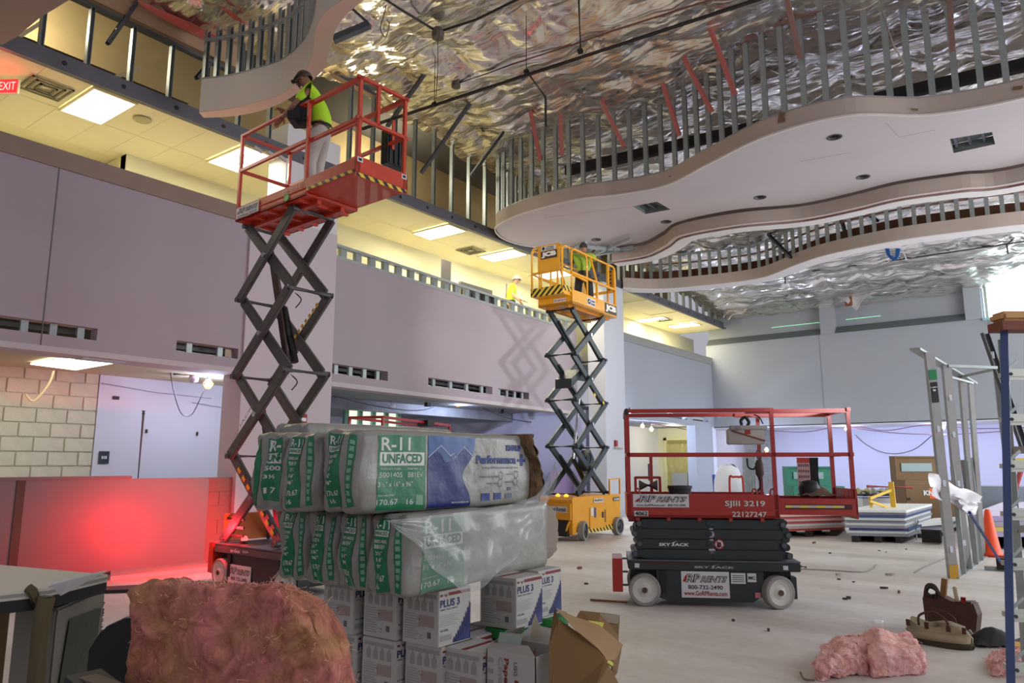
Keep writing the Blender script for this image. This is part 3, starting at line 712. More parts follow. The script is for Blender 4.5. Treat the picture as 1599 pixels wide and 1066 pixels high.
q = at_roof(684, 52, dz=.42); MB().lathe([(0, -.09), (.10, -.09), (.11, 0), (.06, .10), (0, .12)], q, n=12).build('junction_box', mat('box_grey', (110, 100, 92), .5, .5), cd)
MB().tube([q, q+V(0, 0, -.2), at(684, 105, d=12), at(680, 162, z=8.1)], .006, 5).build('wire', rod, cd)
cd = thing('junction_box', 'small round box with wires on the foil right of the raised red lift', 'junction box')
q = at_roof(712, 131, dz=.3); MB().lathe([(0, -.08), (.09, -.07), (.09, .02), (0, .05)], q, n=12).build('body', mat('box_grey', (110, 100, 92), .5, .5), cd)
MB().tube([q, at_roof(760, 115, .3), at_roof(800, 100, .3)], .012, 6).build('wire', rod, cd)
t = thing('wire_loop', 'thin loop of wire hanging from the foil at the top', 'wire')
MB().tube(spline([at_roof(*p, dz=.3) for p in ((603, 8), (598, 28), (594, 45), (602, 58), (608, 40), (604, 30))], 5), .008, 5).build('wire', rod, t)
t = thing('steel_bracket', 'dark steel bracket sticking out right of the left cloud', 'bracket')
p = at(520, 62, d=9.6); q = at(577, 38, d=9.6); MB().bar(p, q, .10, .09).build('arm', steel_d, t); MB().bar(at(548, 12, d=9.7), q, .12, .03).build('plate', steel_d, t)
cl = thing('threaded_rod', 'black threaded rod hanging from the top edge to the black pipe', 'rod')
MB().tube([at(903, -5, y=9.4), at(907, 84, y=9.4)], .012, 6).build('rod', rod, cl)
wl_ = tag(MB().tube([at(1370, -4, y=12.0), at(1395, 70, y=12.1), at(1412, 100, y=12.3)], .012, 5).build('wire', mat('pale_wire', (170, 160, 150), .7)), 'pale wire hanging in front of the big cloud studs at the top right', 'wire')
t = thing('gas_line', 'thin dark line running across the foil above the back wall, with elbow hangers', 'pipe')
MB().tube([at(1248, 426, z=7.75), at(1420, 403, z=7.7), at(1599, 377, z=7.65)], .02, 6).build('pipe', rod, t)
for a, b, c in (((1226, 442), (1226, 432), (1234, 430)), ((1574, 396), (1572, 382), (1590, 365))):
    MB().tube([at(*a, y=24.5), at(*b, y=24.5), at(*c, y=24.5)], .022, 6).build('elbow', rod, t)
# blue cable coil
t = thing('cable_coil', 'coil of bright blue cable hanging under the far ribbon', 'cable')
for k in range(5):
    MB().tube(spline([at(1383+k*1.2, 388, y=20.6), at(1386+k, 398, y=20.6), at(1394, 405-k, y=20.6), at(1402-k, 402, y=20.6), at(1405-k*1.3, 388, y=20.6)], 5), .016, 6).build('strand', mat('blue_cable', (42, 104, 178), .5), t)
tag(MB().bar(at(1408, 388, y=20.7), at(1415, 404, y=20.7), .04, .03).build('white_strap', white), 'white strap hanging beside the blue cable coil', 'strap')
# torn foil flaps hanging at the back wall
def flap(name, pts, m, label, n=14, amp=.12, cat='foil'):
    """pts: (px,py) quad tl,tr,br,bl at y"""
    y_, P = pts; q = [at(*p, y=y_) for p in P]
    def f(u, v):
        a = q[0].lerp(q[1], u); b = q[3].lerp(q[2], u); p = a.lerp(b, v)
        return p+V(noise.noise(p*3)*amp*.5, noise.noise(p*2.3+V(9, 0, 0))*amp-.05, noise.noise(p*4)*amp*.4)
    mb = MB().grid(f, n, n); o = mb.build(name, m, smooth=True); md = o.modifiers.new('t', 'SOLIDIFY'); md.thickness = .01
    return tag(o, label, cat)
fo2 = mat('foil_flap', (208, 200, 190), .3, .7, bump=.6, bscale=5)
flap('foil_flap', (28.2, [(1105, 452), (1200, 462), (1160, 486), (1128, 494)]), fo2, 'crumpled foil flap hanging in the corner where the back wall starts', amp=.3)
flap('foil_flap', (28.3, [(1112, 460), (1190, 465), (1180, 472), (1138, 500)]), fo2, 'pale plastic flap lowest in the back left corner', amp=.2)
flap('torn_foil', (28.4, [(1300, 458), (1368, 455), (1350, 466), (1338, 484)]), mat('foil_white', (190, 186, 186), .5, .2), 'torn pointed foil flap in front of the middle recess of the back wall', amp=.12)
tag(MB().cbox(at(1325, 470, y=28.35), .25, .05, .35).build('insulation_scrap', mat('brown_wool', (140, 78, 52), .95, bump=.4)), 'brown scrap of insulation behind the torn foil flap', 'insulation')

# corridor ceiling fixtures
emw = mat('troffer_light', (255, 250, 236), 1, emit=3.2)
lm = MB().box(-.56, .56, -.30, .30, -.012, .0).build('diffuser', emw); dm = lm.data; bpy.data.objects.remove(lm)
fm = MB().box(-.60, .60, -.33, -.30, -.015, .02).box(-.60, .60, .30, .33, -.015, .02).box(-.60, -.56, -.3, .3, -.015, .02).box(.56, .60, -.3, .3, -.015, .02).build('frame', corr_c); fmd = fm.data; bpy.data.objects.remove(fm)
names = {4.75: 'leftmost square ceiling light, beside the exit sign', 7.25: 'ceiling light seen through the railing of the raised red lift', 12.6: 'ceiling light right of the raised red lift, nearest of three in the middle', 15.1: 'ceiling light above the hard-hatted worker', 17.6: 'ceiling light seen through the yellow lift railing', 25.5: 'elongated ceiling light just right of the middle pillar', 27.4: 'farthest ceiling light before the back wall'}
for yy, lab in names.items():
    xx = -11.6 if yy < 16 else -11.7 if yy < 20 else -12.4 if yy == 25.5 else -11.9
    t = thing('ceiling_light', lab, 'light', (xx, yy, 6.985)); link('diffuser', dm, t); link('frame', fmd, t)
    lamp('troffer_lamp', 'AREA', (xx, yy, 6.93), 28 if yy == 7.25 else 62, WARM, 1.0, .5, rot=(0, 0, 0))
for (px, py, lab) in ((72, 138, 'square ceiling vent near the exit sign'), (735, 391, 'small square ceiling vent between two corridor lights'), (1035, 499, 'square ceiling vent near the back wall')):
    q = at(px, py, z=6.98); t = thing('ceiling_vent', lab, 'vent', q)
    for k, s_ in enumerate((.28, .2, .12)):
        MB().box(-s_, s_, -s_, -s_+.03, -.015-.004*k, 0).box(-s_, s_, s_-.03, s_, -.015-.004*k, 0).box(-s_, -s_+.03, -s_, s_, -.015-.004*k, 0).box(s_-.03, s_, -s_, s_, -.015-.004*k, 0).build('louver', mat('louver', (120, 112, 84), .6), t)
q = at(222, 187, z=6.98); tag(MB().lathe([(0, -.02), (.12, -.02), (.14, 0)], q, n=24).build('ceiling_speaker', mat('speaker_disc', (190, 178, 130), .8)), 'round speaker disc between two corridor ceiling lights', 'speaker')
t = thing('exit_sign', 'small red glowing exit sign at the left edge', 'sign', (-11.6, 3.55, 6.8)); t.rotation_euler = (0, 0, .6)
MB().box(-.15, .15, -.02, .02, -.11, .11).build('housing', mat('sign_white', (220, 210, 180), .6), t)
decal((-.14, -.024, -.10), (1, 0, 0), (0, 0, 1), .28, .2, mat('exit_red', (255, 40, 40), 1, emit=1.4), t, 'lit_face')
text('EXIT', plane_fn((-.12, -.03, -.06), (1, 0, 0), (0, 0, 1), .24, .12), mat('exit_white', (255, 190, 180), 1, emit=1), t)
lamp('exit_glow', 'POINT', (-11.5, 3.4, 6.7), 3, (1, .1, .1), .05)
lamp('plenum_fill', 'POINT', (-12.4, 4.0, 8.6), 95, WARM, .2); lamp('plenum_fill', 'POINT', (-12.3, 11.5, 8.6), 110, WARM, .2); lamp('plenum_fill', 'POINT', (-12.4, 19, 8.4), 95, WARM, .2)  # added unseen fills that brighten the plenum behind the studs
# ---------------------------------------------------------------- scissor lifts
tyre = mat('tyre_grey', (150, 146, 142), .85, var=.2, vscale=8); hubm = mat('hub_cream', (200, 198, 190), .5, var=.1); boltm = mat('hub_bolt', (86, 70, 58), .6, .4)
jhub = mat('hub_black', (30, 32, 34), .5)
def wheel(par, u, v, side, r=.17, w=.12, turn=0, hm=None):
    # side -1: outer face towards -v
    o = MB().lathe([(r*.78, -w/2), (r*.94, -w/2), (r, -w/2+.012), (r, w/2-.012), (r*.94, w/2), (r*.7, w/2), (r*.7, -w/2+.02), (r*.78, -w/2)], (0, 0, 0), 'y', 32).build('wheel', tyre, par, smooth=False)
    o.location = (u, v, r); o.rotation_euler = (0, 0, turn)
    s = side
    MB().lathe([(r*.78, s*w*.48), (r*.74, s*w*.50), (r*.7, s*w*.40), (r*.45, s*w*.34), (r*.3, s*w*.42), (r*.2, s*w*.5), (0, s*w*.5)], (0, 0, 0), 'y', 28).build('hub', hm or hubm, o, smooth=False)
    MB().lathe([(.03, s*w*.5), (.03, s*w*.62), (0, s*w*.62)], (0, 0, 0), 'y', 10).build('axle_nut', boltm, o)
    return o
def rail(par, p, q, m, w=.038, name='rail'): return MB().bar(p, q, w).build(name, m, par)
def scissor(par, u0, u1, v0, v1, zb, zt, n, m, aw=.10, at_=.05, tube=.03, pinm=None, strip_last=False, ends=True):
    s = (zt-zb)/n; c = []
    for k in range(n):
        z0 = zb+k*s; z1 = z0+s
        for (va, vb) in ((v0, v0+at_+.012), (v1, v1-at_-.012)):
            for (ua, ub, v) in ((u0, u1, va), (u1, u0, vb)):
                a = V(ua, v, z0); b = V(ub, v, z1); MB().bar(a, b, at_, aw).build('scissor_arm', m, par, bevel=.008)
                c.append((a, b))
        for u in (u0, u1):
            MB().cyl((u, v0-.01, z0), (u, v1+.01, z0), tube, 10).build('cross_tube', m, par)
        um_ = (u0+u1)/2
        for v, sg in ((v0, -1), (v1, 1)):
            MB().cyl((um_, v+sg*at_*.4, z0+s/2), (um_, v+sg*(at_*.5+.02), z0+s/2), .035, 14).build('pivot_pin', chrome, par)
            for u in (u0, u1):
                MB().cyl((u, v+sg*(at_*.3), z0), (u, v+sg*(at_*.5+.025), z0), .038, 12).build('end_boss', m, par)
    for u in (u0, u1):
        MB().cyl((u, v0-.01, zt), (u, v1+.01, zt), tube, 10).build('cross_tube', m, par)
    return s
def rp_sign(par, o, ux, uy, w, h, phone=True, dim=1):
    """white rental board with its lettering"""
    d = decal(o, ux, uy, w, h, offwhite, par, 'rental_sign', .006); o = V(*o); ux = V(*ux).normalized(); uy = V(*uy).normalized(); n = ux.cross(uy)
    P = lambda a, b, e=.008: o+ux*(a*w)+uy*(b*h)+n*e
    f = lambda a0, b0, a1, b1, e=.0085: (lambda a, b: P(a0+(a1-a0)*a, b0+(b1-b0)*b, e))
    if phone:
        L = [('RP', .10, .58, .40, .90, .25, .02), ('RENTS', .42, .58, .95, .84, .2, .02)]
        text('800-732-2490', f(.14, .32, .86, .48), blackp, d, .015); text('www.GoRPRents.com', f(.05, .08, .95, .26), redp, d, .02)
    else:
        L = [('RP', .12, .38, .42, .92, .25, .02), ('RENTS', .44, .38, .95, .84, .2, .02)]
        text('www.GoRPRents.com   800-732-2490', f(.06, .08, .94, .24), blackp, d, .015)
    for s_, a0, b0, a1, b1, sl_, bo in L:
        text(s_, f(a0, b0, a1, b1, .008), blackp, d, .06, slant=.12); text(s_, f(a0+.012, b0+.02, a1-.005, b1-.02, .011), mat('sign_grey', (176, 174, 172), .5), d, -.0, slant=.12)
    a0 = .04; b0 = L[0][2]+.03
    MB().add([P(.03, b0, .009), P(.09, b0, .009), P(.13, b0+.22, .009), P(.09, b0+.24, .009)], [(0, 1, 2, 3)]).build('arrow_mark', redp, d)
    return d
def skyjack(par, o, ux, uy, w, h, m=None):
    m = m or white
    fn = plane_fn(o, ux, uy, w, h)
    for s_, a0, a1, b1 in (('SKY', 0, .38, .72), ('J', .40, .50, .72), ('ACK', .52, 1, .72)):
        text(s_, (lambda a0, a1, b1: lambda a, b: fn(a0+(a1-a0)*a, b*b1))(a0, a1, b1), m, par, .03, slant=.03)
    MB().add([fn(.40, .7), fn(.44, .7), fn(.62, 1.25), fn(.60, 1.25)], [(0, 1, 2, 3)]).build('logo_stroke', m, par)
    MB().add([fn(.46, .7), fn(.5, .7), fn(.56, 1.1), fn(.54, 1.1)], [(0, 1, 2, 3)]).build('logo_stroke', m, par)

def red_lift(loc, rz, label, zp, Lm, Le, W, zb, n, u0, u1, pm, raised):
    T = thing('scissor_lift', label, 'scissor lift', loc, rz, None)
    am = armgrey if raised else charcoal
    # chassis
    MB().box(-.0, 1.80, .0, W, zb-.11, zb-.02).build('chassis_deck', charcoal if not raised else armgrey, T, bevel=.008)
    MB().box(.0, 1.8, 0, W, zb-.02, zb-.005).build('chassis_lip', steel_d, T)
    MB().prism([(.30, .10), (.42, .06), (1.30, .06), (1.42, .14), (1.42, zb-.11), (.30, zb-.11)], .02, W-.02, 'y').build('tray_door', charcoal, T, bevel=.006)
    MB().box(.03, 1.72, .12, W-.12, .12, zb-.1).build('chassis_frame', black, T)
    MB().box(.34, .40, .0, .03, .14, zb-.12).build('tray_hinge', black, T)
    for u, t in ((.17, 0), (1.56, .32 if not raised else 0)):
        wheel(T, u, .04, -1, turn=t); wheel(T, u, W-.04, 1, turn=t)
    MB().box(1.70, 1.76, .05, .2, .1, .32).build('wheel_guard', charcoal, T)
    MB().box(.02, .1, W*.3, W*.7, .16, .3).build('tow_bracket', charcoal, T)
    # entry ladder at the rear end
    MB().box(-.17, -.06, .02, .50, .14, zb+.0).build('ladder_panel', pm, T, bevel=.004)
    for z in (.2, .34, .48): MB().bar((-.13, .12, z), (.0, .12, z), .02).build('ladder_bracket', steel_d, T)
    MB().tube([(1.82, .1, zb-.06), (1.88, .1, zb-.07)], .014, 8).build('deck_pin', steel_d, T)
    rp_sign(T, (.56, .012, .10) if not raised else (.36, .012, .02), (1, 0, 0), (0, 0, 1), .50, .27)
    if not raised:
        d = decal((1.08, .012, .25), (1, 0, 0), (0, 0, 1), .15, .11, offwhite, T, 'data_plate')
        for k in range(4): decal((1.095, .008, .27+.02*k), (1, 0, 0), (0, 0, 1), .12, .006, blackp, d, 'print_line', .001)
        d = decal((1.25, .012, .27), (1, 0, 0), (0, 0, 1), .09, .09, offwhite, T, 'letter_plate'); text('MC', plane_fn((1.26, .006, .295), (1, 0, 0), (0, 0, 1), .07, .035), blackp, d, .04)
        d = decal((1.32, .012, .11), (1, 0, 0), (0, 0, 1), .06, .055, mat('faded_red_sticker', (190, 120, 120), .6), T, 'warning_sticker')
        skyjack(T, (.70, -.006, zb-.085), (1, 0, 0), (0, 0, 1), .42, .032, mat('worn_white', (170, 172, 170), .7))
        for u, z in ((.07, zb-.09), (1.62, zb-.09)): decal((u, -.002, z), (1, 0, 0), (0, 0, 1), .05, .045, offwhite, T, 'sticker')
        decal((.18, -.003, zb-.05), (1, 0, 0), (0, 0, 1), .48, .018, mat('rust_line', (76, 40, 30), .8), T, 'rust_streak', .001)
    else:
        skyjack(T, (.40, -.006, zb-.085), (1, 0, 0), (0, 0, 1), .22, .04); text('SJ 3219', plane_fn((.68, -.006, zb-.08), (1, 0, 0), (0, 0, 1), .12, .03), white, T, .02)
    # stack
    s = scissor(T, u0, u1, .10, W-.10, zb+.05, zp-.05, n, am, aw=.145 if raised else .088, tube=.036 if raised else .03)
    if not raised:
        # stowed arms seen from the side: one heavy plate each, ends tapered and staggered
        for k in range(4):
            z = zb+.0+k*.107
            MB().prism([(.06+.05*(k % 2), z+.03), (.20, z), (1.60, z), (1.74-.05*(k % 2), z+.03), (1.74-.05*(k % 2), z+.07), (1.62, z+.098), (.18, z+.098), (.06+.05*(k % 2), z+.07)], .055, .09, 'y').build('scissor_arm', charcoal, T, bevel=.004)
            for u in (.08+.05*(k % 2), 1.70-.05*(k % 2)):
                MB().cyl((u, .03, z+.05), (u, W-.05, z+.05), .034, 12).build('cross_tube', charcoal, T)
                MB().cyl((u, .02, z+.05), (u, .04, z+.05), .026, 10).build('pin_end', steel_d, T)
        for k, z in enumerate((zb+.38, zb+.27, zb+.16)):
            MB().lathe([(.028, 0), (.03, -.012), (.012, -.014), (0, -.008)], (.88, .055, z), 'y', 16).build('pivot_bolt', charcoal, T)
        skyjack(T, (.34, .050, zb+.135), (1, 0, 0), (0, 0, 1), .32, .045)
        MB().lathe([(.055, 0), (.055, -.004), (.042, -.004)], (.98, .052, zb+.16), 'y', 24).build('prohibition_ring', redp, T)
        MB().lathe([(.0, -.003), (.043, -.003)], (.98, .052, zb+.16), 'y', 24).build('prohibition_disc', offwhite, T)
        MB().prism([(.955, zb+.13), (.98, zb+.125), (1.0, zb+.15), (.995, zb+.185), (.98, zb+.18), (.975, zb+.19), (.965, zb+.18), (.955, zb+.185)], .044, .048, 'y').build('hand_symbol', blackp, T)
        MB().bar((.945, .045, zb+.2), (1.015, .045, zb+.12), .003, .01).build('prohibition_bar', redp, T)
    else:
        for (ka, kb) in ((0, 1), (2, 3)):
            a = V(u1-.25, W/2, zb+.2+s*ka); b = V(u0+.35, W/2, zb+s*(kb+.5))
            c = a.lerp(b, .55); MB().cyl(a, c, .05, 14).build('hydraulic_cylinder', black, T); MB().cyl(c, b, .026, 12).build('cylinder_rod', chrome, T)
            MB().bar(a+V(0, -.12, 0), b+V(.05, -.12, .2), .03, .09).build('cylinder_bracket', mat('arm_red_lit', (58, 30, 28), .5), T)  # red glow of the strobe painted into the dark bracket colour
        # hazard marking strips on two arms
        for k, sgn in ((0, 1), (2, 1)):
            z0 = zb+.05+k*s; a = V(u1, .10+.062-.035, z0); b = V(u0, .10+.062-.035, z0+s)
            if k == 0: a2, b2 = a.lerp(b, .1), a.lerp(b, .9)
            else: a2, b2 = a.lerp(b, .55), a.lerp(b, .93); a2.y = b2.y = W-.10-.1; a2, b2 = V(u0+.5, W-.2, z0+s*.45), V(u1-.06, W-.2, z0+s*.92)
            for j in range(8):
                p = a2.lerp(b2, j/8); q = a2.lerp(b2, (j+.5)/8); MB().bar(p, q, .006, .05).build('warning_stripe', mat('stripe_yellow', (214, 170, 40), .6), T)
        for k in range(n-1):
            z = zb+.05+(k+1)*s
            MB().tube(spline([(u1-.02, .2, z-.05), (u1+.05, .25, z-.14), (u1-.02, .22, z-.24)], 4), .008, 5).build('hydraulic_hose', black, T)
        text('SKYJACK', lambda a, b: V(.15+.5*a*.9-.03*b, .068, zb+.05+s*1+.16+.42*a*s+.05*b), mat('worn_white', (170, 172, 170), .7), T, .02)
        MB().bar((u0+.08, .12, zb+.06), (u0+.34, .14, zb+.5), .018).build('safety_prop', mat('stripe_yellow', (214, 170, 40), .6), T)
        MB().box(.06, .10, .08, W-.1, zb+.02, zb+.36).build('control_frame', mat('amber_frame', (176, 96, 30), .6), T)
        for z in (.1, .2, .3): MB().bar((.05, .1, zb+z), (.5, .1, zb+z), .02, .03).build('control_shelf', black, T)
        # red strobe
        MB().lathe([(0, 0), (.05, 0), (.05, .03), (.045, .035)], (.36, .20, zb), n=16).build('strobe_base', black, T)
        MB().lathe([(.04, .03), (.04, .06), (.025, .085), (0, .09)], (.36, .20, zb), n=16).build('strobe_lens', mat('strobe_red', (255, 40, 40), .3, emit=9), T, smooth=True)
    # platform
    H = 1.16 if not raised else 1.24; tb = .25 if not raised else .19
    MB().box(0, Lm, 0, W, zp, zp+.03).build('platform_deck', pm, T)
    for v in (.22, W-.22): MB().box(.02, Lm-.02, v-.03, v+.03, zp-.06, zp).build('deck_beam', pm, T)
    for k in range(5): MB().box(.1+k*.33, .14+k*.33, .02, W-.02, zp-.035, zp).build('deck_rib', pm, T)
    MB().box(0, Lm, 0, .02, zp-.0, zp+tb).build('toe_board', pm, T); MB().box(0, Lm, W-.02, W, zp, zp+tb).build('toe_board', pm, T)
    MB().box(0, .02, .02, W-.02, zp, zp+tb).build('toe_board', pm, T)
    MB().box(.0, Lm, -.008, 0, zp+.085, zp+.093).build('side_fold', pm, T)
    MB().box(Lm-.02, Lm+Le, .03, W-.03, zp+.04, zp+.065).build('extension_deck', pm, T)
    zt = zp+tb+(.02 if raised else -.04)
    MB().box(Lm-.0, Lm+Le, .0, .025, zp+.04, zt).build('extension_toe_board', pm, T); MB().box(Lm, Lm+Le, W-.025, W, zp+.04, zt).build('extension_toe_board', pm, T)
    MB().box(Lm+Le-.02, Lm+Le, 0, W, zp+.0, zp+tb+.06).build('end_toe_board', pm, T)
    if raised:
        MB().box(Lm+.02, Lm+Le-.02, -.004, 0, zp+.045, zp+.085).build('hazard_strip', hazard, T); MB().box(Lm+Le, Lm+Le+.004, .02, W-.02, zp+.005, zp+.05).build('hazard_strip', hazard_y, T)
        for v in (.02, W-.1): d = decal((Lm+Le+.002, v, zp+tb-.01), (0, 1, 0), (0, 0, 1), .08, .06, offwhite, T, 'sticker'); MB().cbox((Lm+Le+.007, v+.04, zp+tb+.02), .004, .045, .03).build('symbol', blackp, d)
    else:
        decal((Lm+.06, -.002, zp+.10), (1, 0, 0), (0, 0, 1), Le-.12, .05, mat('slot_dark', (70, 16, 14), .6), T, 'slot')
        decal((Lm+.06, -.004, zp+.115), (1, 0, 0), (0, 0, 1), Le-.2, .025, stripes('tape', (214, 196, 90), (190, 176, 170), 6, (1, 0, 0)), T, 'tape_strip')
    pw = .04
    top = zp+H; mid = zp+H*.585
    for u in (.03, Lm-.03): 
        for v in (.02, W-.02): MB().bar((u, v, zp+.02), (u, v, top), pw).build('post', pm, T)
    for v in (.02, W-.02):
        MB().bar((.0, v, top-.0), (Lm, v, top), pw*1.1).build('top_rail', pm, T, bevel=.006); MB().bar((.03, v, mid), (Lm, v, mid), pw).build('mid_rail', pm, T)
        v2 = v+(.03 if v < .1 else -.03)
        MB().bar((Lm-.3, v2, top-.012), (Lm+Le, v2, top-.012), pw*1.2).build('sliding_rail', pm, T); MB().bar((Lm-.1, v2, mid), (Lm+Le, v2, mid), pw).build('sliding_rail', pm, T)
        MB().bar((Lm+Le-.02, v2, zp+.05), (Lm+Le-.02, v2, top), pw).build('post', pm, T)
    for z in (top, mid): MB().bar((.03, 0, z), (.03, W, z), pw).build('end_rail', pm, T); MB().bar((Lm+Le-.02, 0, z), (Lm+Le-.02, W, z), pw).build('end_rail', pm, T)
    for u in (.32,): MB().bar((u, W-.02, zp), (u, W-.02, mid), pw*.9).build('gate_post', pm, T)
    if raised:
        MB().bar((Lm+Le-.02, W*.4, mid), (Lm+Le-.02, W*.4, top), pw).build('post', pm, T)
        MB().bar((.03, .02, mid+.1), (.03, .02, mid+.25), pw*1.15, pw*1.15).build('latch_plate', pm, T)
        for v in (.2, .42, .6): MB().bar((.04, v, top-.1), (.04, v+.12, top-.14), .02, .05).build('rag_strip', mat('tape_white', (190, 180, 176), .8), T)
    else:
        for u in (.12, Lm-.25, Lm-.06, Lm+Le-.09):
            MB().tube(spline([(u-.025, .02, zp+tb-.03), (u-.022, .02, zp+tb+.04), (u, .02, zp+tb+.06), (u+.022, .02, zp+tb+.04), (u+.025, .02, zp+tb-.03)], 4), .009, 6).build('tie_loop', pm, T)
        MB().box(.0, .05, -.01, W+.01, top-.05, top+.03).build('gate_hinge', charcoal, T, bevel=.01)
    return T
L1 = red_lift((-8.84, 5.50, 0), -.05, 'fully raised red scissor lift at the left with a worker on board', 4.77, 1.62, .96, .8, .52, 4, .06, 1.22, orange_red, True)
# raised lift prints
rp_sign(L1, (.04, -.006, 4.79), (1, 0, 0), (0, 0, 1), .55, .15, False)
text('SJIII 3219 E', plane_fn((1.12, -.01, 4.86), (1, 0, 0), (0, 0, 1), .40, .07), mat('faded_print', (214, 150, 130), .6), L1, .02)
text('4077', plane_fn((.24, -.012, 4.775), (1, 0, 0), (0, 0, 1), .2, .05), mat('faded_print', (214, 150, 130), .6), L1, .02)
MB().lathe([(0, -.008), (.05, -.008), (.05, 0)], (1.22, 0, 4.83), 'y', 20).build('green_sticker', mat('sticker_green', (110, 190, 110), .6), L1)
MB().box(1.80, 2.56, .55, .62, 4.60, 4.62) and None
tag(MB().bar(at(555, 313, d=9.35), at(584, 306, d=9.4), .05, .03).build('work_light', mat('tube_light', (255, 250, 235), 1, emit=4)), 'short lit light bar under the extended end of the raised red platform', 'light')
# control / manual box on the raised lift
bx = thing('tool_bin', 'black ribbed plastic box hung inside the railing of the raised red lift', 'box', at(612, 235, d=9.0)); bx.rotation_euler = (0, 0, -.05)
MB().box(-.02, .10, -.17, .17, -.24, .22).build('shell', mat('bin_black', (20, 20, 22), .4), bx, bevel=.01)
for v in (-.12, -.04, .04, .12): MB().box(.10, .115, v-.012, v+.012, -.22, .2).build('rib', mat('bin_black', (20, 20, 22), .4), bx)
for v in (-.09, .11): MB().box(.115, .13, v-.02, v+.02, -.05, .34).build('strap', orange_red, bx)

L3 = red_lift((-3.97, 7.41, 0), .515, 'lowered red and black scissor lift standing empty in the middle of the floor', .93, 1.62, .80, .8, .49, 4, .12, 1.68, red, False)
rp_sign(L3, (.07, -.004, .99+.05), (1, 0, 0), (0, 0, 1), .60, .14, False)
d = decal((.08, -.004, .945), (1, 0, 0), (0, 0, 1), .15, .055, offwhite, L3, 'number_plate'); text('4062', plane_fn((.088, -.011, .95), (1, 0, 0), (0, 0, 1), .135, .045), blackp, d, .03)
wp = mat('worn_letters', (205, 196, 190), .6)
text('SJIII 3219', plane_fn((1.05, -.012, 1.04), (1, 0, 0), (0, 0, 1), .42, .075), wp, L3, .02); text('22127247', plane_fn((1.12, -.012, .945), (1, 0, 0), (0, 0, 1), .36, .055), wp, L3, .015)
# things on the lowered lift
def on_lift(u, v, z, L=L3):
    return Matrix.Rotation(L.rotation_euler.z, 4, 'Z') @ V(u, v, z)+L.location
cb = thing('control_box', 'grey upper control box hung on the railing of the lowered red lift', 'control box', on_lift(1.40, .62, 1.85), .515)
MB().box(-.20, .22, -.06, .06, -.12, .06).build('housing', mat('box_beige', (170, 166, 158), .6), cb, bevel=.01); MB().box(-.17, .25, -.09, .03, .05, .10).build('lid', mat('box_beige2', (140, 138, 134), .6), cb, bevel=.006)
MB().box(.0, .06, -.07, -.062, .0, .05).build('stop_label', redp, cb); MB().bar((-.15, -.068, .04), (.22, -.068, -.08), .006, .015).build('strap', mat('dark_red_arm', (110, 22, 20), .5), cb)
MB().tube(spline([(-.02, 0, .1), (-.03, 0, .16), (.02, 0, .2), (.06, 0, .14), (.04, 0, .1)], 4), .02, 6).build('joystick', black, cb); MB().tube(spline([(.12, 0, .23), (.18, 0, .2), (.22, .0, .12)], 4), .008, 5).build('cord', black, cb)
pc = thing('plug_connector', 'brown electrical plug with a curly black cord hanging on the lowered red lift', 'plug', on_lift(1.50, .35, 1.45), .515)
MB().lathe([(0, .1), (.03, .1), (.045, .06), (.045, -.06), (.02, -.10), (.02, -.12), (0, -.12)], n=14).build('plug_body', mat('plug_brown', (78, 62, 58), .6), pc, smooth=True)
MB().tube(spline([(0, 0, -.1), (.0, 0, -.2), (-.06, 0, -.28), (-.03, 0, -.36), (.03, 0, -.42)], 5), .012, 6).build('cord', black, pc); MB().tube(spline([(0, 0, .1), (-.03, 0, .16), (0, 0, .22), (.03, 0, .16), (0, 0, .1)], 4), .008, 6).build('wire_loop', steel_d, pc)
MB().tube(spline([(-.13, 0, .12), (-.12, 0, .02), (-.06, 0, .0), (-.03, 0, .05)], 5), .01, 6).build('cord', black, pc)
mt = thing('manual_holder', 'pink printed tag and black pad hung at the right end of the lowered red lift', 'document holder', on_lift(2.10, .70, 1.42), .515)
MB().box(-.11, .03, -.02, -.01, -.24, .16).build('printed_tag', mat('tag_pink', (206, 170, 170), .7), mt); MB().box(-.11, .03, -.024, -.02, .10, .16).build('tag_header', mat('tag_red', (190, 70, 66), .7), mt)
for k in range(5):
    for j in range(5): MB().cbox((-.09+j*.025, -.022, .07-k*.065), .012, .004, .03).build('print_mark', mat('tag_dark', (110, 70, 76), .8), mt)
MB().prism([(.03, -.24), (.14, -.25), (.12, -.05), (.13, .16), (.03, .16)], -.02, .02, 'y').build('black_pad', mat('pad_black', (16, 18, 22), .7), mt)
for nm, u, v, m_, lab in (('bucket', .62, .45, black, 'black bucket rim showing above the toe board of the lowered red lift'),):
    t = thing(nm, lab, 'bucket', on_lift(u, v, .96), .515); MB().lathe([(.10, 0), (.13, .27), (.14, .27), (.14, .3), (.125, .3), (.10, .02), (0, .02)], n=20).build('pail', mat('bucket_dark', (40, 44, 50), .6), t)
t = thing('cable_reel', 'small red frame with a dark reel on the lowered red lift, left end', 'reel', on_lift(.28, .5, .96), .515)
MB().bar((-.16, 0, 0), (-.16, 0, .40), .03).build('frame_leg', red, t); MB().bar((.12, 0, 0), (.12, 0, .40), .03).build('frame_leg', red, t); MB().bar((-.16, 0, .39), (.12, 0, .39), .03).build('frame_bar', red, t)
MB().cyl((-.12, 0, .3), (.09, 0, .3), .065, 14).build('drum', mat('reel_dark', (82, 70, 66), .7), t)
t = tag(MB().grid(lambda u, v: on_lift(1.95+.35*u, .3+.3*v, 1.16+.11*math.sin(PI*u)*math.sin(PI*v)+.02*noise.noise(V(u*6, v*6, 0))), 10, 10).build('cloth', mat('brown_cloth', (110, 88, 74), .9), smooth=True), 'brown cloth heap in the end of the lowered red lift', 'cloth')
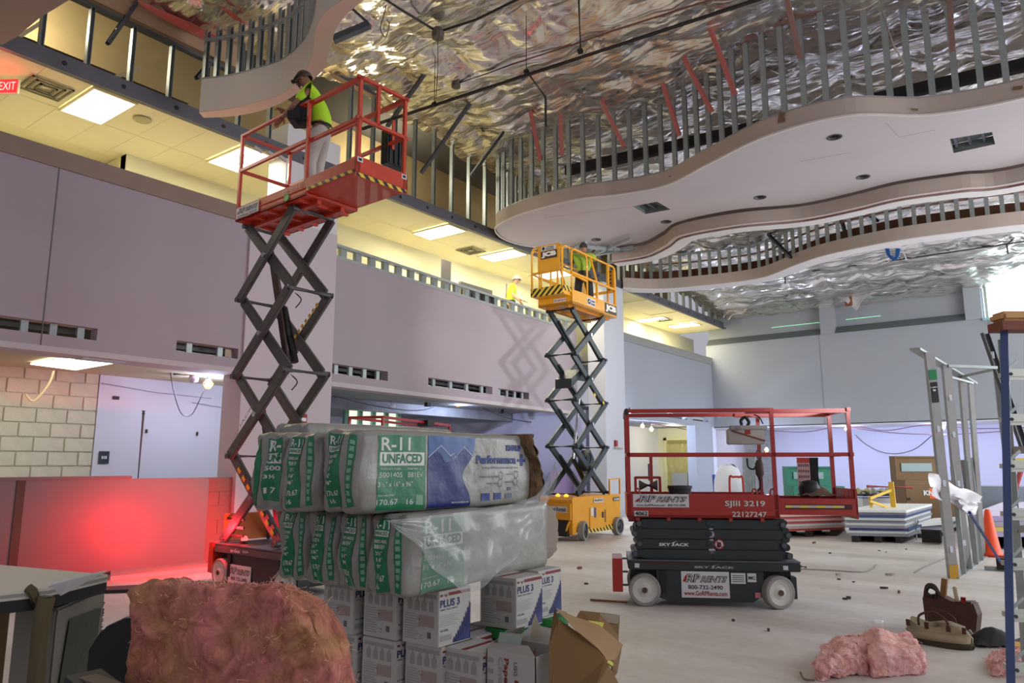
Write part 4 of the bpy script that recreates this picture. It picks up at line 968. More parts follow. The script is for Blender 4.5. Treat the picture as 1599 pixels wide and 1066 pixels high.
t = tag(MB().lathe([(.10, 0), (.12, .1), (.09, .17), (0, .19)], on_lift(2.05, .45, 1.14), n=16).build('black_helmet', black, smooth=True), 'black rounded cap beside the brown cloth on the lowered red lift', 'helmet')
tag(MB().bar(on_lift(-.42, .25, .012), on_lift(-.02, .1, .02), .02, .02).build('stick', mat('wood_dark', (120, 78, 50), .8)), 'short wooden stick on the floor beside the left wheel of the lowered lift', 'stick')
# ---------------------------------------------------------------- yellow lift
def yellow_lift(loc, rz):
    T = thing('scissor_lift', 'raised yellow scissor lift with dark arms near the middle pillar', 'scissor lift', loc, rz)
    W = .84; Lm = 2.0; zp = 4.80; zb = .86
    ym = yellow
    MB().prism([(-.05, .16), (.0, .12), (.5, .30), (.58, .13), (1.62, .13), (1.70, .30), (2.0, .34), (2.02, zb-.05), (1.98, zb), (-.02, zb), (-.06, zb-.05)], .03, W-.03, 'y').build('chassis', ym, T, bevel=.01)
    MB().box(.62, 1.30, .015, .03, .2, .62).build('service_door', ym, T, bevel=.004)
    MB().box(.52, 1.62, .02, .03, .13, .24).build('hazard_strip', hazard, T)
    d = decal((.66, .012, .46), (1, 0, 0), (0, 0, 1), .10, .16, offwhite, T, 'sticker'); decal((.80, .012, .42), (1, 0, 0), (0, 0, 1), .07, .2, mat('sticker_blue', (60, 60, 120), .6), T, 'sticker')
    decal((1.12, .012, .40), (1, 0, 0), (0, 0, 1), .08, .12, blackp, T, 'latch'); decal((1.24, .012, .3), (1, 0, 0), (0, 0, 1), .06, .26, mat('brown_patch', (130, 84, 30), .7), T, 'grille')
    d = decal((.80, .02, .72), (1, 0, 0), (0, 0, 1), .42, .08, offwhite, T, 'name_plate'); text('904.489.0271', plane_fn((.82, .012, .74), (1, 0, 0), (0, 0, 1), .38, .045), blackp, d, .01)
    d = decal((1.66, .02, .72), (1, 0, 0), (0, 0, 1), .28, .08, mat('sticker_dark', (60, 60, 60), .6), T, 'number_plate'); text('S-2646', plane_fn((1.68, .012, .735), (1, 0, 0), (0, 0, 1), .24, .05), white, d, .02)
    for u in (.30, 1.80):
        wheel(T, u, .0, -1, .19, .13, hm=jhub, turn=.25 if u < 1 else 0); wheel(T, u, W, 1, .19, .13, hm=jhub)
    MB().box(-.10, -.05, .05, W-.05, .42, .74).build('front_panel', ym, T)
    d = decal((-.103, .62, .56), (0, -1, 0), (0, 0, 1), .5, .12, offwhite, T, 'name_plate'); text('United Rentals', plane_fn((-.11, .60, .58), (0, -1, 0), (0, 0, 1), .46, .08), blackp, d, .02, slant=.02)
    MB().box(-.12, -.02, .12, W-.12, .1, .4).build('front_bumper', black, T)
    for v in (.05, .5): MB().tube(spline([(-.12, v, .4), (-.15, v+.04, .3), (-.1, v+.1, .2)], 4), .02, 6).build('cable_loop', ym, T)
    for v in (.26, .5):
        MB().lathe([(.045, 0), (.045, .03), (.02, .05), (0, .055)], (.02+.3*v, v, zb), n=14).build('amber_lamp', mat('amber_glow', (255, 150, 40), .4, emit=2.5), T)
    for a, b in (((1.5, .02, zb), (1.5, .02, zb+.30)), ((1.98, .02, zb), (1.98, .02, zb+.34)), ((1.5, .02, zb+.32), (1.98, .02, zb+.34))): MB().bar(a, b, .03).build('guard_rail', ym, T)
    s = scissor(T, .22, 1.52, .08, W-.08, zb+.05, zp-.06, 4, armdark, aw=.135, at_=.055, tube=.036)
    for v in (.2, W-.2):
        for k in range(4):
            MB().bar((1.5, v, zb+.05+k*s), (.5, v, zb+.05+k*s+s*.82), .025, .05).build('inner_link', armdark, T)
    a = V(.62, W/2, zb+s*.62); b = V(.98, W/2, zb+s*2.3)
    MB().cyl(V(1.12, W/2, zb+.3), a.lerp(b, .1), .06, 14).build('hydraulic_cylinder', black, T); MB().cyl(a.lerp(b, .1), b, .03, 12).build('cylinder_rod', chrome, T)
    MB().prism([(1.0, zb+.5), (1.34, zb+.42), (1.36, zb+.75), (1.2, zb+.95), (1.05, zb+.8)], W/2-.12, W/2+.1, 'y').build('cylinder_mount', armdark, T)
    MB().prism([(.3, zb+2*s+.3), (.75, zb+2*s+.62), (.72, zb+2*s+.74), (.3, zb+2*s+.5)], W/2-.2, W/2+.2, 'y').build('link_plate', armdark, T)
    for z0 in (zb+s*.8, zb+s*3.6):
        MB().tube(spline([(1.0, .3, z0), (1.12, .3, z0+.12), (1.22, .3, z0+.02), (1.15, .3, z0-.1)], 4), .012, 6).build('hydraulic_hose', black, T)
    for (u, z) in ((.9, zb+s*2.2), (1.28, zb+s*2.05)): decal((u, .03, z), (1, 0, -.8), (.8, 0, 1), .07, .06, mat('stripe_yellow', (214, 170, 40), .6), T, 'sticker')
    # platform
    o1 = MB().box(0, Lm, 0, W, zp, zp+.05).build('platform_deck', ym, T)
    MB().box(.1, Lm-.1, .15, .22, zp-.05, zp).box(.1, Lm-.1, W-.22, W-.15, zp-.05, zp).build('deck_beam', mat('amber_dark', (176, 110, 20), .5), T)
    for v0, v1 in ((0, .025), (W-.025, W)): MB().box(0, Lm, v0, v1, zp, zp+.30).build('side_panel', ym, T, bevel=.004)
    MB().box(0, .025, 0, W, zp, zp+.2).build('end_panel', ym, T)
    MB().box(-.30, .05, .04, W-.04, zp+.16, zp+.24).build('extension_deck', ym, T); MB().box(-.32, -.30, .02, W-.02, zp+.16, zp+.34).build('hazard_strip', hazard_y, T); MB().box(-.3, .03, .02, .04, zp+.24, zp+.34).build('hazard_strip', hazard, T)
    d = decal((-.004, .45, zp+.06), (0, -1, 0), (0, 0, 1), .3, .07, offwhite, T, 'sticker'); text('904.489.0271', plane_fn((-.01, .44, zp+.075), (0, -1, 0), (0, 0, 1), .28, .035), redp, d, .01)
    d = decal((1.42, -.003, zp+.05), (1, 0, 0), (0, 0, 1), .56, .22, mat('jcb_back', (70, 58, 44), .6), T, 'name_plate'); text('JCB', plane_fn((1.45, -.010, zp+.075), (1, 0, 0), (0, 0, 1), .50, .17), mat('jcb_white', (226, 222, 212), .6), d, .08)
    d = decal((.62, -.003, zp+.08), (1, 0, 0), (0, 0, 1), .36, .16, offwhite, T, 'name_plate')
    MB().lathe([(0, -.012), (.06, -.012)], (.70, 0, zp+.16), 'y', 20).build('logo_disc', blackp, d); MB().lathe([(0, -.016), (.022, -.016)], (.70, 0, zp+.16), 'y', 20).build('logo_dot', white, d)
    text('United', plane_fn((.78, -.010, zp+.165), (1, 0, 0), (0, 0, 1), .17, .05), blackp, d, .03); text('Rentals', plane_fn((.78, -.010, zp+.10), (1, 0, 0), (0, 0, 1), .18, .05), blackp, d, .03)
    top = zp+1.19; mid = zp+.66; pw = .045
    def hoop(u0, v0, u1, v1, zlo, ztop, name='hoop_rail'):
        r = .1; a = V(u0, v0, 0); b = V(u1, v1, 0); dd = (b-a).normalized()*r
        pts = [V(u0, v0, zlo), V(u0, v0, ztop-r), V(u0, v0, ztop)+dd*.3-V(0, 0, r*.3), V(u0, v0, ztop)+dd, V(u1, v1, ztop)-dd, V(u1, v1, ztop)-dd*.3-V(0, 0, r*.3), V(u1, v1, ztop-r), V(u1, v1, zlo)]
        return MB().tube(pts, pw/2, 8).build(name, ym, T, smooth=True)
    for v in (.015, W-.015):
        hoop(.02, v, Lm-.03, v, zp+.2, top); MB().bar((.0, v, mid), (Lm-.1, v, mid), pw).build('mid_rail', ym, T)
        MB().bar((1.1, v, zp+.2), (1.1, v, mid), pw).build('post', ym, T); MB().bar((.82, v, top), (1.1, v, mid), .035).build('slanted_rail', ym, T); MB().bar((1.62, v, mid), (1.62, v, top-.02), pw).build('post', ym, T)
        hoop(-.30, v+(.03 if v < .1 else -.03), .72, v+(.03 if v < .1 else -.03), zp+.25, top+.0)
        MB().bar((-.3, v+(.03 if v < .1 else -.03), mid), (.7, v+(.03 if v < .1 else -.03), mid-.05), .035).build('mid_rail', ym, T)
    hoop(-.31, .05, -.31, W-.05, zp+.25, top+.03)
    for v in (.32, .56): MB().bar((-.31, v, zp+.3), (-.31, v, mid), .03).build('post', ym, T)
    MB().bar((-.31, .05, mid), (-.31, W-.05, mid), .04).build('mid_rail', ym, T)
    MB().prism([(.08, mid), (W-.22, mid), (W-.22, top+.0), (W-.3, top+.03), (.16, top+.03), (.08, top-.03)], -.345, -.325, 'x').build('sign_panel', ym, T)
    d = decal((-.348, W-.30, top-.26), (0, -1, 0), (0, 0, 1), .40, .17, mat('jcb_back', (70, 58, 44), .6), T, 'name_plate'); text('JCB', plane_fn((-.356, W-.32, top-.24), (0, -1, 0), (0, 0, 1), .36, .13), mat('jcb_white', (226, 222, 212), .6), d, .08)
    d = decal((-.348, W-.31, top-.08), (0, -1, 0), (0, 0, 1), .36, .09, offwhite, T, 'name_plate')
    text('United', plane_fn((-.356, W-.44, top-.035), (0, -1, 0), (0, 0, 1), .18, .035), blackp, d, .03); text('Rentals', plane_fn((-.356, W-.44, top-.073), (0, -1, 0), (0, 0, 1), .19, .03), blackp, d, .03)
    MB().lathe([(0, -.008), (.035, -.008)], (-.349, W-.37, top-.035), 'x', 16).build('logo_disc', blackp, d)
    # end gate with perforated plate
    MB().box(Lm-.06, Lm-.02, .0, W, zp+.6, zp+.66).build('gate_bar', ym, T); MB().box(Lm-.05, Lm-.03, .03, .20, mid, top-.05).build('gate_plate', mat('amber_dark', (176, 110, 20), .5), T)
    for k in range(5): MB().lathe([(0, -.003), (.025, -.003)], (Lm-.06, .11, mid+.08+k*.09), 'x', 10).build('hole', black, T)
    for v in (.03, .2, W-.03): MB().bar((Lm-.04, v, zp+.2), (Lm-.04, v, top-.05), .04).build('post', ym, T)
    MB().tube(spline([(1.25, .35, zp+.35), (1.25, .35, mid+.12), (1.35, .35, mid+.2), (1.6, .35, mid+.22), (1.7, .35, mid+.12), (1.7, .35, zp+.4)], 5), .02, 8).build('control_hoop', black, T)
    return T
LY = yellow_lift((-7.98, 12.75, 0), math.radians(91.5))
# fourth lift: only its red railing shows over the bags
t = thing('scissor_lift', 'distant red scissor lift whose railing shows just above the insulation bags', 'scissor lift')
for k, (X0, zt) in enumerate(((0, 2.25),)):
    a = at(545, 650, d=14); b = at(598, 648, d=13.2); c = at(700, 660, d=16.4)
    za = a.z; P = [V(a.x, a.y, 0), V(b.x, b.y, 0), V(c.x, c.y, 0), V(c.x-.7, c.y+.3, 0)]
    P = [V(-9.2, 10.6, 0), V(-8.45, 10.7, 0), V(-8.6, 13.1, 0), V(-9.35, 13.0, 0)]
a = at(546, 652, d=13.8); b = at(598, 649, d=13.6); c = at(702, 659, d=16.5); e = a+(c-b)
q0, q1, q2, q3 = [V(p.x, p.y, 0) for p in (a, b, c, e)]
for z in (a.z, a.z-.45):
    for p, q in ((q0, q1), (q1, q2), (q2, q3), (q3, q0)): MB().bar(p+V(0, 0, z), q+V(0, 0, z), .05).build('rail', red, t)
for p in (q0, q1, q2, q3): MB().bar(p+V(0, 0, .9), p+V(0, 0, a.z), .045).build('post', red, t)
c_ = (q0+q1+q2+q3)/4
def quadbox(z0, z1, nm, m, k=1.0):
    Q = [c_+(p-c_)*k for p in (q0, q1, q2, q3)]
    MB().add([p+V(0, 0, z) for z in (z0, z1) for p in Q], [(3, 2, 1, 0), (4, 5, 6, 7), (0, 1, 5, 4), (1, 2, 6, 5), (2, 3, 7, 6), (3, 0, 4, 7)]).build(nm, m, t)
quadbox(.9, 1.1, 'platform', red); quadbox(.5, .9, 'folded_arms', charcoal, .85); quadbox(.12, .5, 'chassis', charcoal, .92)
for p in (q0, q1, q2, q3):
    q = c_+(p-c_)*.85; MB().cyl((q.x-.06, q.y, .16), (q.x+.06, q.y, .16), .16, 16).build('wheel', tyre, t)
p = (q1.lerp(q2, .6)); MB().cbox((p.x, p.y, a.z-.02), .3, .2, .12).build('control_box', black, t)
# ---------------------------------------------------------------- insulation bags
bagw = mat('bag_plastic', (138, 136, 129), .38, bump=.5, bscale=9, var=.06, vscale=3, coat=.15)
green = mat('bag_green', (12, 112, 70), .4, bump=.35, bscale=9); bwhite = mat('bag_white', (206, 206, 200), .45)
bblue = mat('bag_blue', (10, 34, 108), .4, bump=.3, bscale=9); bblue2 = mat('bag_blue_light', (44, 80, 134), .4); bblue3 = mat('bag_blue_sky', (46, 88, 150), .4)
def bag(loc, rz, L, T, H, seed, label, ends='strip', front=False, group=None, faded=False):
    t = thing('insulation_bag', label, 'insulation bag', loc, rz, group)
    P = 13
    def Sf(a, b, c, e=0):
        rr_ = .034; hx_ = (L/2, T/2, H/2); p_ = [a*hx_[0], b*hx_[1], c*hx_[2]]; q_ = [max(-h+rr_, min(h-rr_, t_)) for t_, h in zip(p_, hx_)]; dv = V(*[i-j for i, j in zip(p_, q_)])
        if dv.length > 1e-9: dv = dv.normalized()*rr_
        x, y, z = [(i+j)/h for i, j, h in zip(q_, dv, hx_)]
        end = max(0, -a-.55)/.45
        q = V(x*L/2, y*T/2, z*H/2)
        amp = .007+.013*end
        n = noise.noise(q*5+V(seed*7, 0, 0))*amp*1.2+.008*end*math.sin(z*4+6*y+seed)+(.004+.007*end)*noise.noise(V(q.x*9, q.y*22, q.z*9)+V(seed, 3, 0))+.004*noise.noise(q*30+V(seed, 3, 0))*(.4+end)
        pinch = 1-.07*end*abs(c)**3
        d = V(x*L, y*T*3, z*H*2).normalized()
        q = V(q.x-.025*end*(1-abs(b)**2)*(1-abs(c)**2), q.y*pinch, q.z*(1-.03*end))
        q += d*(n+e)
        return q+V(L/2, T/2, H/2)
    mb = MB(); N = 14
    for ax in range(3):
        for sg in (-1, 1):
            nu, nv = (N, N*2) if ax == 0 else (N*2, N)
            def fn(u, v, ax=ax, sg=sg):
                u = math.sin(PI*(u-.5)); v = math.sin(PI*(v-.5))
                return Sf(sg, u, v) if ax == 0 else Sf(u, sg, v) if ax == 1 else Sf(u, v, sg)
            mb.grid(fn, 30, 22)
    me = mb.build('wrapper', bagw, t, smooth=True)
    bm = bmesh.new(); bm.from_mesh(me.data); bmesh.ops.remove_doubles(bm, verts=bm.verts, dist=1e-4); bmesh.ops.recalc_face_normals(bm, faces=bm.faces); bm.to_mesh(me.data); bm.free()
    def patch(f, name, m, nu=14, nv=18): return MB().grid(f, nu, nv).build(name, m, t, smooth=True)
    if ends:
        def E(b0, b1, c0, c1, e=.003): return lambda u, v: Sf(-1, b0+(b1-b0)*u, c0+(c1-c0)*v, e)
        if ends == 'strip':
            patch(E(.52, -.20, -.90, .90), 'green_panel', green)
            patch(E(-.50, -.78, -.86, .88), 'green_stripe', green, 4, 18)
            for k_ in range(9): patch(E(-.56, -.72, -.72+.17*k_, -.62+.17*k_+.02*(k_%2), .004), 'stripe_lettering', mat('stripe_ink', (120, 160, 136), .5), 2, 2)
            patch(E(.49, -.17, .46, .60, .004), 'white_box', bwhite, 6, 3)
            rows = [('R-11', .64, .84, .14, -.48), ('5001405', .30, .38, .12, -.42), ('B81EV', .16, .26, .10, -.34), ('3½"', 0, .10, .08, -.2), ('16"', -.16, -.06, .08, -.2), ('96"', -.32, -.22, .08, -.2), ('170.67', -.60, -.46, .12, -.38), ('16', -.80, -.68, .10, -.12)]
            for s_, c0, c1, b0, b1 in rows: text(s_, E(b0+.31, b1+.31, c0, c1, .005), bwhite, t, .02, subdiv=True)
            text('UNFACED', E(.45, -.14, .485, .575, .006), mat('bag_green_ink', (20, 110, 74), .5), t, .02, subdiv=True)
        elif ends == 'big':
            patch(E(.72, .34, -.85, .85), 'green_stripe', green, 6, 18); patch(E(-.05, -.86, -.72, .86), 'green_panel', green)
            for s_, c0, c1, b0, b1 in (('R-', .52, .82, -.14, -.82), ('500', .02, .14, -.14, -.82), ('3½', -.18, -.08, -.14, -.6), ('17', -.55, -.40, -.14, -.7)): text(s_, E(b0, b1, c0, c1, .005), bwhite, t, .03, subdiv=True)
            patch(E(-.14, -.84, .2, .46, .004), 'white_box', bwhite, 6, 3); text('UN', E(-.20, -.76, .24, .43, .006), _M.get('bag_green_ink') or green, t, .04, subdiv=True)
    if front:
        def X(Y): return 2*(Y-loc[1])/L-1
        def F(a0, a1, c0, c1, e=.003): return lambda u, v: Sf(a0+(a1-a0)*u, -1, c0+(c1-c0)*v, e)
        px = [at(p, q, x=loc[0]).y for p, q in front]
        g0, g1, m0, m1, k0, k1 = [X(p) for p in px]
        G = lambda u0, u1, c0, c1, e=.005: F(g0+(g1-g0)*u0, g0+(g1-g0)*u1, c0, c1, e)
        gm = green if not faded else mat('green_veiled', (92, 140, 112), .5)
        patch(F(g0, g1, -.95, .86), 'green_panel', gm, 20, 20)
        for s_, u0, u1, c0, c1, bo in (('R-11', .06, .66, .48, .80, .02), ('PRODUCT CODE', .06, .46, .02, .06, .01), ('ITEM REF. #', .60, .90, .02, .06, .01), ('5001405', .04, .50, -.16, -.04, .0), ('B81EV', .62, .94, -.16, -.04, .0), ('3½" x 16" x 96"', .02, .72, -.38, -.26, -.0), ('SQUARE FEET', .02, .36, -.60, -.56, .01), ('170.67', .0, .42, -.80, -.67, .0), ('16', .60, .74, -.80, -.67, .0)):
            text(s_, G(u0, u1, c0, c1), bwhite, t, bo, subdiv=True)
        MB().grid(G(.04, .97, .12, .44, .004), 12, 4).build('white_box', bwhite, t); text('UNFACED', G(.09, .92, .17, .40, .006), _M.get('bag_green_ink') or green, t, .03, subdiv=True)
        MB().grid(G(.80, .95, -.82, -.58, .005), 4, 4).build('code_box', mat('green_pale', (120, 160, 130), .5), t)
        if not faded:
            # blue mountain panel, pinched in the middle on the right
            def Mn(u, v, e=.0035):
                c = -.97+1.83*v; r = m1-(m1-m0)*(.22*math.exp(-((v-.45)/.22)**2)+.12*(1-v)); return Sf(m0+(r-m0)*u, -1, c, e)
            patch(lambda u, v: Mn(u, v), 'blue_panel', bblue, 16, 24)
            def Mt(pts, e, m_, nm):
                # polygon fan in (u,v) of the panel, refined
                mb_ = MB(); n_ = 16
                def top(u):
                    for (ua, va), (ub, vb) in zip(pts, pts[1:]):
                        if ua <= u <= ub: return va+(vb-va)*(u-ua)/max(1e-6, ub-ua)
                    return pts[-1][1]
                mb_.grid(lambda u, v: Mn(u, (top(u)*(1-v)+(1.0)*v), e), 28, 6).build(nm, m_, t, smooth=True)
            Mt([(0, .70), (.25, .86), (.48, .72), (.55, .76), (.60, .70), (.75, .86), (1, .72)], .0045, bblue3, 'sky_print')
            mb_ = MB(); prof = [(0, .70), (.25, .86), (.48, .72), (.55, .76), (.60, .70), (.75, .86), (1, .72)]
            for (ua, va), (ub, vb) in zip(prof, prof[1:]):
                mb_.grid(lambda u, v: Mn(ua+(ub-ua)*u, va+(vb-va)*u+(.012*v), .006), 6, 1)
            mb_.build('ridge_line', mat('ridge_white', (190, 200, 214), .5), t)
            mb_ = MB(); mb_.grid(lambda u, v: Mn(.08+.62*u, (.70+.16*(1-abs(u*2-.55)/1.45)-.18*v*(1-abs(u*2-1))), .005), 14, 3).build('near_peak', bblue2, t)
            K = lambda u0, u1, c0, c1, e=.005: F(k0+(k1-k0)*u0, k0+(k1-k0)*u1, c0, c1, e)
            ink = mat('bag_blue_ink', (16, 46, 124), .5)
            text('KNAUF', K(.60, .92, .52, .70), ink, t, .06, subdiv=True); text('Performance', K(.02, .80, .16, .40), ink, t, .04, subdiv=True)
            MB().grid(K(.84, 1.02, .22, .30), 5, 2).grid(K(.905, .96, .10, .44), 2, 5).build('plus_mark', ink, t)
            gk = mat('bag_grey_ink', (100, 110, 130), .6)
            text('ECOSE® FIBERGLASS INSULATION', K(.14, .84, .03, .08), gk, t, .01)
            for (s_, u0, u1, c) in (('FORMALDEHYDE FREE', .08, .44, -.18), ('HIGHEST IECC', .60, .76, -.12), ('DURABLE THERMAL', .20, .42, -.36), ('GREEN PRODUCT', .56, .74, -.34)):
                text(s_, K(u0, u1, c-.03, c+.02), gk, t, .01)
            for (u0, c) in ((.48, -.16), (.80, -.14), (.46, -.36), (.78, -.34)):
                for q_ in range(10):
                    a0, a1 = 2*PI*q_/10, 2*PI*(q_+1)/10
                    f_ = K(0, 1, -1, 1)
                    def cc_(an, rr, u0=u0, c=c): return f_(u0+.045*rr*math.cos(an), (c+1)/2+.055*rr*math.sin(an))
                    MB().add([cc_(a0, 1), cc_(a1, 1), cc_(a1, .84), cc_(a0, .84)], [(0, 1, 2, 3)]).build('icon_ring', gk, t) if q_ % 10 < 10 and u0 else None
            for (u0, u1, c0, c1) in ((.10, .26, -.82, -.62), (.34, .48, -.80, -.62), (.62, .70, -.58, -.48), (.58, .72, -.8, -.66)): MB().grid(K(u0, u1, c0, c1), 3, 3).build('cert_mark', gk if u0 > .5 else ink, t)
            text('manson-insulation.com', (lambda a, b: Mn(.55+.4*a, .07+.03*b, .005)), bwhite, t, .01)
    return t, Sf
xT, yT = -2.70, 2.41
b1, S1 = bag((xT, yT, 1.265), PI/2, 1.40, .28, .41, 1, 'top insulation bag nearest the camera, blue mountain panel on its side', 'strip', [(590, 740), (664, 740), (668, 740), (742, 730), (742, 730), (818, 730)], 'insulation bags, upper row')
bag((xT-.285, yT-.02, 1.265), PI/2, 1.40, .28, .40, 2, 'middle insulation bag of the upper row, only its wrinkled end showing', 'strip', group='insulation bags, upper row')
bag((xT-.57, yT-.0, 1.26), PI/2, 1.36, .29, .41, 3, 'leftmost insulation bag of the upper row, cut-off large lettering on its end', 'big', group='insulation bags, upper row')
bag((xT-.86, yT+.35, 1.25), PI/2, 1.30, .30, .50, 4, 'grey wrapped insulation bundle behind the upper row, rising above it', None, group='insulation bags, upper row')
xL, yL = -2.58, 2.62
for k in range(4):
    bag((xL-.262*k, yL+.01*k, .868), PI/2+(.10 if k == 0 else .0), 1.42, .255, .395, 10+k, ('nearest insulation bag of the lower row, partly under clear plastic', 'second insulation bag from the right in the lower row', 'third insulation bag from the right in the lower row', 'leftmost insulation bag of the lower row, nearest the raised red lift')[k], 'strip',
        [(662, 870), (735, 870), (736, 870), (737, 870), (738, 870), (739, 870)] if k == 0 else False, 'insulation bags, lower row', faded=(k == 0))
# brown glass wool bursting from the open bag end
wool = mat('brown_wool2', (128, 100, 70), .95, bump=1, bscale=45, var=.35, vscale=18, c2=(78, 58, 40), stretch=(1, 1, .25))
def wl_f(u, v):
    a = 2*PI*u; z = 1.285+.40*v; yy = 3.80+.05*math.sin(v*5)+.03*noise.noise(V(u*5, v*9, 1))
    return V(-2.84+.20*math.cos(a)*(1+.1*noise.noise(V(u*9, v*7, 0))), yy+.055*math.sin(a)*(1+.4*noise.noise(V(u*8, v*12, 3))), z)
o = MB().grid(wl_f, 40, 30).build('glass_wool', wool, smooth=True); tag(o, 'brown glass wool bulging from the open right end of the top bag', 'insulation')
# grey rolled bundle at the right end of the lower row
o = MB().grid(lambda u, v: V(-2.93+.21*math.copysign(abs(math.cos(2*PI*u))**.5, math.cos(2*PI*u)), 3.93+.40*(v-.5)+.01*math.sin(u*90), 1.07+.195*math.copysign(abs(math.sin(2*PI*u))**.5, math.sin(2*PI*u))*(1-.12*abs(v*2-1)**4)), 90, 10)
o = o.build('batt_edge', mat('grey_brown_batt', (150, 138, 126), .9, bump=.6, bscale=20, var=.2, stretch=(1, .1, 1))); tag(o, 'grey-brown batt edges at the right end of the lower bags', 'insulation')
# clear plastic sheet
pm = bpy.data.materials.new('clear_plastic'); pm.use_nodes = True; nt = pm.node_tree; b = nt.nodes['Principled BSDF']
b.inputs['Base Color'].default_value = rgb(176, 178, 176); b.inputs['Roughness'].default_value = .16; b.inputs['Alpha'].default_value = .44
nn = nt.nodes.new('ShaderNodeTexNoise'); nn.inputs['Scale'].default_value = 9; nn.inputs['Detail'].default_value = 4; bp_ = nt.nodes.new('ShaderNodeBump'); bp_.inputs['Strength'].default_value = .5
nt.links.new(nn.outputs[0], bp_.inputs['Height']); nt.links.new(bp_.outputs[0], b.inputs['Normal'])
top = resample([at(*p, x=-2.50) for p in ((598, 812), (660, 806), (740, 796), (800, 786), (835, 772), (853, 745), (862, 720))], n=30)
bot = resample([at(*p, x=-2.48) for p in ((606, 818), (640, 845), (680, 893), (722, 928), (742, 920), (770, 897), (800, 872), (835, 835), (852, 790), (864, 740))], n=30)
def shf(u, v):
    i = u*30; k = min(29, int(i)); a = top[k].lerp(top[k+1], i-k); b_ = bot[k].lerp(bot[k+1], i-k); p = a.lerp(b_, v)
    fold = .012*math.sin(u*38+v*3)*v+.02*noise.noise(V(u*7, v*4, 0))
    return p+V(fold+.03*math.sin(v*PI)*0, 0, 0)+V(.02, 0, 0)
tag(MB().grid(shf, 90, 24).build('plastic_sheet', pm, smooth=True), 'clear plastic sheet draped over the lower insulation bags, hanging to a point', 'plastic sheet')

# ---------------------------------------------------------------- joint compound boxes
boxm = mat('box_white', (182, 180, 174), .7, var=.04); ink = mat('box_ink', (150, 148, 146), .8); ink2 = mat('box_ink_dark', (96, 96, 100), .8)
navy = mat('box_navy', (32, 38, 96), .6); maroon = mat('box_maroon', (120, 34, 36), .6); mauve = mat('box_mauve', (160, 140, 136), .8)
def cbox_(loc, label, s=.25, h=.268, front=True, rz=0, tape=True):
    t = thing('carton', label, 'box', loc, rz, 'joint compound cartons')
    # local: x 0..-s to the left (left face faces -y), y 0..s away (right face faces +x)
    MB().box(-s, 0, 0, s, 0, h).build('carton_body', boxm, t, bevel=.003)
    MB().box(-s*.56, -s*.44, 0.01, s-.01, h, h+.001).build('tape', maroon if tape else boxm, t)
    # left (instruction) face
    E = lambda a, b: V(-s+s*a, -.0015, h*b)
    mb = MB()
    def r(mb, a0, a1, b0, b1): mb.add([E(a0, b0), E(a1, b0), E(a1, b1), E(a0, b1)], [(0, 1, 2, 3)])
    r(mb, .06, .94, .86, .93)
    for k in range(4):
        a = .14+.2*k; r(mb, a, a+.13, .62, .78); mb.add([E(a+.02, .78), E(a+.07, .86), E(a+.09, .84), E(a+.11, .78)], [(0, 1, 2, 3)])
    for k in range(11): r(mb, .06, .38+.06*((k*7) % 3), .54-.045*k, .555-.045*k)
    mb.build('instruction_print', ink, t)
    mb = MB(); r(mb, .46, .88, .34, .54); mb.build('picture_print', mauve, t)
    mb = MB(); r(mb, .70, .80, .14, .25); mb.build('code_print', ink2, t)
    mb = MB(); r(mb, .5, .58, .16, .19); r(mb, .5, .58, .11, .13); mb.build('mark_print', ink, t)
    if front:
        Rr = lambda a, b: V(.0015, s*a, h*b)
        def rr(nm, m_, *qs):
            mb = MB()
            for a0, a1, b0, b1 in qs: mb.add([Rr(a0, b0), Rr(a1, b0), Rr(a1, b1), Rr(a0, b1)], [(0, 1, 2, 3)])
            return mb.build(nm, m_, t)
        rr('maroon_band', maroon, (.30, .97, .90, .96), (.04, .12, .90, .94))
        MB().add([Rr(.15, .95), Rr(.22, .88), Rr(.28, .95), Rr(.22, .92)], [(0, 1, 2, 3)]).build('bird_mark', maroon, t)
        text('PLUS 3', lambda a, b: Rr(.04+.60*a, .70+.14*b), navy, t, .03); text('TM/MC  READY-MIXED', lambda a, b: Rr(.04+.54*a, .645+.03*b), ink2, t, .01)
        rr('text_lines', ink, *[(.04, .60-.05*((k*5) % 3), .54-.035*k, .55-.035*k) for k in range(6)]); rr('grey_tag', ink, (.05, .40, .10, .2)); text('4.5 GAL', lambda a, b: Rr(.05+.25*a, .27+.04*b), navy, t, .02)
        mb = MB()
        for k in range(9):
            a = .44+.06*k; mb.add([Rr(a, .03), Rr(a+.065, .03), Rr(a+.065, .06+.62*((k+1)/9)**1.3), Rr(a+.03, .12+.64*((k+.6)/9)**1.3), Rr(a, .06+.52*(k/9)**1.3)], [(0, 1, 2, 3, 4)])
        mb.build('skyline_print', navy, t)
        mb = MB()
        for k in range(6):
            a = .56+.065*k; mb.add([Rr(a, .05)+V(.0008, 0, 0), Rr(a+.04, .05)+V(.0008, 0, 0), Rr(a+.05, .10+.35*(k/6))+V(.0008, 0, 0)], [(0, 1, 2)])
        mb.build('skyline_light', mat('box_blue', (70, 84, 150), .6), t)
    return t
def corner(px, py, z): q = at(px, py, z=z); return q
q3_ = at(684, 1012, z=.60); z1_, z2_, z3_ = .60, .33, .06
B3 = (q3_.x, q3_.y)
cbox_((B3[0], B3[1], z1_), 'white carton with big navy lettering, third from left, directly under the bag corner')
cbox_((B3[0]-.275, B3[1]-.02, z1_), 'white carton second from left in the top carton row')
cbox_((B3[0]-.56, B3[1]-.06, z1_), 'leftmost white carton of the top row, beside the pink batt')
q = at(563, 1062, z=.36); 
cbox_((B3[0]-.55, B3[1]-.04, z2_), 'leftmost white carton of the second row')
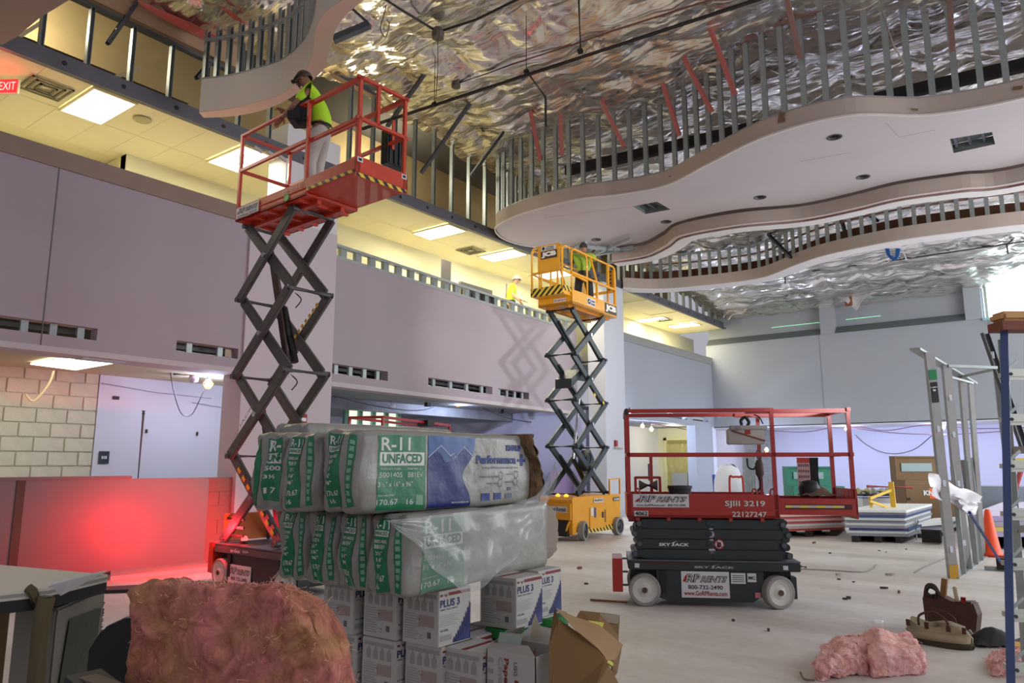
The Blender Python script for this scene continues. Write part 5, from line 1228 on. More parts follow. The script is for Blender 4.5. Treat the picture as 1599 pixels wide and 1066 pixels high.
cbox_((B3[0]-.265, B3[1]-.03, z2_), 'second white carton of the second row, its navy lettering half hidden')
cbox_((B3[0]+.005, B3[1]+.02, z2_), 'third white carton of the second row, under the carton with the big navy lettering')
q4 = at(752, 1020, z=.60); cbox_((q4.x, q4.y, z2_), 'white carton with a red taped top, next to the open white box')
for k in range(4): cbox_((B3[0]-.55+.27*k, B3[1], z3_), ('leftmost carton of the bottom row, on the floor pallet', 'second carton of the bottom row, on the pallet', 'third carton of the bottom row, on the pallet', 'fourth carton of the bottom row, on the pallet')[k])
q = at(806, 985, z=.62); cbox_((q.x, q.y, .62), 'white carton standing on a green bucket lid, upper right of the carton pile')
q5 = at(841, 965, z=.60); cbox_((q5.x, q5.y, .60), 'white carton farthest right, behind the one on the green lid', front=True)
pal = thing('pallet', 'wooden pallet under the carton pile', 'pallet', (B3[0], B3[1], 0))
for k in range(6): MB().box(-1.0+.24*k, -.84+.24*k, -.05, 1.0, .04, .058).build('slat', mat('pallet_wood', (140, 112, 80), .9, var=.2), pal)
for y in (0, .45, .9): MB().box(-1.0, .36, y-.03, y+.04, 0, .04).build('runner', _M['pallet_wood'], pal)
# filler stock so that the upper cartons and bags rest on something
for k in range(3):
    for j in range(3):
        if k < 2 and j > 0: continue
        for zz_, tier in ((z1_, 'top'), (z2_, 'middle'), (z3_, 'bottom')):
            if k == 2 and tier == 'top': continue
            cbox_((B3[0]-.56+.275*k, B3[1]+.27+.27*j, zz_), 'white carton, %s tier, %s, %s' % (tier, ('left side of the pile', 'centre of the pile', 'right side of the pile')[k], ('one row back', 'two rows back', 'rearmost row')[j]), front=(k == 2))
# buckets with green lids
def bucket(x, y, z, label, n=28):
    t = thing('bucket', label, 'bucket', (x, y, z), 0, 'green lidded buckets')
    MB().lathe([(0, 0), (.125, 0), (.145, .30), (.15, .30), (.15, .33), (.14, .35)], n=n).build('pail', mat('pail_dark', (34, 44, 38), .5), t, smooth=False)
    MB().lathe([(.152, .325), (.158, .33), (.158, .365), (.148, .375), (.13, .365), (0, .365)], n=n).build('lid', mat('lid_green', (26, 110, 50), .4), t)
    MB().lathe([(.143, .10), (.1475, .24)], n=n).build('paper_label', mat('label_red', (120, 40, 36), .6), t)
    for k in range(12): 
        a = 2*PI*k/12; MB().cbox((.149*math.cos(a), .149*math.sin(a), .17), .02, .02, .05).build('label_print', bwhite, t)
    return t
bucket(q.x-.12, q.y+.13, .245, 'bucket with a green lid directly under the upper right carton'); bucket(q5.x-.06, q5.y+.14, .225, 'bucket with a green lid under the farthest carton, red label showing')
for qq, zz in ((q, .245), (q5, .225)):
    tag(MB().box(qq.x-.28 if qq is q else qq.x-.2, qq.x+.04, qq.y, qq.y+.28, 0, zz).build('timber_block', cardboard), 'plain brown box under the bucket stack %s' % ('on the left' if qq is q else 'on the right'), 'box')
# open white box
wq = V(q4.x+.297, q4.y+.03, 0); dw_ = -math.sin(TH)*wq.x+math.cos(TH)*wq.y; t = thing('open_carton', 'open white box with vertical lettering and torn flaps, bottom centre', 'box', (wq.x, wq.y, .0))
s = .29; h = at(815, 1026, d=dw_).z
pl_ = mat('carton_inner', (172, 168, 160), .8)
MB().box(-s, 0, 0, .004, 0, h).box(-.004, 0, 0, .24, 0, h).box(-s, -s+.004, 0, .24, 0, h).box(-s, 0, .236, .24, 0, h).box(-s, 0, 0, .24, 0, .004).build('carton_body', boxm, t)
MB().add([(-s, 0, h), (0, 0, h), (-.03, -.015, h+.05), (-s+.04, -.02, h+.035)], [(0, 1, 2, 3)]).build('flap', boxm, t)
MB().add([(-s, .24, h), (-s, .0, h), (-s+.10, .03, h+.09), (-s+.09, .2, h+.08)], [(0, 1, 2, 3)]).build('flap', pl_, t)
MB().add([(0, .24, h), (-s, .24, h), (-s+.06, .30, h+.07), (-.02, .30, h+.06)], [(0, 1, 2, 3)]).build('flap', boxm, t)
MB().add([(-.20, .242, h+.01), (-.13, .242, h+.01), (-.15, .245, h+.09), (-.17, .245, h+.14), (-.19, .245, h+.10)], [(0, 1, 2, 3, 4)]).build('torn_flap', mat('cream_flap', (214, 200, 176), .8), t)
for k, m_ in enumerate((maroon, maroon)): MB().add([(-.05-.08*k, .02, h-.03), (-.02-.08*k, .02, h-.02), (-.03-.08*k, .05, h+.03), (-.05-.08*k, .05, h+.01)], [(0, 1, 2, 3)]).build('tear_mark', mat('tear_brown', (120, 76, 60), .8), t)
text('Paper Joint Tape', lambda a, b: V(-.155-.035+.035*b, -.002, h-.03-.40*a), maroon, t, .03); text('Cinta de Papel', lambda a, b: V(-.225+.035*b, -.002, h-.03-.36*a), ink, t, .01)
text('USG', lambda a, b: V(-.125+.02*b, -.002, h-.04-.06*a), ink2, t, .02); decal((-.12, -.001, h-.30), (1, 0, 0), (0, 0, 1), .022, .18, maroon, t, 'maroon_band', .001)
for k in range(7): decal((-.29+.01*k*0+.012, -.001, h-.06-.05*k), (1, 0, 0), (0, 0, 1), .03, .02, ink, t, 'print_line', .001)
MB().add([(.002, .10, h-.22), (.002, .13, h-.19), (.002, .12, h-.14), (.002, .11, h-.19)], [(0, 1, 2, 3)]).build('diamond_mark', maroon, t)
MB().add([(.0015, .0, h-.20), (.0015, .24, h-.13), (.0015, .24, h-.126), (.0015, .0, h-.196)], [(0, 1, 2, 3)]).build('perforation', ink2, t)
decal((-s+.06, .012, h+.03), (.9, .2, 0), (0, .3, 1), .12, .05, mat('barcode', (150, 160, 150), .8), t, 'barcode_label', .001)
# brown open cardboard box
t = thing('cardboard_box', 'brown cardboard box with its flaps standing open, right of the carton pile', 'box')
cb_in = mat('cardboard_inner', (158, 126, 88), .85, var=.1)
def card(pts, nm='flap', m=cardboard, th=.006):
    P = [at(px, py, d=d) for px, py, d in pts]; n = (P[1]-P[0]).cross(P[2]-P[0]).normalized()*th; k = len(P)
    return MB().add(P+[p+n for p in P], [tuple(range(k)), tuple(range(k, 2*k))[::-1]]+[(i, (i+1) % k, k+(i+1) % k, k+i) for i in range(k)]).build(nm, m, t)
card([(866, 948, 3.75), (872, 968, 3.68), (905, 990, 3.62), (935, 1015, 3.6), (945, 1028, 3.6), (950, 1040, 3.58), (930, 1075, 3.5), (900, 1110, 3.5), (857, 1110, 3.5), (857, 1008, 3.62)])
card([(866, 948, 3.76), (897, 962, 3.8), (935, 975, 3.85), (972, 1006, 3.85), (960, 1030, 3.72), (946, 1030, 3.64), (935, 1015, 3.62), (905, 990, 3.64)], m=cb_in)
card([(946, 1030, 3.64), (972, 1006, 3.85), (964, 1050, 3.8), (952, 1066, 3.75), (957, 1040, 3.7)], m=cardboard)
card([(898, 966, 3.95), (906, 953, 4.0), (937, 956, 4.02), (968, 960, 4.05), (966, 992, 4.0), (966, 1003, 3.95), (935, 976, 3.92)], m=cardboard)
card([(946, 1030, 3.62), (966, 1066, 3.7), (975, 1110, 3.7), (900, 1110, 3.5), (930, 1075, 3.5)], nm='side', m=cardboard)
card([(937, 957, 4.01), (968, 960, 4.04), (965, 974, 4.02), (938, 970, 4.0)], m=mat('grey_card', (150, 136, 116), .8))
yl = mat('yellow_tape', (196, 190, 70), .5)
card([(918, 968, 3.86), (943, 972, 3.9), (940, 984, 3.86), (932, 978, 3.84)], nm='yellow_tape', m=yl, th=.009); card([(950, 1028, 3.66), (959, 1036, 3.72), (957, 1040, 3.70), (948, 1034, 3.64)], nm='yellow_tape', m=yl, th=.012)
a_, b_, c_2 = at(860, 1100, d=3.55), at(905, 1100, d=3.5), at(972, 1100, d=3.85)
MB().add([V(p.x, p.y, z) for z in (0, .42) for p in (a_, b_, c_2, a_+(c_2-b_))], [(3, 2, 1, 0), (0, 1, 5, 4), (1, 2, 6, 5), (2, 3, 7, 6), (3, 0, 4, 7)]).build('box_body', cardboard, t)

# ---------------------------------------------------------------- pink batts
def fibre_mat(name, c1, c2, c3):
    m = bpy.data.materials.new(name); m.use_nodes = True; nt = m.node_tree; b = nt.nodes['Principled BSDF']; L = nt.links.new; b.inputs['Roughness'].default_value = .95
    tc = nt.nodes.new('ShaderNodeTexCoord')
    a = nt.nodes.new('ShaderNodeTexNoise'); a.inputs['Scale'].default_value = 3.2; a.inputs['Detail'].default_value = 4; a.inputs['Distortion'].default_value = 1.2
    d = nt.nodes.new('ShaderNodeTexNoise'); d.inputs['Scale'].default_value = 9; d.inputs['Detail'].default_value = 8; d.inputs['Roughness'].default_value = .7; d.inputs['Distortion'].default_value = 1.3
    r1 = nt.nodes.new('ShaderNodeValToRGB'); r1.color_ramp.elements[0].position = .42; r1.color_ramp.elements[1].position = .58; r1.color_ramp.elements[0].color = rgb(*c2); r1.color_ramp.elements[1].color = rgb(*c1)
    r2 = nt.nodes.new('ShaderNodeValToRGB'); r2.color_ramp.elements[0].position = .30; r2.color_ramp.elements[1].position = .62; r2.color_ramp.elements[0].color = (0, 0, 0, 1)
    mx = nt.nodes.new('ShaderNodeMix'); mx.data_type = 'RGBA'; mx.inputs[6].default_value = rgb(*c3)
    for n in (a, d): L(tc.outputs['Object'], n.inputs[0])
    L(a.outputs[0], r1.inputs[0]); L(d.outputs[0], r2.inputs[0]); L(r2.outputs[0], mx.inputs[0]); L(r1.outputs[0], mx.inputs[7]); L(mx.outputs[2], b.inputs['Base Color'])
    bp = nt.nodes.new('ShaderNodeBump'); bp.inputs['Strength'].default_value = 1; bp.inputs['Distance'].default_value = .03; L(d.outputs[0], bp.inputs['Height']); L(bp.outputs[0], b.inputs['Normal'])
    _M[name] = m; return m
pinkm = fibre_mat('pink_fibre', (232, 142, 134), (206, 152, 104), (150, 78, 66)); pink2 = fibre_mat('pink_fibre_bright', (255, 208, 204), (252, 196, 186), (238, 164, 158))
def lump(name, corner, du, dv, H, fn_top, m, amp, seed, N=40, M_=16, label='', cat='insulation', group=None, pw=5):
    """closed soft slab: corner + du*a + dv*b, height H with rough surface"""
    corner = V(*corner)
    def Sg(a, b, c):
        p = pw; mx_ = max(abs(a), abs(b), abs(c)); pn = (abs(a)**p+abs(b)**p+abs(c)**p)**(1/p); k = mx_/pn; a, b, c = a*k, b*k, c*k
        u, v, w_ = (a+1)/2, (b+1)/2, (c+1)/2
        sh_ = 1-(.20*max(0, (w_-.80)/.20)**1.4 if pw == 16 else 0)
        q = corner+du*u*sh_+dv*v+V(0, 0, H*w_*fn_top(u, v))
        nn_ = V(noise.noise(q*9+V(seed, 0, 0)), noise.noise(q*9+V(0, seed, 0)), noise.noise(q*9+V(0, 0, seed)))*amp
        n2 = V(noise.noise(q*26+V(seed, 0, 0)), noise.noise(q*26+V(0, seed, 0)), noise.noise(q*26+V(0, 0, seed)))*amp*.5
        n3 = V(noise.noise(q*70+V(seed, 0, 0)), noise.noise(q*70+V(0, seed, 0)), noise.noise(q*70))*amp*.18
        rg = abs(noise.noise(V(q.x*16+seed, q.y*16, q.z*11+2*noise.noise(q*7))))+.6*abs(noise.noise(V(q.x*34, q.y*34+seed, q.z*24)))
        r = q+nn_+n2+n3+V(.3, -.9, .25)*(rg-.25)*amp*1.1
        if w_ < .05: r.z = max(r.z, corner.z+.003)
        return r
    mb = MB()
    for ax in range(3):
        for sg in (-1, 1):
            def f(u, v, ax=ax, sg=sg):
                u = 2*u-1; v = 2*v-1; return Sg(sg, u, v) if ax == 0 else Sg(u, sg, v) if ax == 1 else Sg(u, v, sg)
            mb.grid(f, N if ax else M_, N if ax != 2 else M_)
    o = mb.build(name, m, smooth=True)
    bm = bmesh.new(); bm.from_mesh(o.data); bmesh.ops.remove_doubles(bm, verts=bm.verts, dist=1e-4); bmesh.ops.recalc_face_normals(bm, faces=bm.faces); bm.to_mesh(o.data); bm.free()
    return tag(o, label, cat, group)
def tufts(o, n, m, L=.03, r=.0012, seed=1):
    rr = random.Random(seed); mb = MB(); vs = o.data.vertices
    for _ in range(n):
        v = vs[rr.randrange(len(vs))]; p = v.co+v.normal*.002; d = (v.normal*.5+V(rr.uniform(-1, 1), rr.uniform(-1, 1), rr.uniform(-1, 1))).normalized()*L*rr.uniform(.4, 1.5)
        mb.tube([p, p+d*.5+V(rr.uniform(-.3, .3), rr.uniform(-.3, .3), rr.uniform(-.3, .3))*L, p+d], r, 3, False)
    return mb.build('loose_fibres', m, o, kind='stuff')
TL = at(206, 910, d=2.30); TR = at(522, 915, d=2.12)
ud = V(TR.x-TL.x, TR.y-TL.y, 0); vd = V(-ud.y, ud.x, 0).normalized()*.16
o = lump('pink_batt', (TL.x, TL.y, 0), ud, vd, TL.z-.0, lambda u, v: 1.0-.012*u, pinkm, .020, 3, 110, 30, 'big pink fibreglass batt standing in the left foreground, tan along its top edge', pw=16)
tufts(o, 1400, mat('fibre_tan', (236, 184, 160), .9), .02, .0007)
for (p, q_, r_, hh, lab, sd, tl) in (((1268, 1066), (1365, 1052), (1290, 1022), .17, 'crumpled pink batt piece on the floor, leftmost of three', 5, 0), ((1362, 1060), (1450, 1052), (1345, 1020), .19, 'pink batt offcut with a peaked top on the floor, right of the crumpled piece', 6, 1), ((1548, 1060), (1640, 1050), (1545, 1030), .10, 'pink batt scrap behind the ladder rail at the right edge', 7, 0)):
    A_ = at(*p, z=0); Bq = at(*q_, z=0); Cq = at(*r_, z=0)
    o = lump('pink_batt_scrap', A_, Bq-A_, Cq-A_, hh, (lambda u, v: .78+.42*math.exp(-((u-.32)/.2)**2-((v-.6)/.5)**2)) if tl else (lambda u, v: .6+.4*math.sin(PI*u)*math.sin(PI*(v*.8+.1))), pink2, .035 if not tl else .02, sd, 60, 30, lab, pw=6 if not tl else 12)
    tufts(o, 350, mat('fibre_pink', (240, 170, 165), .9), .03, .0015)
tag(MB().tube(spline([at(1250, 1050, z=.02), at(1256, 1060, z=.02), at(1272, 1062, z=.02)], 4), .008, 6).build('strap', mat('strap_brown', (120, 100, 90), .8)), 'short curled strap end left of the crumpled pink batt', 'strap')

# ---------------------------------------------------------------- left foreground
ch = thing('chair', 'black moulded chair, mostly hidden behind the big pink batt', 'chair', (at(252, 1000, d=2.70).x, at(252, 1000, d=2.70).y, 0), TH+.3)
zt_ = at(190, 968, d=2.6).z
MB().prism([(-.20, .50), (-.225, .62), (-.22, zt_-.10), (-.185, zt_-.035), (-.12, zt_-.005), (0, zt_), (.12, zt_), (.2, zt_-.05), (.22, zt_-.14), (.2, .5)], -.02, .03, 'y').build('backrest', mat('chair_black', (12, 12, 14), .6), ch, bevel=.01)
MB().box(-.22, .22, -.42, .0, .44, .50).build('seat', _M['chair_black'], ch, bevel=.02)
for x in (-.19, .19):
    for y in (-.38, -.02): MB().cyl((x, y, 0), (x*.95, y, .45), .014, 8).build('leg', steel_d, ch)
p = at(128, 1048, d=2.28); q = at(215, 1080, d=2.1); Mi = ch.matrix_basis
arm = thing('armrest_board', 'dull wooden board end in front of the black chair at the bottom left', 'board', (p.x, p.y, p.z-.02)); dq = q-p
MB().bar((0, 0, 0), dq, .05, .03).build('board', mat('dull_wood', (120, 100, 82), .8, var=.2), arm); MB().bar(V(-.0, 0, -.03), dq+V(0, 0, -.08), .10, .10).build('black_case', mat('chair_black', (12, 12, 14), .6), arm)
MB().bar(V(.02, 0, -.05)+dq*.3, V(.02, 0, -p.z+.02)+dq*.3, .04).build('support', _M['chair_black'], arm)
# sheet-topped table
tt = thing('work_table', 'table of stacked white drywall sheets cut by the left edge of the photo', 'table')
P_ = [at(*p, z=.90) for p in ((-120, 868), (0, 881), (168, 896), (76, 917), (0, 925), (-160, 945))]
P2_ = [(p.x, p.y) for p in P_]
for k, m_ in enumerate((mat('sheet_white', (206, 200, 186), .8), mat('sheet_edge', (150, 146, 140), .8), mat('sheet_white2', (190, 186, 176), .8))):
    MB().prism(P2_, .885-.014*k, .898-.014*k).build('drywall_sheet', m_, tt)
MB().prism(P2_, .80, .855).build('black_edge_sheet', mat('sheet_black', (24, 24, 26), .7), tt)
for px, py in ((10, 912), (-60, 890), (120, 900)): q = at(px, py, z=.8); MB().bar((q.x, q.y, 0), (q.x, q.y, .8), .05).build('table_leg', mat('pallet_wood', (140, 112, 80), .9), tt)
# fold of paper over the edge
F_ = [at(74, 915, z=.905), at(110, 905, z=.93), at(166, 892, z=.92), at(140, 905, z=.86), at(95, 930, d=3.9)]
tag(MB().add(F_+[p+V(0, 0, .008) for p in F_], [(0, 1, 2, 3, 4), (9, 8, 7, 6, 5), (0, 5, 6, 1), (1, 6, 7, 2), (2, 7, 8, 3), (3, 8, 9, 4), (4, 9, 5, 0)]).build('paper_flap', mat('paper_white', (214, 212, 214), .6)), 'white paper flap folded over the corner of the sheet table', 'paper')
A_ = at(84, 1000, d=3.90); B_ = at(18, 1000, d=4.05); C_ = at(158, 1000, d=4.55); D_ = B_+(C_-A_)
sk = thing('paper_sack', 'tall off-white sack with a dark printed panel under the sheet table', 'sack')
hz = .78
def ring_(z, k=1.0, j=0): c0_ = (A_+C_)/2; return [V(c0_.x+(p.x-c0_.x)*k, c0_.y+(p.y-c0_.y)*k, z) for p in (B_, A_, C_, D_)]
mb = MB(); rs = [ring_(0, .94), ring_(.06, 1.03), ring_(.4, 1.0), ring_(hz-.05, 1.0), ring_(hz, .97)]
vs = [p for r in rs for p in r]; fs = [(i*4+j, i*4+(j+1) % 4, (i+1)*4+(j+1) % 4, (i+1)*4+j) for i in range(4) for j in range(4)]+[(16, 17, 18, 19), (3, 2, 1, 0)]
mb.add(vs, fs).build('sack_body', mat('sack_paper', (122, 118, 108), .8, bump=.3, bscale=12, var=.06), sk, bevel=.012)
e1 = (C_-A_); e1.z = 0; nrm = V(e1.y, -e1.x, 0).normalized()
def SK(a, b, e=.012): return V(A_.x, A_.y, 0)+e1*a+nrm*e+V(0, 0, hz*b)
MB().add([SK(.06, .22), SK(.84, .20), SK(.86, .88), SK(.22, .90)], [(0, 1, 2, 3)]).build('dark_panel', mat('sack_panel', (64, 66, 54), .8, var=.3, vscale=20), sk)
text('A MULTI-USE MIX', lambda a, b: SK(.90+.05*b, .92-.45*a, .014), blackp, sk, .02)
for k in range(4): MB().add([SK(.12+.18*k, .10), SK(.14+.18*k, .10), SK(.14+.18*k, .17), SK(.12+.18*k, .17)], [(0, 1, 2, 3)]).build('print_mark', mat('print_brown', (110, 100, 86), .8), sk)
pr = thing('timber_prop', 'forked wooden prop standing under the sheet table', 'prop')
wd = mat('prop_wood', (96, 82, 56), .85, var=.2, vscale=12, stretch=(1, 1, .2))
a = at(55, 1075, d=3.72); b = at(66, 960, d=3.75); c = at(73, 932, d=3.75); d_ = at(50, 922, d=3.75)
MB().tube([V(a.x, a.y, 0), a, b, c], .038, 10).build('trunk', wd, pr, smooth=True); MB().tube([b, d_, at(44, 918, d=3.75)], .024, 8).build('branch', wd, pr, smooth=True); MB().cyl(c, c+V(0, 0, .003), .027, 12).build('hollow_end', black, pr)
# floor sheets in front of the half wall
fsn = [at(*p, z=0) for p in ((172, 906), (172, 893), (318, 880), (330, 890))]
tag(MB().add([V(p.x, p.y, z) for z in (.0, .05) for p in fsn], [(3, 2, 1, 0), (4, 5, 6, 7), (0, 1, 5, 4), (1, 2, 6, 5), (2, 3, 7, 6), (3, 0, 4, 7)]).build('floor_board', mat('board_pale', (190, 184, 180), .7)), 'pale boards lying along the foot of the half wall, lit red', 'board')
fsn = [at(*p, z=0) for p in ((150, 927), (150, 921), (215, 918), (240, 924))]
tag(MB().add([V(p.x, p.y, z) for z in (.0, .04) for p in fsn], [(3, 2, 1, 0), (4, 5, 6, 7), (0, 1, 5, 4), (1, 2, 6, 5), (2, 3, 7, 6), (3, 0, 4, 7)]).build('floor_strip', black), 'thin black strip on the floor left of the pink batt', 'strip')
fsn = [at(*p, z=0) for p in ((-60, 962), (-60, 925), (26, 918), (24, 932))]
tag(MB().add([V(p.x, p.y, z) for z in (.0, .06) for p in fsn], [(3, 2, 1, 0), (4, 5, 6, 7), (0, 1, 5, 4), (1, 2, 6, 5), (2, 3, 7, 6), (3, 0, 4, 7)]).build('floor_board', _M['board_pale']), 'pale board on the floor behind the left end of the sheet table', 'board')
# ---------------------------------------------------------------- stud frame, ladder
sf = thing('framing_panel', 'freestanding galvanised stud frame with level and spacer marks, right of the empty lift', 'stud frame')
yb_ = mat('ochre_paint', (196, 150, 50), .6)
b0 = at(1490, 903, z=0); b0.z = 0; t0 = at(1452, 549, d=9.8)
fu = V(.16, .98, 0).normalized()
b3 = at(1537, 868, z=0); t3 = at(1517, 598, d=12.2)
def tall(a, b, w_, nm='stud'):
    return MB().chan(a, b, w_, .05, .006, up=V(0, 1, 0)).build(nm, steel, sf)
pairs = []
for f_ in (0, .36, .72, .98):
    pairs.append((b0.lerp(b3, f_), t0.lerp(t3, f_)))
stm = mat('stud_face', (168, 166, 166), .5, .45, var=.15)
for k, (a, b) in enumerate(pairs):
    w_ = .12 if k < 2 else .07
    r_ = (b-a).normalized(); s_ = V(.8, .6, 0)
    MB().bar(a, b, .012, w_, up=s_).build('stud_web', stm, sf)
    for sg in (-1, 1): MB().bar(a+s_*sg*w_/2+V(-.6, .8, 0)*.025, b+s_*sg*w_/2+V(-.6, .8, 0)*.025, .05, .006, up=s_).build('stud_flange', steel, sf)
    if k < 2:
        for q_ in (.13, .42, .66, .84):
            c = a.lerp(b, q_)+V(.6, -.8, 0)*.01; o_ = MB().prism([(-.014, -.045), (.014, -.045), (.02, -.03), (.02, .03), (.014, .045), (-.014, .045), (-.02, .03), (-.02, -.03)], -.002, .002, 'y').build('knockout', mat('knock', (205, 212, 225) if k == 0 else (70, 72, 76), .7), sf)
            o_.location = c; o_.rotation_euler = (0, 0, math.atan2(.6, .8))
a, b = pairs[0]
def facebox(q0, q1, m_, nm, w_=.10):
    MB().bar(a.lerp(b, q0)+V(.6, -.8, 0)*.012, a.lerp(b, q1)+V(.6, -.8, 0)*.012, .006, w_, up=V(.8, .6, 0)).build(nm, m_, sf)
facebox(.0, .06, yb_, 'painted_foot', .122); facebox(.875, .92, mat('green_tag', (30, 130, 80), .6), 'green_tag'); facebox(.845, .865, blackp, 'black_tag', .09); facebox(.775, .84, mat('print_black', (38, 34, 34), .6), 'black_tag', .09)
MB().bar(t0-fu*.25+V(0, 0, .02)-V(.1, 0, 0), t3+fu*.1, .13, .03).build('top_track', steel, sf); MB().bar(b0, b3, .12, .03).build('bottom_track', steel, sf)
h1 = pairs[1][1]; MB().bar(h1+V(0, 0, -.02), at(1555, 574, d=10.8), .07, .04).build('cross_stud', steel, sf); MB().bar(pairs[2][1]+V(0, 0, -.02), at(1556, 576, d=11.2), .05, .04).build('cross_stud', steel, sf)
MB().bar(at(1480, 588, d=11), at(1518, 598, d=11.8), .05, .03).build('bent_strap', steel, sf)
ls = thing('leaning_stud', 'long steel stud leaning diagonally behind the ladder', 'stud'); MB().chan(at(1538, 520, d=11), at(1600, 700, d=10.6), .12, .05, .01).build('stud', steel_d, ls)
for q_ in (.2, .5): c = at(1538, 520, d=10.97).lerp(at(1600, 700, d=10.57), q_); MB().cbox(c, .04, .05, .1).build('knockout', mat('knock', (205, 212, 225), .7), ls)
ls = thing('leaning_stud', 'thin upright steel stud just left of the ladder rail', 'stud'); a_ = at(1555, 572, d=11); b_ = at(1566, 712, d=11); MB().chan(a_, V(b_.x+.05, b_.y, 0.01), .07, .05, .008).build('stud', steel, ls)
sb = thing('stud_bundle', 'bundle of short studs standing inside the freestanding frame', 'stud bundle')
for k in range(9):
    f_ = .06+.1*k; a = b0.lerp(b3, f_)+V(.05*(k % 2), 0, 0); MB().chan(a+V(0, 0, .01), a+V(-.05+.02*(k % 3), .1, 1.45+.02*k), .05, .035, .005).build('stud', steel if k % 2 else stm, sb)
sh = thing('plastic_film', 'translucent milky plastic film draped through the stud frame', 'plastic film')
q = [at(*p[:2], d=p[2]) for p in ((1452, 738, 9.9), (1535, 775, 10.9), (1512, 800, 10.6), (1455, 775, 9.9))]
film = mat('milky_film', (214, 210, 216), .35, bump=.4, bscale=8)
MB().grid(lambda u, v: q[0].lerp(q[1], u).lerp(q[3].lerp(q[2], u), v)+V(noise.noise(V(u*4, v*2, 2))*.05, noise.noise(V(u*4, v*3, 7))*.06, .03*math.sin(v*9)+.06*noise.noise(V(u*3, v*2, 0))), 30, 16).build('roll', film, sh, smooth=True)
q2 = [at(*p[:2], d=p[2]) for p in ((1490, 770, 10.2), (1530, 782, 10.7), (1522, 800, 10.6), (1506, 797, 10.3))]
MB().grid(lambda u, v: q2[0].lerp(q2[1], u).lerp(q2[3].lerp(q2[2], u), v)+V(noise.noise(V(u*6, v*5, 2))*.08, 0, -.05*math.sin(u*PI)), 16, 10).build('hanging_fold', film, sh, smooth=True)
MB().tube([at(1514, 800, z=.98), at(1563, 878, z=.14)], .018, 8).build('pole', mat('blue_pole', (34, 62, 130), .5), tp := thing('pole_tool', 'blue handled pole leaning against the stud bundle', 'pole')); q = at(1564, 880, z=.10); MB().cbox(q, .12, .1, .16).build('head', black, tp)
tag(MB().bar(at(1537, 886, z=.03), at(1640, 892, z=.03), .05, .05).build('floor_track', steel), 'steel track lying on the floor between the frame and the ladder', 'track')

ld = thing('step_ladder', 'tall step ladder with blue rails and white steps at the right edge', 'ladder')
blue = mat('ladder_blue', (66, 82, 126), .5, var=.1); blue_d = mat('ladder_navy', (44, 52, 98), .5); lstep = mat('ladder_step', (196, 200, 190), .45, .3)
fb_ = at(1578, 1150, d=4.6); fb_.z = 0; base = at(1574, 1066, d=4.75); base = V(base.x, base.y, 0); topp = at(1568, 515, d=5.0)
rt = V(.80, .60, 0)
for k in (0, 1):
    o_ = rt*(.55*k) if k else V(0, 0, 0); tp_ = topp+rt*(.36*k if k else 0)
    MB().bar(base+o_, tp_, .046, .03, up=V(0, 1, 0)).build('front_rail', blue, ld); MB().bar(base+o_+rt*.022*(1 if not k else -1)+V(-.1, .1, 0)*.15, tp_+rt*.022*(1 if not k else -1)+V(-.1, .1, 0)*.15, .012, .035, up=V(0, 1, 0)).build('rail_flange', blue_d, ld)
L_ = topp.z
for k in range(7):
    z = .27+.305*k; f_ = z/L_; a = base.lerp(topp, f_); b = (base+rt*.55).lerp(topp+rt*.36, f_)
    MB().bar(a+V(-.06, .08, 0)*.3, b+V(-.06, .08, 0)*.3, .09, .03).build('step', lstep, ld); MB().bar(a, b, .012, .075, up=V(0, 0, 1)).build('step_lip', lstep, ld)
    MB().bar(a+V(-.02, .03, -.0), a+rt*.12+V(-.02, .03, .10), .006, .02).build('step_brace', steel, ld)
    c = a+V(.6, -.8, 0)*.03; MB().lathe([(0, -.006), (.01, -.006), (.012, 0)], (0, 0, 0), 'y', 10).build('rivet', steel_d, ld).location = c+rt*.02
for k in (0, 1):
    a = base+V(-.02, 1.15, 0)+rt*(.62*k+.06); MB().bar(a, topp+rt*.36*k+V(-.02, .04, -.06), .05, .03, up=V(0, 1, 0)).build('rear_rail', steel, ld)
for z in (.45, 1.05, 1.6): 
    f_ = z/L_; a = (base+V(-.02, 1.15, 0)+rt*.06).lerp(topp, f_); MB().bar(a, a+rt*.55, .02, .05).build('rear_brace', mat('brace_brown', (126, 114, 104), .6), ld)
MB().bar(base.lerp(topp, .5), (base+V(-.02, 1.15, 0)+rt*.06).lerp(topp, .5), .02, .02).build('spreader', steel, ld)
tb_ = thing('cloth_bundle', 'tan padded bundle resting on the top of the step ladder', 'bundle')
q = topp+V(0, 0, .0); MB().bar(q-rt*.06+V(0, 0, .02), q+rt*.5+V(0, 0, .02), .16, .06).build('wood_cap', mat('cap_wood', (120, 66, 48), .7), tb_); MB().bar(q-rt*.05+V(0, 0, .085), q+rt*.5+V(0, 0, .085), .16, .07).build('padding', mat('tan_pad', (196, 150, 96), .7, bump=.4, bscale=10), tb_, bevel=.02)
rl = thing('step_ladder', 'red ladder legs seen beyond the blue ladder rail', 'ladder'); 
a = at(1594, 735, d=12); b = at(1579, 783, d=12); MB().bar(a, b, .09, .03).build('rail', mat('ladder_red', (180, 50, 44), .5), rl); MB().bar(a+V(.4, .3, 0), V(b.x+.6, b.y+.5, .0), .09, .03).build('rail', mat('ladder_red', (180, 50, 44), .5), rl); MB().bar(b, V(b.x-.05, b.y-.1, 0), .06, .03).build('rail_foot', steel, rl)
MB().bar(at(1582, 719, d=12), at(1650, 717, d=12), .12, .08).build('yellow_cap', mat('cap_yellow', (200, 180, 60), .6), rl)
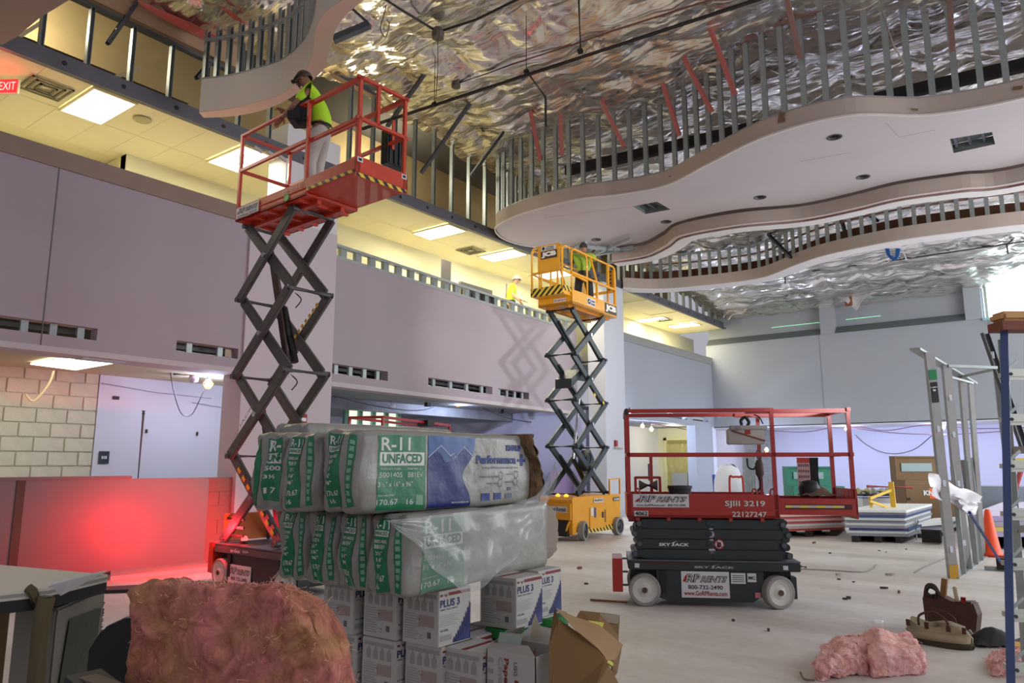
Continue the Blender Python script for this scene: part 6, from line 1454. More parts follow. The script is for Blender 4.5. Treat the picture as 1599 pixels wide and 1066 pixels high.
yc = tag(MB().box(-.05, .2, 0, .22, 0, .10).build('yellow_case', mat('case_yellow', (206, 156, 50), .6), bevel=.01), 'yellow plastic case on the floor behind the ladder rail', 'case'); q = at(1584, 1030, z=0); yc.location = (q.x, q.y, 0)
# ---------------------------------------------------------------- tool bag, pouch, black bag
canvas = mat('canvas', (170, 156, 128), .9, bump=.3, bscale=30, var=.2, vscale=6); leather = mat('leather', (84, 50, 36), .7, bump=.2, var=.3); dark_can = mat('canvas_dark', (70, 66, 48), .9, var=.3)
A_ = at(1410, 1000, z=0); B_ = at(1512, 1018, z=0)
tbg = thing('tool_bag', 'open canvas tool bag lying on the floor', 'bag', ((A_.x+B_.x)/2, (A_.y+B_.y)/2, 0), math.atan2(B_.y-A_.y, B_.x-A_.x))
hl = (B_-A_).length/2
def bagf(u, v, k=1.0, top=1.0):
    a = 2*PI*u; z = .17*v*top; r = (1-.35*(v-.3)**2)
    x = hl*k*math.copysign(abs(math.cos(a))**.7, math.cos(a))*r; y = .12*k*math.sin(a)*r
    return V(x+.015*noise.noise(V(u*8, v*4, 3)), y+.03*noise.noise(V(u*6, v*5, 1))+.10, z+.03*noise.noise(V(x*6, y*6, 0))*v+.02*v*math.cos(a*2))
MB().grid(lambda u, v: bagf(u, v), 48, 14).build('canvas_body', canvas, tbg, smooth=True); MB().grid(lambda u, v: bagf(u, 1, 1-v), 48, 4).build('top_fold', canvas, tbg, smooth=True)
MB().grid(lambda u, v: bagf(u, v*.32, 1.03), 48, 5).build('dark_base', dark_can, tbg, smooth=True)
for s_ in (-1, 1): MB().tube(spline([(-.12+.0, .1+.08*s_, .15), (-.11, .1+.08*s_, .23), (0, .1+.07*s_, .27), (.10, .1+.08*s_, .22), (.12, .1+.08*s_, .14)], 5), .01, 6).build('handle', leather, tbg)
for x in (-.2, -.05, .12, .24): MB().cbox((x, .0, .16), .03, .015, .05).build('strap_tab', leather, tbg)
A_ = at(1450, 980, z=0); B_ = at(1514, 990, z=0)
tp2 = thing('tool_pouch', 'brown leather tool pouch with tools standing behind the canvas bag', 'tool pouch', ((A_.x+B_.x)/2, (A_.y+B_.y)/2+.12, 0), math.atan2(B_.y-A_.y, B_.x-A_.x))
MB().prism([(-.20, 0), (.22, 0), (.25, .16), (.22, .27), (.05, .25), (-.08, .30), (-.21, .27)], -.05, .10, 'y').build('pocket', leather, tp2, bevel=.015)
MB().bar((-.06, 0, .15), (-.02, .03, .44), .05, .03).build('wood_handle', mat('tool_wood', (140, 98, 52), .7), tp2); MB().bar((.09, 0, .15), (.06, .02, .38), .035, .02).build('white_tool', mat('tool_cream', (196, 180, 150), .6), tp2, bevel=.008)
MB().cyl((.14, -.02, .25), (.14, -.02, .30), .022, 12).build('red_cap', redp, tp2); MB().tube(spline([(-.2, 0, .24), (-.17, 0, .36), (-.10, 0, .36), (-.06, 0, .24)], 5), .018, 8).build('strap_loop', leather, tp2); MB().tube(spline([(-.1, -.05, .26), (-.16, -.05, .31), (-.13, -.05, .36), (-.07, -.05, .33), (-.09, -.05, .26)], 5), .014, 8).build('strap_loop', black, tp2)
A_ = at(1528, 1012, z=0); bb = thing('black_bag', 'flat dark bag on the floor left of the ladder rail', 'bag', A_, .6)
MB().grid(lambda u, v: V(.55*u, .28*v, .02+.12*math.sin(PI*min(1, u*1.4))*math.sin(PI*v)+.015*noise.noise(V(u*9, v*7, 0))), 24, 14).build('fabric', mat('bag_black', (36, 40, 42), .7), bb, smooth=True); MB().tube(spline([(0, .1, .05), (-.05, .14, .09), (-.02, .2, .06), (.04, .16, .10)], 4), .02, 6).build('pale_end', mat('grey_fab', (140, 138, 130), .8), bb)

# ---------------------------------------------------------------- cone, stacks, chests at the back
q = at(1549, 868, z=0); cn = thing('traffic_cone', 'orange traffic cone behind the stud frame', 'cone', (q.x, q.y, 0))
MB().lathe([(.17, .03), (.14, .10), (.05, .72), (.03, .76), (.0, .76)], n=24).build('cone_body', mat('cone_orange', (250, 84, 40), .5), cn, smooth=True); MB().box(-.2, .2, -.2, .2, 0, .035).build('base', mat('cone_base', (190, 50, 34), .6), cn)
def stack(P, n, th, mtop, medges, label, z0=.12, jit=.04, runners=True):
    """P: floor pixels of the footprint nl, nr, fr ; n sheets"""
    a, b, c = [at(*p, z=0) for p in P]; d = a+(c-b); t = thing('drywall_stack', label, 'drywall stack', (a.x, a.y, 0))
    for k in range(n):
        j = V(R.uniform(-jit, jit), R.uniform(-jit, jit), 0); Q = [p-a+j for p in (a, b, c, d)]
        MB().add([V(p.x, p.y, z) for z in (z0+k*th+.004, z0+(k+1)*th) for p in Q], [(3, 2, 1, 0), (4, 5, 6, 7), (0, 1, 5, 4), (1, 2, 6, 5), (2, 3, 7, 6), (3, 0, 4, 7)]).build('drywall_sheet', mtop if k == n-1 else medges[k % len(medges)], t)
    if runners:
        for f_ in (.12, .5, .85):
            p = (b-a)*f_; e = p+(c-b); MB().bar((p.x, p.y, z0/2), (e.x, e.y, z0/2), .12, z0-.002).build('runner', mat('runner_dark', (60, 54, 50), .9), t)
    return t
sw = mat('sheet_top', (224, 228, 226), .6); se = mat('sheet_side', (196, 206, 204), .7); sbl = mat('sheet_blue', (66, 76, 120), .7); sgy = mat('sheet_grey', (140, 138, 150), .7); srd = mat('sheet_red', (196, 92, 86), .7); spk = mat('sheet_pink', (200, 160, 156), .7)
t1 = stack([(1205, 840), (1318, 836), (1330, 827)], 9, .05, sw, [srd, spk, se, srd, spk], 'stack of drywall sheets with red printed ends behind the empty lift')
t2 = stack([(1324, 846), (1418, 848), (1458, 830)], 10, .05, sw, [sgy, se, sbl, sgy, se], 'drywall stack with blue and grey printed ends and a clean white top')
a_ = at(1322, 838, z=0)
t3_ = stack([(1428, 840), (1474, 836), (1498, 826)], 3, .07, sw, [se, sgy], 'low stack of white sheets left of the stud frame', z0=.08)
tag(MB().cbox(at(1456, 836, z=.14)+V(0, -.1, 0), .32, .2, .24).build('black_box', black), 'black box at the end of the low white sheet stack', 'box')
t4 = stack([(1536, 858), (1640, 858), (1660, 826)], 5, .09, mat('lav_sheet', (206, 200, 226), .6), [mat('lav_edge', (150, 140, 176), .7), mat('yellow_edge', (190, 170, 90), .7), sgy], 'lavender topped sheet stack beyond the cone', z0=.22)
for (px, py, w_, h_, m_, lab) in ((1556, 812, .4, .25, mat('lime_box', (206, 212, 80), .7), 'lime green box on the lavender sheets'), (1590, 806, .8, .25, mat('white_box2', (226, 226, 230), .7), 'white box on the lavender sheets at the right edge')):
    q = at(px, py, d=14.5); tag(MB().cbox((q.x, q.y, q.z), w_, .4, h_).build('carton', m_), lab, 'box')
tag(MB().box(*(lambda p: (p.x-.4, p.x+3, p.y, p.y+.8))(at(1545, 800, d=17.5)), 0, 1.0).build('grey_bench', mat('bench_grey', (136, 146, 160), .7)), 'long grey bench against the far wall behind the ladder', 'bench')
def chest(px0, px1, pyb, d_, zt, m_, nm, label, cat, lid=True, lz=.7):
    a = at(px0, pyb, d=d_); b = at(px1, pyb, d=d_*1.0); a = V(a.x, a.y, 0); b = V(b.x, b.y, 0); t = thing(nm, label, cat, a, math.atan2(b.y-a.y, b.x-a.x)); L = (b-a).length
    MB().box(0, L, 0, .7, 0.1, zt).build('chest_body', m_, t, bevel=.01); MB().box(-.01, L+.01, -.01, .02, zt-.12, zt-.06).build('rim', m_, t)
    for x in (.05, L-.2): MB().box(x, x+.15, .05, .6, 0, .1).build('skid', black, t)
    if lid:
        MB().box(0, L, .66, .70, zt, zt+lz).build('lid', m_, t); MB().box(0, L, .60, .66, zt+lz-.04, zt+lz).build('lid_rim', m_, t); MB().box(0, .04, .4, .7, zt, zt+lz).build('lid_side', m_, t)
        MB().box(L*.2, L*.8, .63, .66, zt+lz*.35, zt+lz*.7).build('lid_label', mat('lid_label', (150, 172, 176), .6), t)
    return t, L
kt, KL = chest(1417, 1500, 800, 19.3, 1.10, mat('knaack_tan', (128, 98, 64), .7, var=.15), 'tool_chest', 'open brown jobsite chest with white lettering left of the stud frame', 'tool chest', lz=.62)
text('KNAACK', plane_fn((.45, -.012, .72), (1, 0, 0), (0, 0, 1), .8, .13), white, kt, .05); decal((.6, -.006, .64), (1, 0, 0), (0, 0, 1), .55, .26, mat('logo_orange', (240, 110, 50), .6), kt, 'logo_patch')
MB().box(.02, .1, -.02, 0, .6, .66).build('latch', black, kt)
gt, GL = chest(1241, 1322, 800, 19.3, .95, mat('chest_green', (44, 128, 104), .6), 'tool_chest', 'open green jobsite chest behind the empty red lift', 'tool chest', lz=.50)
wc = thing('work_bench', 'white bench with rolls on it in front of the back wall', 'bench')
a_ = at(1338, 812, d=21.2); b_ = at(1422, 806, d=21.6); a_.z = b_.z = 0
MB().bar(a_+V(0, 0, .66), b_+V(0, 0, .66), .7, .06).build('bench_top', mat('bench_black', (40, 40, 44), .6), wc); MB().bar(a_+V(0, 0, .30), b_+V(0, 0, .30), .6, .56).build('bench_body', mat('bench_white', (214, 216, 220), .7), wc)
for k, (m_, l_) in enumerate(((mat('roll_yellow', (206, 196, 140), .7), 'yellowish roll at the left on the white bench'), (mat('roll_grey', (190, 190, 180), .7), 'grey roll in the middle of the white bench'), (mat('roll_white', (216, 210, 190), .7), 'pale roll at the right on the white bench'))):
    p = a_.lerp(b_, .15+.27*k); d_ = (b_-a_).normalized(); MB().cyl(V(p.x, p.y, .76)-d_*.16, V(p.x, p.y, .76)+d_*.16, .10, 18).build('roll', m_, None); tag(bpy.context.scene.objects[[o.name for o in bpy.data.objects if o.name.startswith('roll')][-1]], l_, 'roll')
yh = thing('sawhorse', 'yellow metal sawhorse frame in front of the white bench', 'sawhorse'); ym_ = mat('horse_yellow', (226, 186, 66), .5)
p = at(1391, 752, d=15.8); q = at(1397, 805, d=15.8); MB().bar(p, V(q.x, q.y, .45), .10, .06).build('post', ym_, yh)
for a, b in (((1391, 765), (1358, 778)), ((1395, 795), (1358, 782)), ((1358, 775), (1362, 800))): MB().bar(at(*a, d=15.8), at(*b, d=15.6), .05).build('brace', ym_, yh)
MB().bar(at(1397, 805, d=15.8), V(at(1397, 805, d=15.8).x, at(1397, 805, d=15.8).y, 0), .10, .06).build('lower_post', ym_, yh)
tag(MB().tube([at(1354, 759, d=18.5), at(1424, 761, d=18.5)], .035, 8).build('red_pipe', mat('pipe_red', (150, 70, 66), .6)), 'reddish pipe lying level across the yellow sawhorse', 'pipe')
fl = thing('floor_light', 'small metal stand with thin legs beside the clean white stack', 'stand')
q = at(1432, 842, z=0); 
for dx, dy in ((.15, .1), (-.15, .12), (.02, -.18), (-.1, -.1)): MB().tube([(q.x+dx, q.y+dy, 0.01), (q.x, q.y, .2), (q.x-dx*.4, q.y-dy*.3, .38)], .012, 5).build('leg', steel, fl)
# things in the lit alcove
q = at(1138, 765, d=22); bg = thing('debris_bag', 'white plastic refuse bag with a blue drum behind the empty lift', 'bag', (q.x, q.y, 0))
MB().grid(lambda u, v: V(.42*math.cos(2*PI*u)*math.sin(PI*v)**.6, .4*math.sin(2*PI*u)*math.sin(PI*v)**.6, .75-.75*math.cos(PI*v)+.05*noise.noise(V(u*6, v*6, 0))), 24, 16).build('sack', mat('sack_white', (226, 228, 236), .6, bump=.5), bg, smooth=True); MB().cyl((-.35, .45, 0), (-.35, .45, 1.2), .3, 20).build('drum', mat('drum_blue', (40, 90, 190), .5), bg)
ss = thing('stud_bundle', 'steel studs standing against the far wall behind the empty lift', 'stud bundle')
for k in range(5): p = at(1163+k*4, 770, d=24.5); MB().chan((p.x, p.y, 0), (p.x, p.y+.1, 1.75), .09, .06, .01).build('stud', steel, ss)
ra = thing('hand_cart', 'small red hoop of a cart behind the empty lift', 'cart'); p = at(1152, 780, d=20); MB().tube(spline([(p.x-.2, p.y, 0), (p.x-.2, p.y, 1.1), (p.x-.1, p.y, 1.17), (p.x+.08, p.y, 1.17), (p.x+.16, p.y, 1.1), (p.x+.16, p.y, 0)], 4), .03, 8).build('hoop', red, ra)
wpn = tag(MB().box(-.35, .35, -.02, .02, 0, 1.15).build('wall_panel_leaning', mat('panel_gray2', (150, 152, 150), .7)), 'grey panel leaning in front of the plastic covered doorway', 'panel'); p = at(1062, 765, y=30.7); wpn.location = (p.x, 30.7, 0)
tag(MB().cbox(at(1010, 737, x=-11.3)+V(.1, 0, 0), .05, .12, .55).build('wall_phone', mat('phone_dark', (70, 70, 78), .6)), 'narrow dark box on the pale wall behind the empty lift', 'wall box')
tag(MB().cbox(at(962, 692, x=XW+.05), .04, .14, .18).build('fire_alarm', redp), 'small red fire alarm box on the middle pillar', 'alarm')
tag(MB().bar(at(960, 699, x=XW+.08), at(972, 700, x=XW+.08), .03, .04).build('wood_strip', mat('strip_wood', (170, 150, 130), .8)), 'thin wooden strip on the middle pillar', 'strip')
# purple-grey board leaning behind the yellow lift
tag(MB().box(-12.1, -12.05, at(862, 760, x=-12).y, at(945, 760, x=-12).y, 0, 1.3).build('leaning_board', mat('board_mauve', (150, 128, 170), .8)), 'mauve board standing behind the yellow lift', 'board')
# boxes and gadgets on the lower left walls
sg = thing('room_sign', 'dark navy room sign reading 515 on the white wall', 'sign', at(162, 714, x=-13.19)); MB().box(0, .012, -.085, .085, -.105, .105).build('plate', mat('sign_navy', (26, 38, 52), .5), sg, bevel=.003)
text('515', lambda a, b: V(.016, -.045+.09*a, -.025+.05*b), white, sg, .05)
ob = thing('outlet_box', 'small dark outlet opening high on the white wall', 'outlet', at(181, 621, x=-13.19)); MB().box(0, .01, -.055, .055, -.03, .03).build('plate', mat('outlet_dark', (60, 34, 34), .7), ob)
for px, py, l in ((229, 673, 'tiny dark wall bracket beside the thin pipe'), (308, 677, 'tiny dark wall bracket under the string light')): tag(MB().cbox(at(px, py, x=-13.18), .02, .03, .07).build('wall_bracket', mat('outlet_dark', (60, 34, 34), .7)), l, 'bracket')
pp = thing('pipe_stub', 'thin grey pipe rising from behind the half wall', 'pipe'); a = at(215, 745, x=-11.4); b = at(224, 646, x=-11.4); MB().tube([(a.x, a.y, .0), b], .018, 8).build('pipe', mat('pipe_grey', (96, 88, 90), .5), pp); MB().cyl(b, b+V(0, 0, .05), .03, 10).build('cap', steel_d, pp)
# dangling light fixture at the left
lx = thing('ceiling_light', 'half-dismounted panel light hanging at the lower left', 'light'); lq = [at(*p, z=2.96) for p in ((47, 571), (95, 561), (186, 568), (118, 580))]
MB().add([V(p.x, p.y, 2.98-.0) for p in lq]+[V(p.x, p.y, 3.0) for p in lq], [(3, 2, 1, 0), (4, 5, 6, 7), (0, 1, 5, 4), (1, 2, 6, 5), (2, 3, 7, 6), (3, 0, 4, 7)]).build('panel', mat('troffer2', (255, 252, 235), 1, emit=2.2), lx)
c = at(158, 560, z=3.0); MB().cbox((c.x, c.y, 2.99), .25, .6, .05).build('ballast', mat('ballast', (190, 200, 210), .5), lx)
MB().tube(spline([at(84, 578, x=-12.4), at(78, 596, x=-12.4), at(62, 618, x=-12.4), at(50, 626, x=-12.4), at(40, 616, x=-12.4)], 5), .016, 6).build('flex_conduit', mat('flex_cream', (214, 200, 150), .6), lx)
lamp('troffer_lamp', 'AREA', (-12.0, 3.6, 2.9), 8, WARM, .8, .5)
wr = thing('hanging_wire', 'thin black wire hanging in a loop in front of the white wall', 'wire'); MB().tube(spline([at(265, 570, x=-12), at(270, 605, x=-12), at(282, 644, x=-12), at(298, 648, x=-12), at(310, 628, x=-12), at(318, 610, x=-12)], 5), .008, 5).build('wire', black, wr)
hk = thing('hung_fixture', 'small clear jar-like fixture on a black bar by the string light', 'fixture'); MB().tube([at(272, 584, x=-12), at(328, 579, x=-12)], .02, 6).build('bar', black, hk); MB().lathe([(.05, .06), (.08, 0), (.07, -.08), (0, -.1)], at(303, 588, x=-12), n=14).build('jar', mat('jar_pink', (190, 170, 190), .3), hk, smooth=True)
for k, ps in enumerate((((160, 580), (260, 590), (370, 596)), ((158, 598), (240, 612), (330, 622)), ((370, 640), (340, 635), (300, 628)))):
    tag(MB().tube([at(*p, x=-13.17) for p in ps], .006, 5).build('wall_wire', mat('wire_mauve', (150, 130, 160), .7)), ('upper wire strung along the white wall', 'lower wire strung along the white wall', 'short wire low on the white wall near the raised lift')[k], 'wire')
# alarm bell and railing behind bags on the pillar
ab = thing('fire_alarm', 'red strobe alarm on the left pillar beside the raised lift', 'alarm', at(470, 655, x=XW+.06)); MB().box(0, .06, -.09, .09, -.07, .10).build('housing', redp, ab, bevel=.01); MB().box(.06, .08, -.05, .05, -.03, .03).build('lens', white, ab)
tag(MB().box(XW+.05, XW+.09, at(432, 670, x=XW).y, at(499, 670, x=XW).y, at(470, 674, x=XW).z, at(470, 670, x=XW).z).build('wall_strip', mat('strip_brown', (130, 60, 50), .7)), 'thin brown strip across the left pillar below the alarm', 'strip')
# windows in the far lower room
w2 = thing('window_wall', 'four-bay framed window wall with brown shades in the far lower room', 'window'); X_ = -15.6
ya, yb2 = at(540, 650, x=X_).y, at(622, 650, x=X_).y; zt2 = at(560, 625, x=X_).z
fg = mat('frame_green', (120, 170, 150), .5); MB().box(X_-.06, X_-.03, ya, yb2, 0, zt2).build('pane_glow', mat('pane_glow', (214, 226, 200), 1, emit=1.0), w2)
for k in range(5):
    y = ya+(yb2-ya)*k/4; MB().box(X_-.05, X_+.05, y-.07, y+.07, 0, zt2+.05).build('mullion', fg, w2)
MB().box(X_-.05, X_+.05, ya, yb2, zt2-.05, zt2+.06).build('head_frame', fg, w2)
for k in range(4): y0 = ya+(yb2-ya)*k/4+.07; MB().box(X_-.02, X_, y0, y0+(yb2-ya)/4-.14, at(560, 641, x=X_).z, zt2-.05).build('shade', mat('shade_brown', (150, 100, 66), .8), w2)
# ---------------------------------------------------------------- string lights
def string(name, pts, label, m_=None):
    return tag(MB().tube(spline(pts, 6), .014, 5).build(name, m_ or mat('cord_red', (120, 66, 76), .6)), label, 'cord')
bulbm = mat('bulb_glow', (236, 238, 255), 1, emit=14)
def bulb(px, py, label, e, **pl):
    q = at(px, py, **pl); t = thing('work_bulb', label, 'light bulb', q, group=None)
    MB().lathe([(0, -.075), (.04, -.06), (.055, -.02), (.04, .03), (.02, .055)], n=14).build('glass', bulbm, t, smooth=True); MB().lathe([(.024, .05), (.026, .11), (0, .12)], n=12).build('socket', black, t)
    for k in range(6):
        a = PI*k/3; MB().tube([(.025*math.cos(a), .025*math.sin(a), .06), (.085*math.cos(a), .085*math.sin(a), -.02), (.03*math.cos(a), .03*math.sin(a), -.11)], .003, 4).build('guard_wire', yellow, t)
    lamp('bulb_lamp', 'POINT', tuple(q+V(.12 if 'x' in pl else 0, -.12 if 'y' in pl else 0, -.02)), e, BLUE, .09); return t
bulb(325, 597, 'bright work bulb in front of the white wall at the left', 62, x=-12.0)
bulb(715, 629, 'bright work bulb in the far lower room above the insulation bags', 600, x=-13.5)
bulb(1003, 664, 'left of a close pair of work bulbs behind the empty lift', 110, x=-12.4)
bulb(1017, 669, 'right of a close pair of work bulbs behind the empty lift', 110, x=-12.4)
bulb(983, 642, 'small work bulb just under the top rail of the empty lift, left end', 12, x=-11.0)
bulb(1322, 668, 'work bulb at the right end of the empty lift, on the back wall string', 80, y=29.3)
bulb(1472, 666, 'work bulb seen beside the nearest stud of the frame', 80, y=29.3)
bulb(1197, 701, 'lowest work bulb, seen beside the inner post of the empty lift', 60, y=28.2)
bulb(1700, 668, 'work bulb on the back wall string beyond the right edge of the photo', 80, y=29.3)
string('light_string', [at(p, q, y=29.3) for p, q in ((1120, 668), (1197, 672), (1260, 674), (1322, 664), (1380, 672), (1430, 665), (1472, 663), (1530, 669), (1700, 664))], 'reddish cord of work bulbs strung along the back soffit')
string('light_string', [at(p, q, y=29.3) for p, q in ((1330, 668), (1400, 676), (1480, 678), (1570, 673), (1660, 668))], 'second reddish cord sagging under the first on the back soffit')
string('light_string', [at(p, q, y=30.9) for p, q in ((1335, 678), (1350, 692), (1375, 705), (1402, 708), (1430, 700), (1455, 680))], 'thin dark cord hanging in a wide loop on the back wall', black)
string('light_string', [at(p, q, x=-12.4) for p, q in ((1017, 662), (1060, 668), (1095, 676))], 'red cord running from the pair of work bulbs')
string('light_string', [at(p, q, x=-13.6) for p, q in ((520, 618), (600, 636), (660, 640), (715, 624), (790, 652), (840, 660))], 'cord of work bulbs sagging in the far lower room', mat('cord_grey', (90, 90, 100), .6))
jr = thing('hung_fixture', 'small clear lamp globe hanging before the far window', 'fixture', at(612, 632, x=-14)); MB().lathe([(.10, 0), (.08, -.08), (0, -.1)], n=14).build('globe', mat('globe', (210, 214, 230), .3), jr); MB().tube([(0, 0, 0), (-.1, -.1, .25), (-.15, -.15, .5)], .01, 5).build('wire', rod, jr)
for px, py, l in ((510, 610, 'dark clamp at the left of the far lower room beam'), (668, 630, 'dark clamp in the middle of the far lower room beam'), (782, 641, 'dark clamp at the right of the far lower room beam')):
    q = at(px, py, x=-13.5); t = thing('pipe_clamp', l, 'clamp', q); MB().cbox((0, 0, 0), .12, .14, .16).build('jaw', rod, t); MB().tube([(0, 0, .05), (0, 0, .4)], .015, 5).build('rod', rod, t)

# ---------------------------------------------------------------- floor debris
SCR = ['on the floor left of the empty lift', 'on the floor in front of the red-edged drywall stack', 'on the open floor, centre of the right half', 'just right of the one at the centre of the right half', 'on the floor above the pink batt pieces', 'right of the empty lift, level with its right wheel',
 'below the red-edged drywall stack', 'in front of the clean white drywall stack', 'near the black box by the white sheets', 'close above the peaked pink batt piece', 'right of the empty lift deck', 'a hand right of the one beside the lift deck', 'on the floor below the right wheel of the empty lift',
 'on the floor below the middle of the empty lift', 'a little above and right of the pink pieces', 'on the floor below the yellow lift', 'on the floor between the carton pile and the empty lift', 'on the floor midway between empty lift and stud frame', 'lying by the curved cord on the floor',
 'left and above the pink batt pieces', 'beside another, right of the right wheel of the empty lift', 'beside another in front of the clean white stack']
k = 0
for (px, py, s_, c_) in ((905, 888, .10, 'brown'), (1272, 848, .12, 'brown'), (1380, 919, .08, 'dark'), (1404, 926, .06, 'brown'), (1372, 972, .12, 'white'), (1325, 935, .05, 'dark'), (1296, 864, .06, 'dark'), (1373, 860, .05, 'dark'), (1415, 858, .05, 'dark'), (1345, 998, .04, 'dark'), (1310, 905, .05, 'dark'), (1333, 909, .04, 'dark'), (1200, 985, .05, 'dark'), (1145, 970, .04, 'dark'), (1360, 988, .03, 'dark'), (860, 860, .05, 'dark'), (915, 912, .06, 'dark'), (1390, 898, .12, 'tan'), (1310, 898, .10, 'tan'), (1335, 1010, .04, 'dark'), (1320, 936, .05, 'dark'), (1384, 862, .04, 'dark')):
    q = at(px, py, z=0); m_ = {'brown': mat('deb_brown', (120, 76, 60), .9), 'dark': mat('deb_dark', (70, 66, 62), .9), 'white': mat('deb_white', (230, 230, 228), .6), 'tan': mat('deb_tan', (170, 156, 140), .9)}[c_]
    rr = random.Random(k); n_ = 5; s_ *= .6; pts = [(s_*(.6+.5*rr.random())*math.cos(2*PI*i/n_), s_*.5*(.6+.5*rr.random())*math.sin(2*PI*i/n_)) for i in range(n_)]
    o = MB().prism(pts, 0, .012+.02*rr.random()).build('floor_scrap', m_); o.location = (q.x, q.y, 0.001); o.rotation_euler = (0, 0, rr.random()*3)
    tag(o, 'small %s scrap %s' % ({'brown': 'reddish brown', 'dark': 'dark', 'white': 'crumpled white', 'tan': 'flat tan'}[c_], SCR[k]), 'scrap', 'scraps on the floor'); k += 1
for ps, l in ((((1240, 888), (1290, 890), (1345, 893), (1362, 888), (1368, 882)), 'thin pencil-like curved line of cord on the floor right of the empty lift'), (((1428, 894), (1448, 883), (1480, 870)), 'thin dark crack-like strip on the floor left of the stud frame')):
    tag(MB().tube(spline([at(*p, z=.004) for p in ps], 4), .012, 5).build('cord', mat('deb_tan2', (150, 148, 142), .9)), l, 'cord')

# ---------------------------------------------------------------- workers 
skin_m = mat('skin_tone', (150, 104, 82), .6); skin_b = mat('skin_light', (186, 140, 116), .6); lime = mat('shirt_lime', (186, 240, 40), .7, bump=.2, bscale=12); limeb = mat('shirt_green', (150, 184, 60), .8, bump=.2, bscale=12); trw = mat('trousers_white', (196, 190, 184), .8, bump=.3, bscale=12); trd = mat('trousers_dark', (40, 40, 42), .8)
def hand(par, c, d, up, m, s=1.0):
    c = V(*c); d = V(*d).normalized(); up = V(*up).normalized(); sd = d.cross(up).normalized()
    MB().bar(c-d*.02*s, c+d*.085*s, .075*s, .03*s, up).build('palm', m, par, bevel=.01)
    for k in range(4):
        b = c+d*.08*s+sd*(.028-.019*k)*s; l = (.07, .08, .075, .058)[k]*s
        skin([tuple(b-d*.02*s), tuple(b+d*l*.5), tuple(b+d*l*.75-up*l*.45)], [(0, 1), (1, 2)], [.010*s, .009*s, .008*s], m, 'finger', par, 1)
    b = c+sd*.035*s; skin([tuple(b), tuple(b+sd*.03*s+d*.03*s), tuple(b+sd*.035*s+d*.065*s-up*.01*s)], [(0, 1), (1, 2)], [.012*s, .011*s, .009*s], m, 'thumb', par, 1)
def worker(name, label, loc, rz, J, shirt, trou, skn, hat, boots=True, extra=None, legs=True):
    """J: joint dict, local coords, facing +x"""
    t = thing('person', label, 'person', loc, rz)
    j = {k: V(*v) for k, v in J.items()}
    hd = j['head']; hx = j.get('face', V(1, 0, -.3)).normalized(); hs, hu = hx.cross(V(0, 0, 1)).normalized(), None; hu = hs.cross(hx)
    # body: one continuous surface from head to arms and legs
    names = ['pelvis', 'waist', 'chest', 'neck', 'skull', 'shL', 'elL', 'wrL', 'shR', 'elR', 'wrR', 'hipL', 'knL', 'anL', 'hipR', 'knR', 'anR', 'crown']
    P = dict(j); P['skull'] = hd; P['crown'] = hd+hu*.09
    ed = [('pelvis', 'waist'), ('waist', 'chest'), ('chest', 'neck'), ('neck', 'skull'), ('skull', 'crown'), ('chest', 'shL'), ('shL', 'elL'), ('elL', 'wrL'), ('chest', 'shR'), ('shR', 'elR'), ('elR', 'wrR'), ('pelvis', 'hipL'), ('hipL', 'knL'), ('knL', 'anL'), ('pelvis', 'hipR'), ('hipR', 'knR'), ('knR', 'anR')]
    rd = dict(pelvis=.12, waist=.11, chest=.115, neck=.052, skull=.088, crown=.07, shL=.055, elL=.045, wrL=.030, shR=.055, elR=.045, wrR=.03, hipL=.09, knL=.062, anL=.045, hipR=.09, knR=.062, anR=.045)
    skin([tuple(P[n]) for n in names], [(names.index(a), names.index(b)) for a, b in ed], [rd[n] for n in names], skn, 'body', t, 2)
    # face
    c = hd+hx*.075
    skin([tuple(c+hu*.02), tuple(c+hx*.035-hu*.025)], [(0, 1)], [.012, .016], skn, 'nose', t, 2)
    for s in (-1, 1):
        e = c+hx*.008+hs*.032*s+hu*.018; MB().lathe([(0, .011), (.008, .008), (.011, 0), (.008, -.008), (0, -.011)], e, n=10).build('eye', mat('eye_dark', (40, 30, 28), .4), t, smooth=True)
        MB().bar(e+hu*.018-hs*.016, e+hu*.018+hs*.016, .008, .006).build('eyebrow', mat('hair_dark', (44, 34, 30), .8), t)
        er = hd+hs*.088*s; MB().lathe([(0, -.012), (.022, -.008), (.024, 0), (.015, .01), (0, .012)], er, 'y', 12).build('ear', skn, t, smooth=True)
    MB().bar(c+hx*.012-hu*.052-hs*.022, c+hx*.012-hu*.052+hs*.022, .01, .008).build('mouth', mat('lip', (120, 66, 60), .6), t)
    MB().grid(lambda u, v: hd-hx*.012+hx*.098*math.cos(PI*u)*math.sin(PI*.62*v)+hs*.094*math.sin(PI*2*u)*0+hs*.096*math.cos(2*PI*u)*math.sin(PI*.5*v)*0+(hx*math.cos(2*PI*u)*(.085 if math.cos(2*PI*u) > 0 else .108)+hs*math.sin(2*PI*u)*.10)*math.sin(PI*.5*v)+hu*(.125*math.cos(PI*.5*v)+.01), 20, 8).build('hair', mat('hair_dark', (44, 34, 30), .8), t, smooth=True) if hat == 'hair' else None
    # shirt with sleeves
    sn = ['waist', 'chest', 'nk', 'shL', 'mL', 'shR', 'mR', 'hem']
    Q = dict(P); Q['nk'] = P['neck'].lerp(P['chest'], .35); Q['mL'] = P['shL'].lerp(P['elL'], .8); Q['mR'] = P['shR'].lerp(P['elR'], .8); Q['hem'] = P['pelvis'].lerp(P['waist'], .15)
    se_ = [('hem', 'waist'), ('waist', 'chest'), ('chest', 'nk'), ('chest', 'shL'), ('shL', 'mL'), ('chest', 'shR'), ('shR', 'mR')]
    sr = dict(hem=.155, waist=.152, chest=.175, nk=.095, shL=.092, mL=.070, shR=.092, mR=.070)
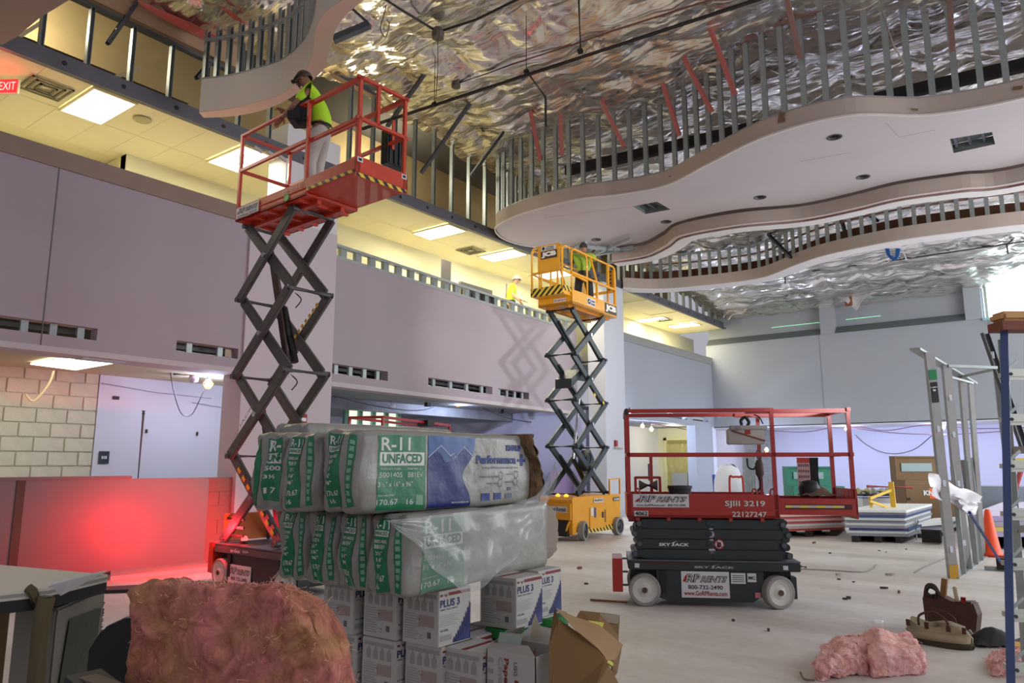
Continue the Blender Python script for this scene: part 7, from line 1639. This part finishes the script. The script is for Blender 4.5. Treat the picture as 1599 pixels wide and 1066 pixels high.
    skin([tuple(Q[n]) for n in sn], [(sn.index(a), sn.index(b)) for a, b in se_], [sr[n] for n in sn], shirt, 'shirt', t, 2, 1)
    tn = ['pelvis', 'top', 'hipL', 'knL', 'cL', 'hipR', 'knR', 'cR']; Q['top'] = P['pelvis'].lerp(P['waist'], .45); Q['cL'] = P['knL'].lerp(P['anL'], .93); Q['cR'] = P['knR'].lerp(P['anR'], .93)
    te = [('pelvis', 'top'), ('pelvis', 'hipL'), ('hipL', 'knL'), ('knL', 'cL'), ('pelvis', 'hipR'), ('hipR', 'knR'), ('knR', 'cR')]; tr_ = dict(pelvis=.15, top=.142, hipL=.112, knL=.085, cL=.075, hipR=.112, knR=.085, cR=.075)
    skin([tuple(Q[n]) for n in tn], [(tn.index(a), tn.index(b)) for a, b in te], [tr_[n] for n in tn], trou, 'trousers', t, 2)
    MB().lathe([(.146, -.02), (.150, 0), (.146, .02)], tuple(Q['top']+V(0, 0, -.02)), n=24).build('belt', mat('belt_dark', (30, 26, 26), .6), t)
    for s in ('L', 'R'):
        a = P['an'+s]; MB().box(a.x-.08, a.x+.19, a.y-.05, a.y+.05, a.z-.09, a.z-.01).build('boot', mat('boot_tan', (110, 88, 66), .8), t, bevel=.02)
        wdir = (P['wr'+s]-P['el'+s]).normalized(); hand(t, P['wr'+s]+wdir*.02, wdir, V(0, 0, 1) if abs(wdir.z) < .9 else V(1, 0, 0), skn)
    if hat == 'hard':
        hm_ = mat('hat_white', (224, 214, 196), .4); MB().lathe([(0, .155), (.07, .145), (.115, .10), (.128, .04), (.128, .02)], hd, n=28).build('hard_hat', hm_, t, smooth=True); MB().lathe([(.125, .03), (.155, .018), (.155, .012), (.125, .02)], hd+hx*.02, n=28).build('hat_brim', hm_, t); MB().bar(hd+V(-.1, 0, .12), hd+V(.11, 0, .11), .02, .03).build('hat_ridge', mat('hat_stripe', (80, 70, 60), .6), t)
    elif hat == 'cap':
        bm_c = mat('bandana', (104, 78, 60), .8, var=.4, vscale=14); MB().grid(lambda u, v: hd-hx*.012+hu*.008+(hx*math.cos(2*PI*u)*.112+hs*math.sin(2*PI*u)*.102)*math.sin(PI*.54*v)+hu*.130*math.cos(PI*.54*v), 28, 10).build('bandana', bm_c, t, smooth=True)
        MB().tube([hd+hu*.04+hx*.112*math.cos(2*PI*k/20)+hs*.106*math.sin(2*PI*k/20) for k in range(21)], .013, 6).build('headlamp_strap', mat('belt_dark', (30, 26, 26), .6), t); MB().cbox(hd+hu*.045+hx*.135, .04, .05, .04).build('headlamp', black, t, bevel=.006)
        MB().grid(lambda u, v: hd+hx*(.065+.035*math.cos(PI*(u-.5)))*(1-.0*v)+hs*.075*math.sin(PI*(u-.5))*1.0-hu*(.045+.055*v)-hx*.02*v, 12, 5).build('beard', mat('beard', (60, 48, 42), .9), t, smooth=True)
    return t
z1 = 4.80; p = at(492, 250, d=9.05)
W1 = worker('person', 'worker in a lime shirt, bandana with headlamp and white trousers on the raised red lift', (p.x, p.y, z1), PI+.62,
    dict(pelvis=(-.05, 0, .97), waist=(-.06, 0, 1.15), chest=(.02, 0, 1.40), neck=(.10, 0, 1.58), head=(.20, 0, 1.69), face=(1, 0, -.45), shL=(.06, -.19, 1.46), elL=(.24, -.24, 1.24), wrL=(.44, -.12, 1.30), shR=(.06, .19, 1.46), elR=(.22, .25, 1.22), wrR=(.42, .10, 1.12),
         hipL=(-.05, -.10, .90), knL=(.0, -.12, .50), anL=(-.03, -.12, .11), hipR=(-.05, .10, .90), knR=(.03, .12, .5), anR=(.0, .13, .11)), lime, trw, skin_m, 'cap')
MB().box(.12, .30, -.02, .28, 1.02, 1.14).build('tool_tray', black, W1, bevel=.01); MB().prism([(.02, 1.0), (.2, .98), (.22, 1.3), (.08, 1.36), (-.0, 1.3)], .16, .26, 'y').build('tool_vest', mat('vest_black', (22, 22, 26), .7), W1, bevel=.02)
for k in range(3): MB().cyl((.18+.05*k, .1, 1.12), (.19+.05*k, .1, 1.24), .012, 8).build('tool', redp if k == 0 else chrome, W1)
p = at(912, 448, d=13.9)
W2 = worker('person', 'worker in a green shirt seen from behind on the yellow lift, knees bent', (-8.33, 13.80, 4.86), math.radians(118),
    dict(pelvis=(-.04, 0, .80), waist=(-.01, 0, .96), chest=(.05, 0, 1.20), neck=(.09, 0, 1.35), head=(.11, 0, 1.46), face=(1, .1, .25), shL=(.05, -.19, 1.25), elL=(.26, -.26, 1.20), wrL=(.42, -.18, 1.38), shR=(.05, .19, 1.25), elR=(.24, .28, 1.10), wrR=(.44, .2, 1.22),
         hipL=(-.04, -.10, .74), knL=(.14, -.13, .42), anL=(-.02, -.15, .11), hipR=(-.04, .10, .74), knR=(.12, .14, .42), anR=(-.02, .16, .11)), limeb, trd, skin_m, 'hair')
p = at(797, 441, x=-12.2)
W3 = worker('person', 'worker in a white hard hat behind the grey wall, left of the yellow lift', (p.x, p.y, 5.0), math.radians(34),
    dict(pelvis=(0, 0, .97), waist=(0, 0, 1.12), chest=(.06, 0, 1.36), neck=(.12, 0, 1.52), head=(.18, 0, 1.63), face=(1, -.1, -.35), shL=(.06, -.19, 1.43), elL=(.08, -.24, 1.14), wrL=(.26, -.16, .98), shR=(.06, .19, 1.43), elR=(.12, .24, 1.16), wrR=(.34, .2, 1.08),
         hipL=(0, -.10, .90), knL=(0, -.12, .5), anL=(0, -.12, .11), hipR=(0, .10, .9), knR=(0, .12, .5), anR=(0, .12, .11)), lime, trd, skin_b, 'hard')
MB().bar((-.1, -.12, 1.5), (-.12, -.1, 1.1), .04, .02).build('brace_strap', mat('strap_brown', (120, 100, 90), .8), W3)
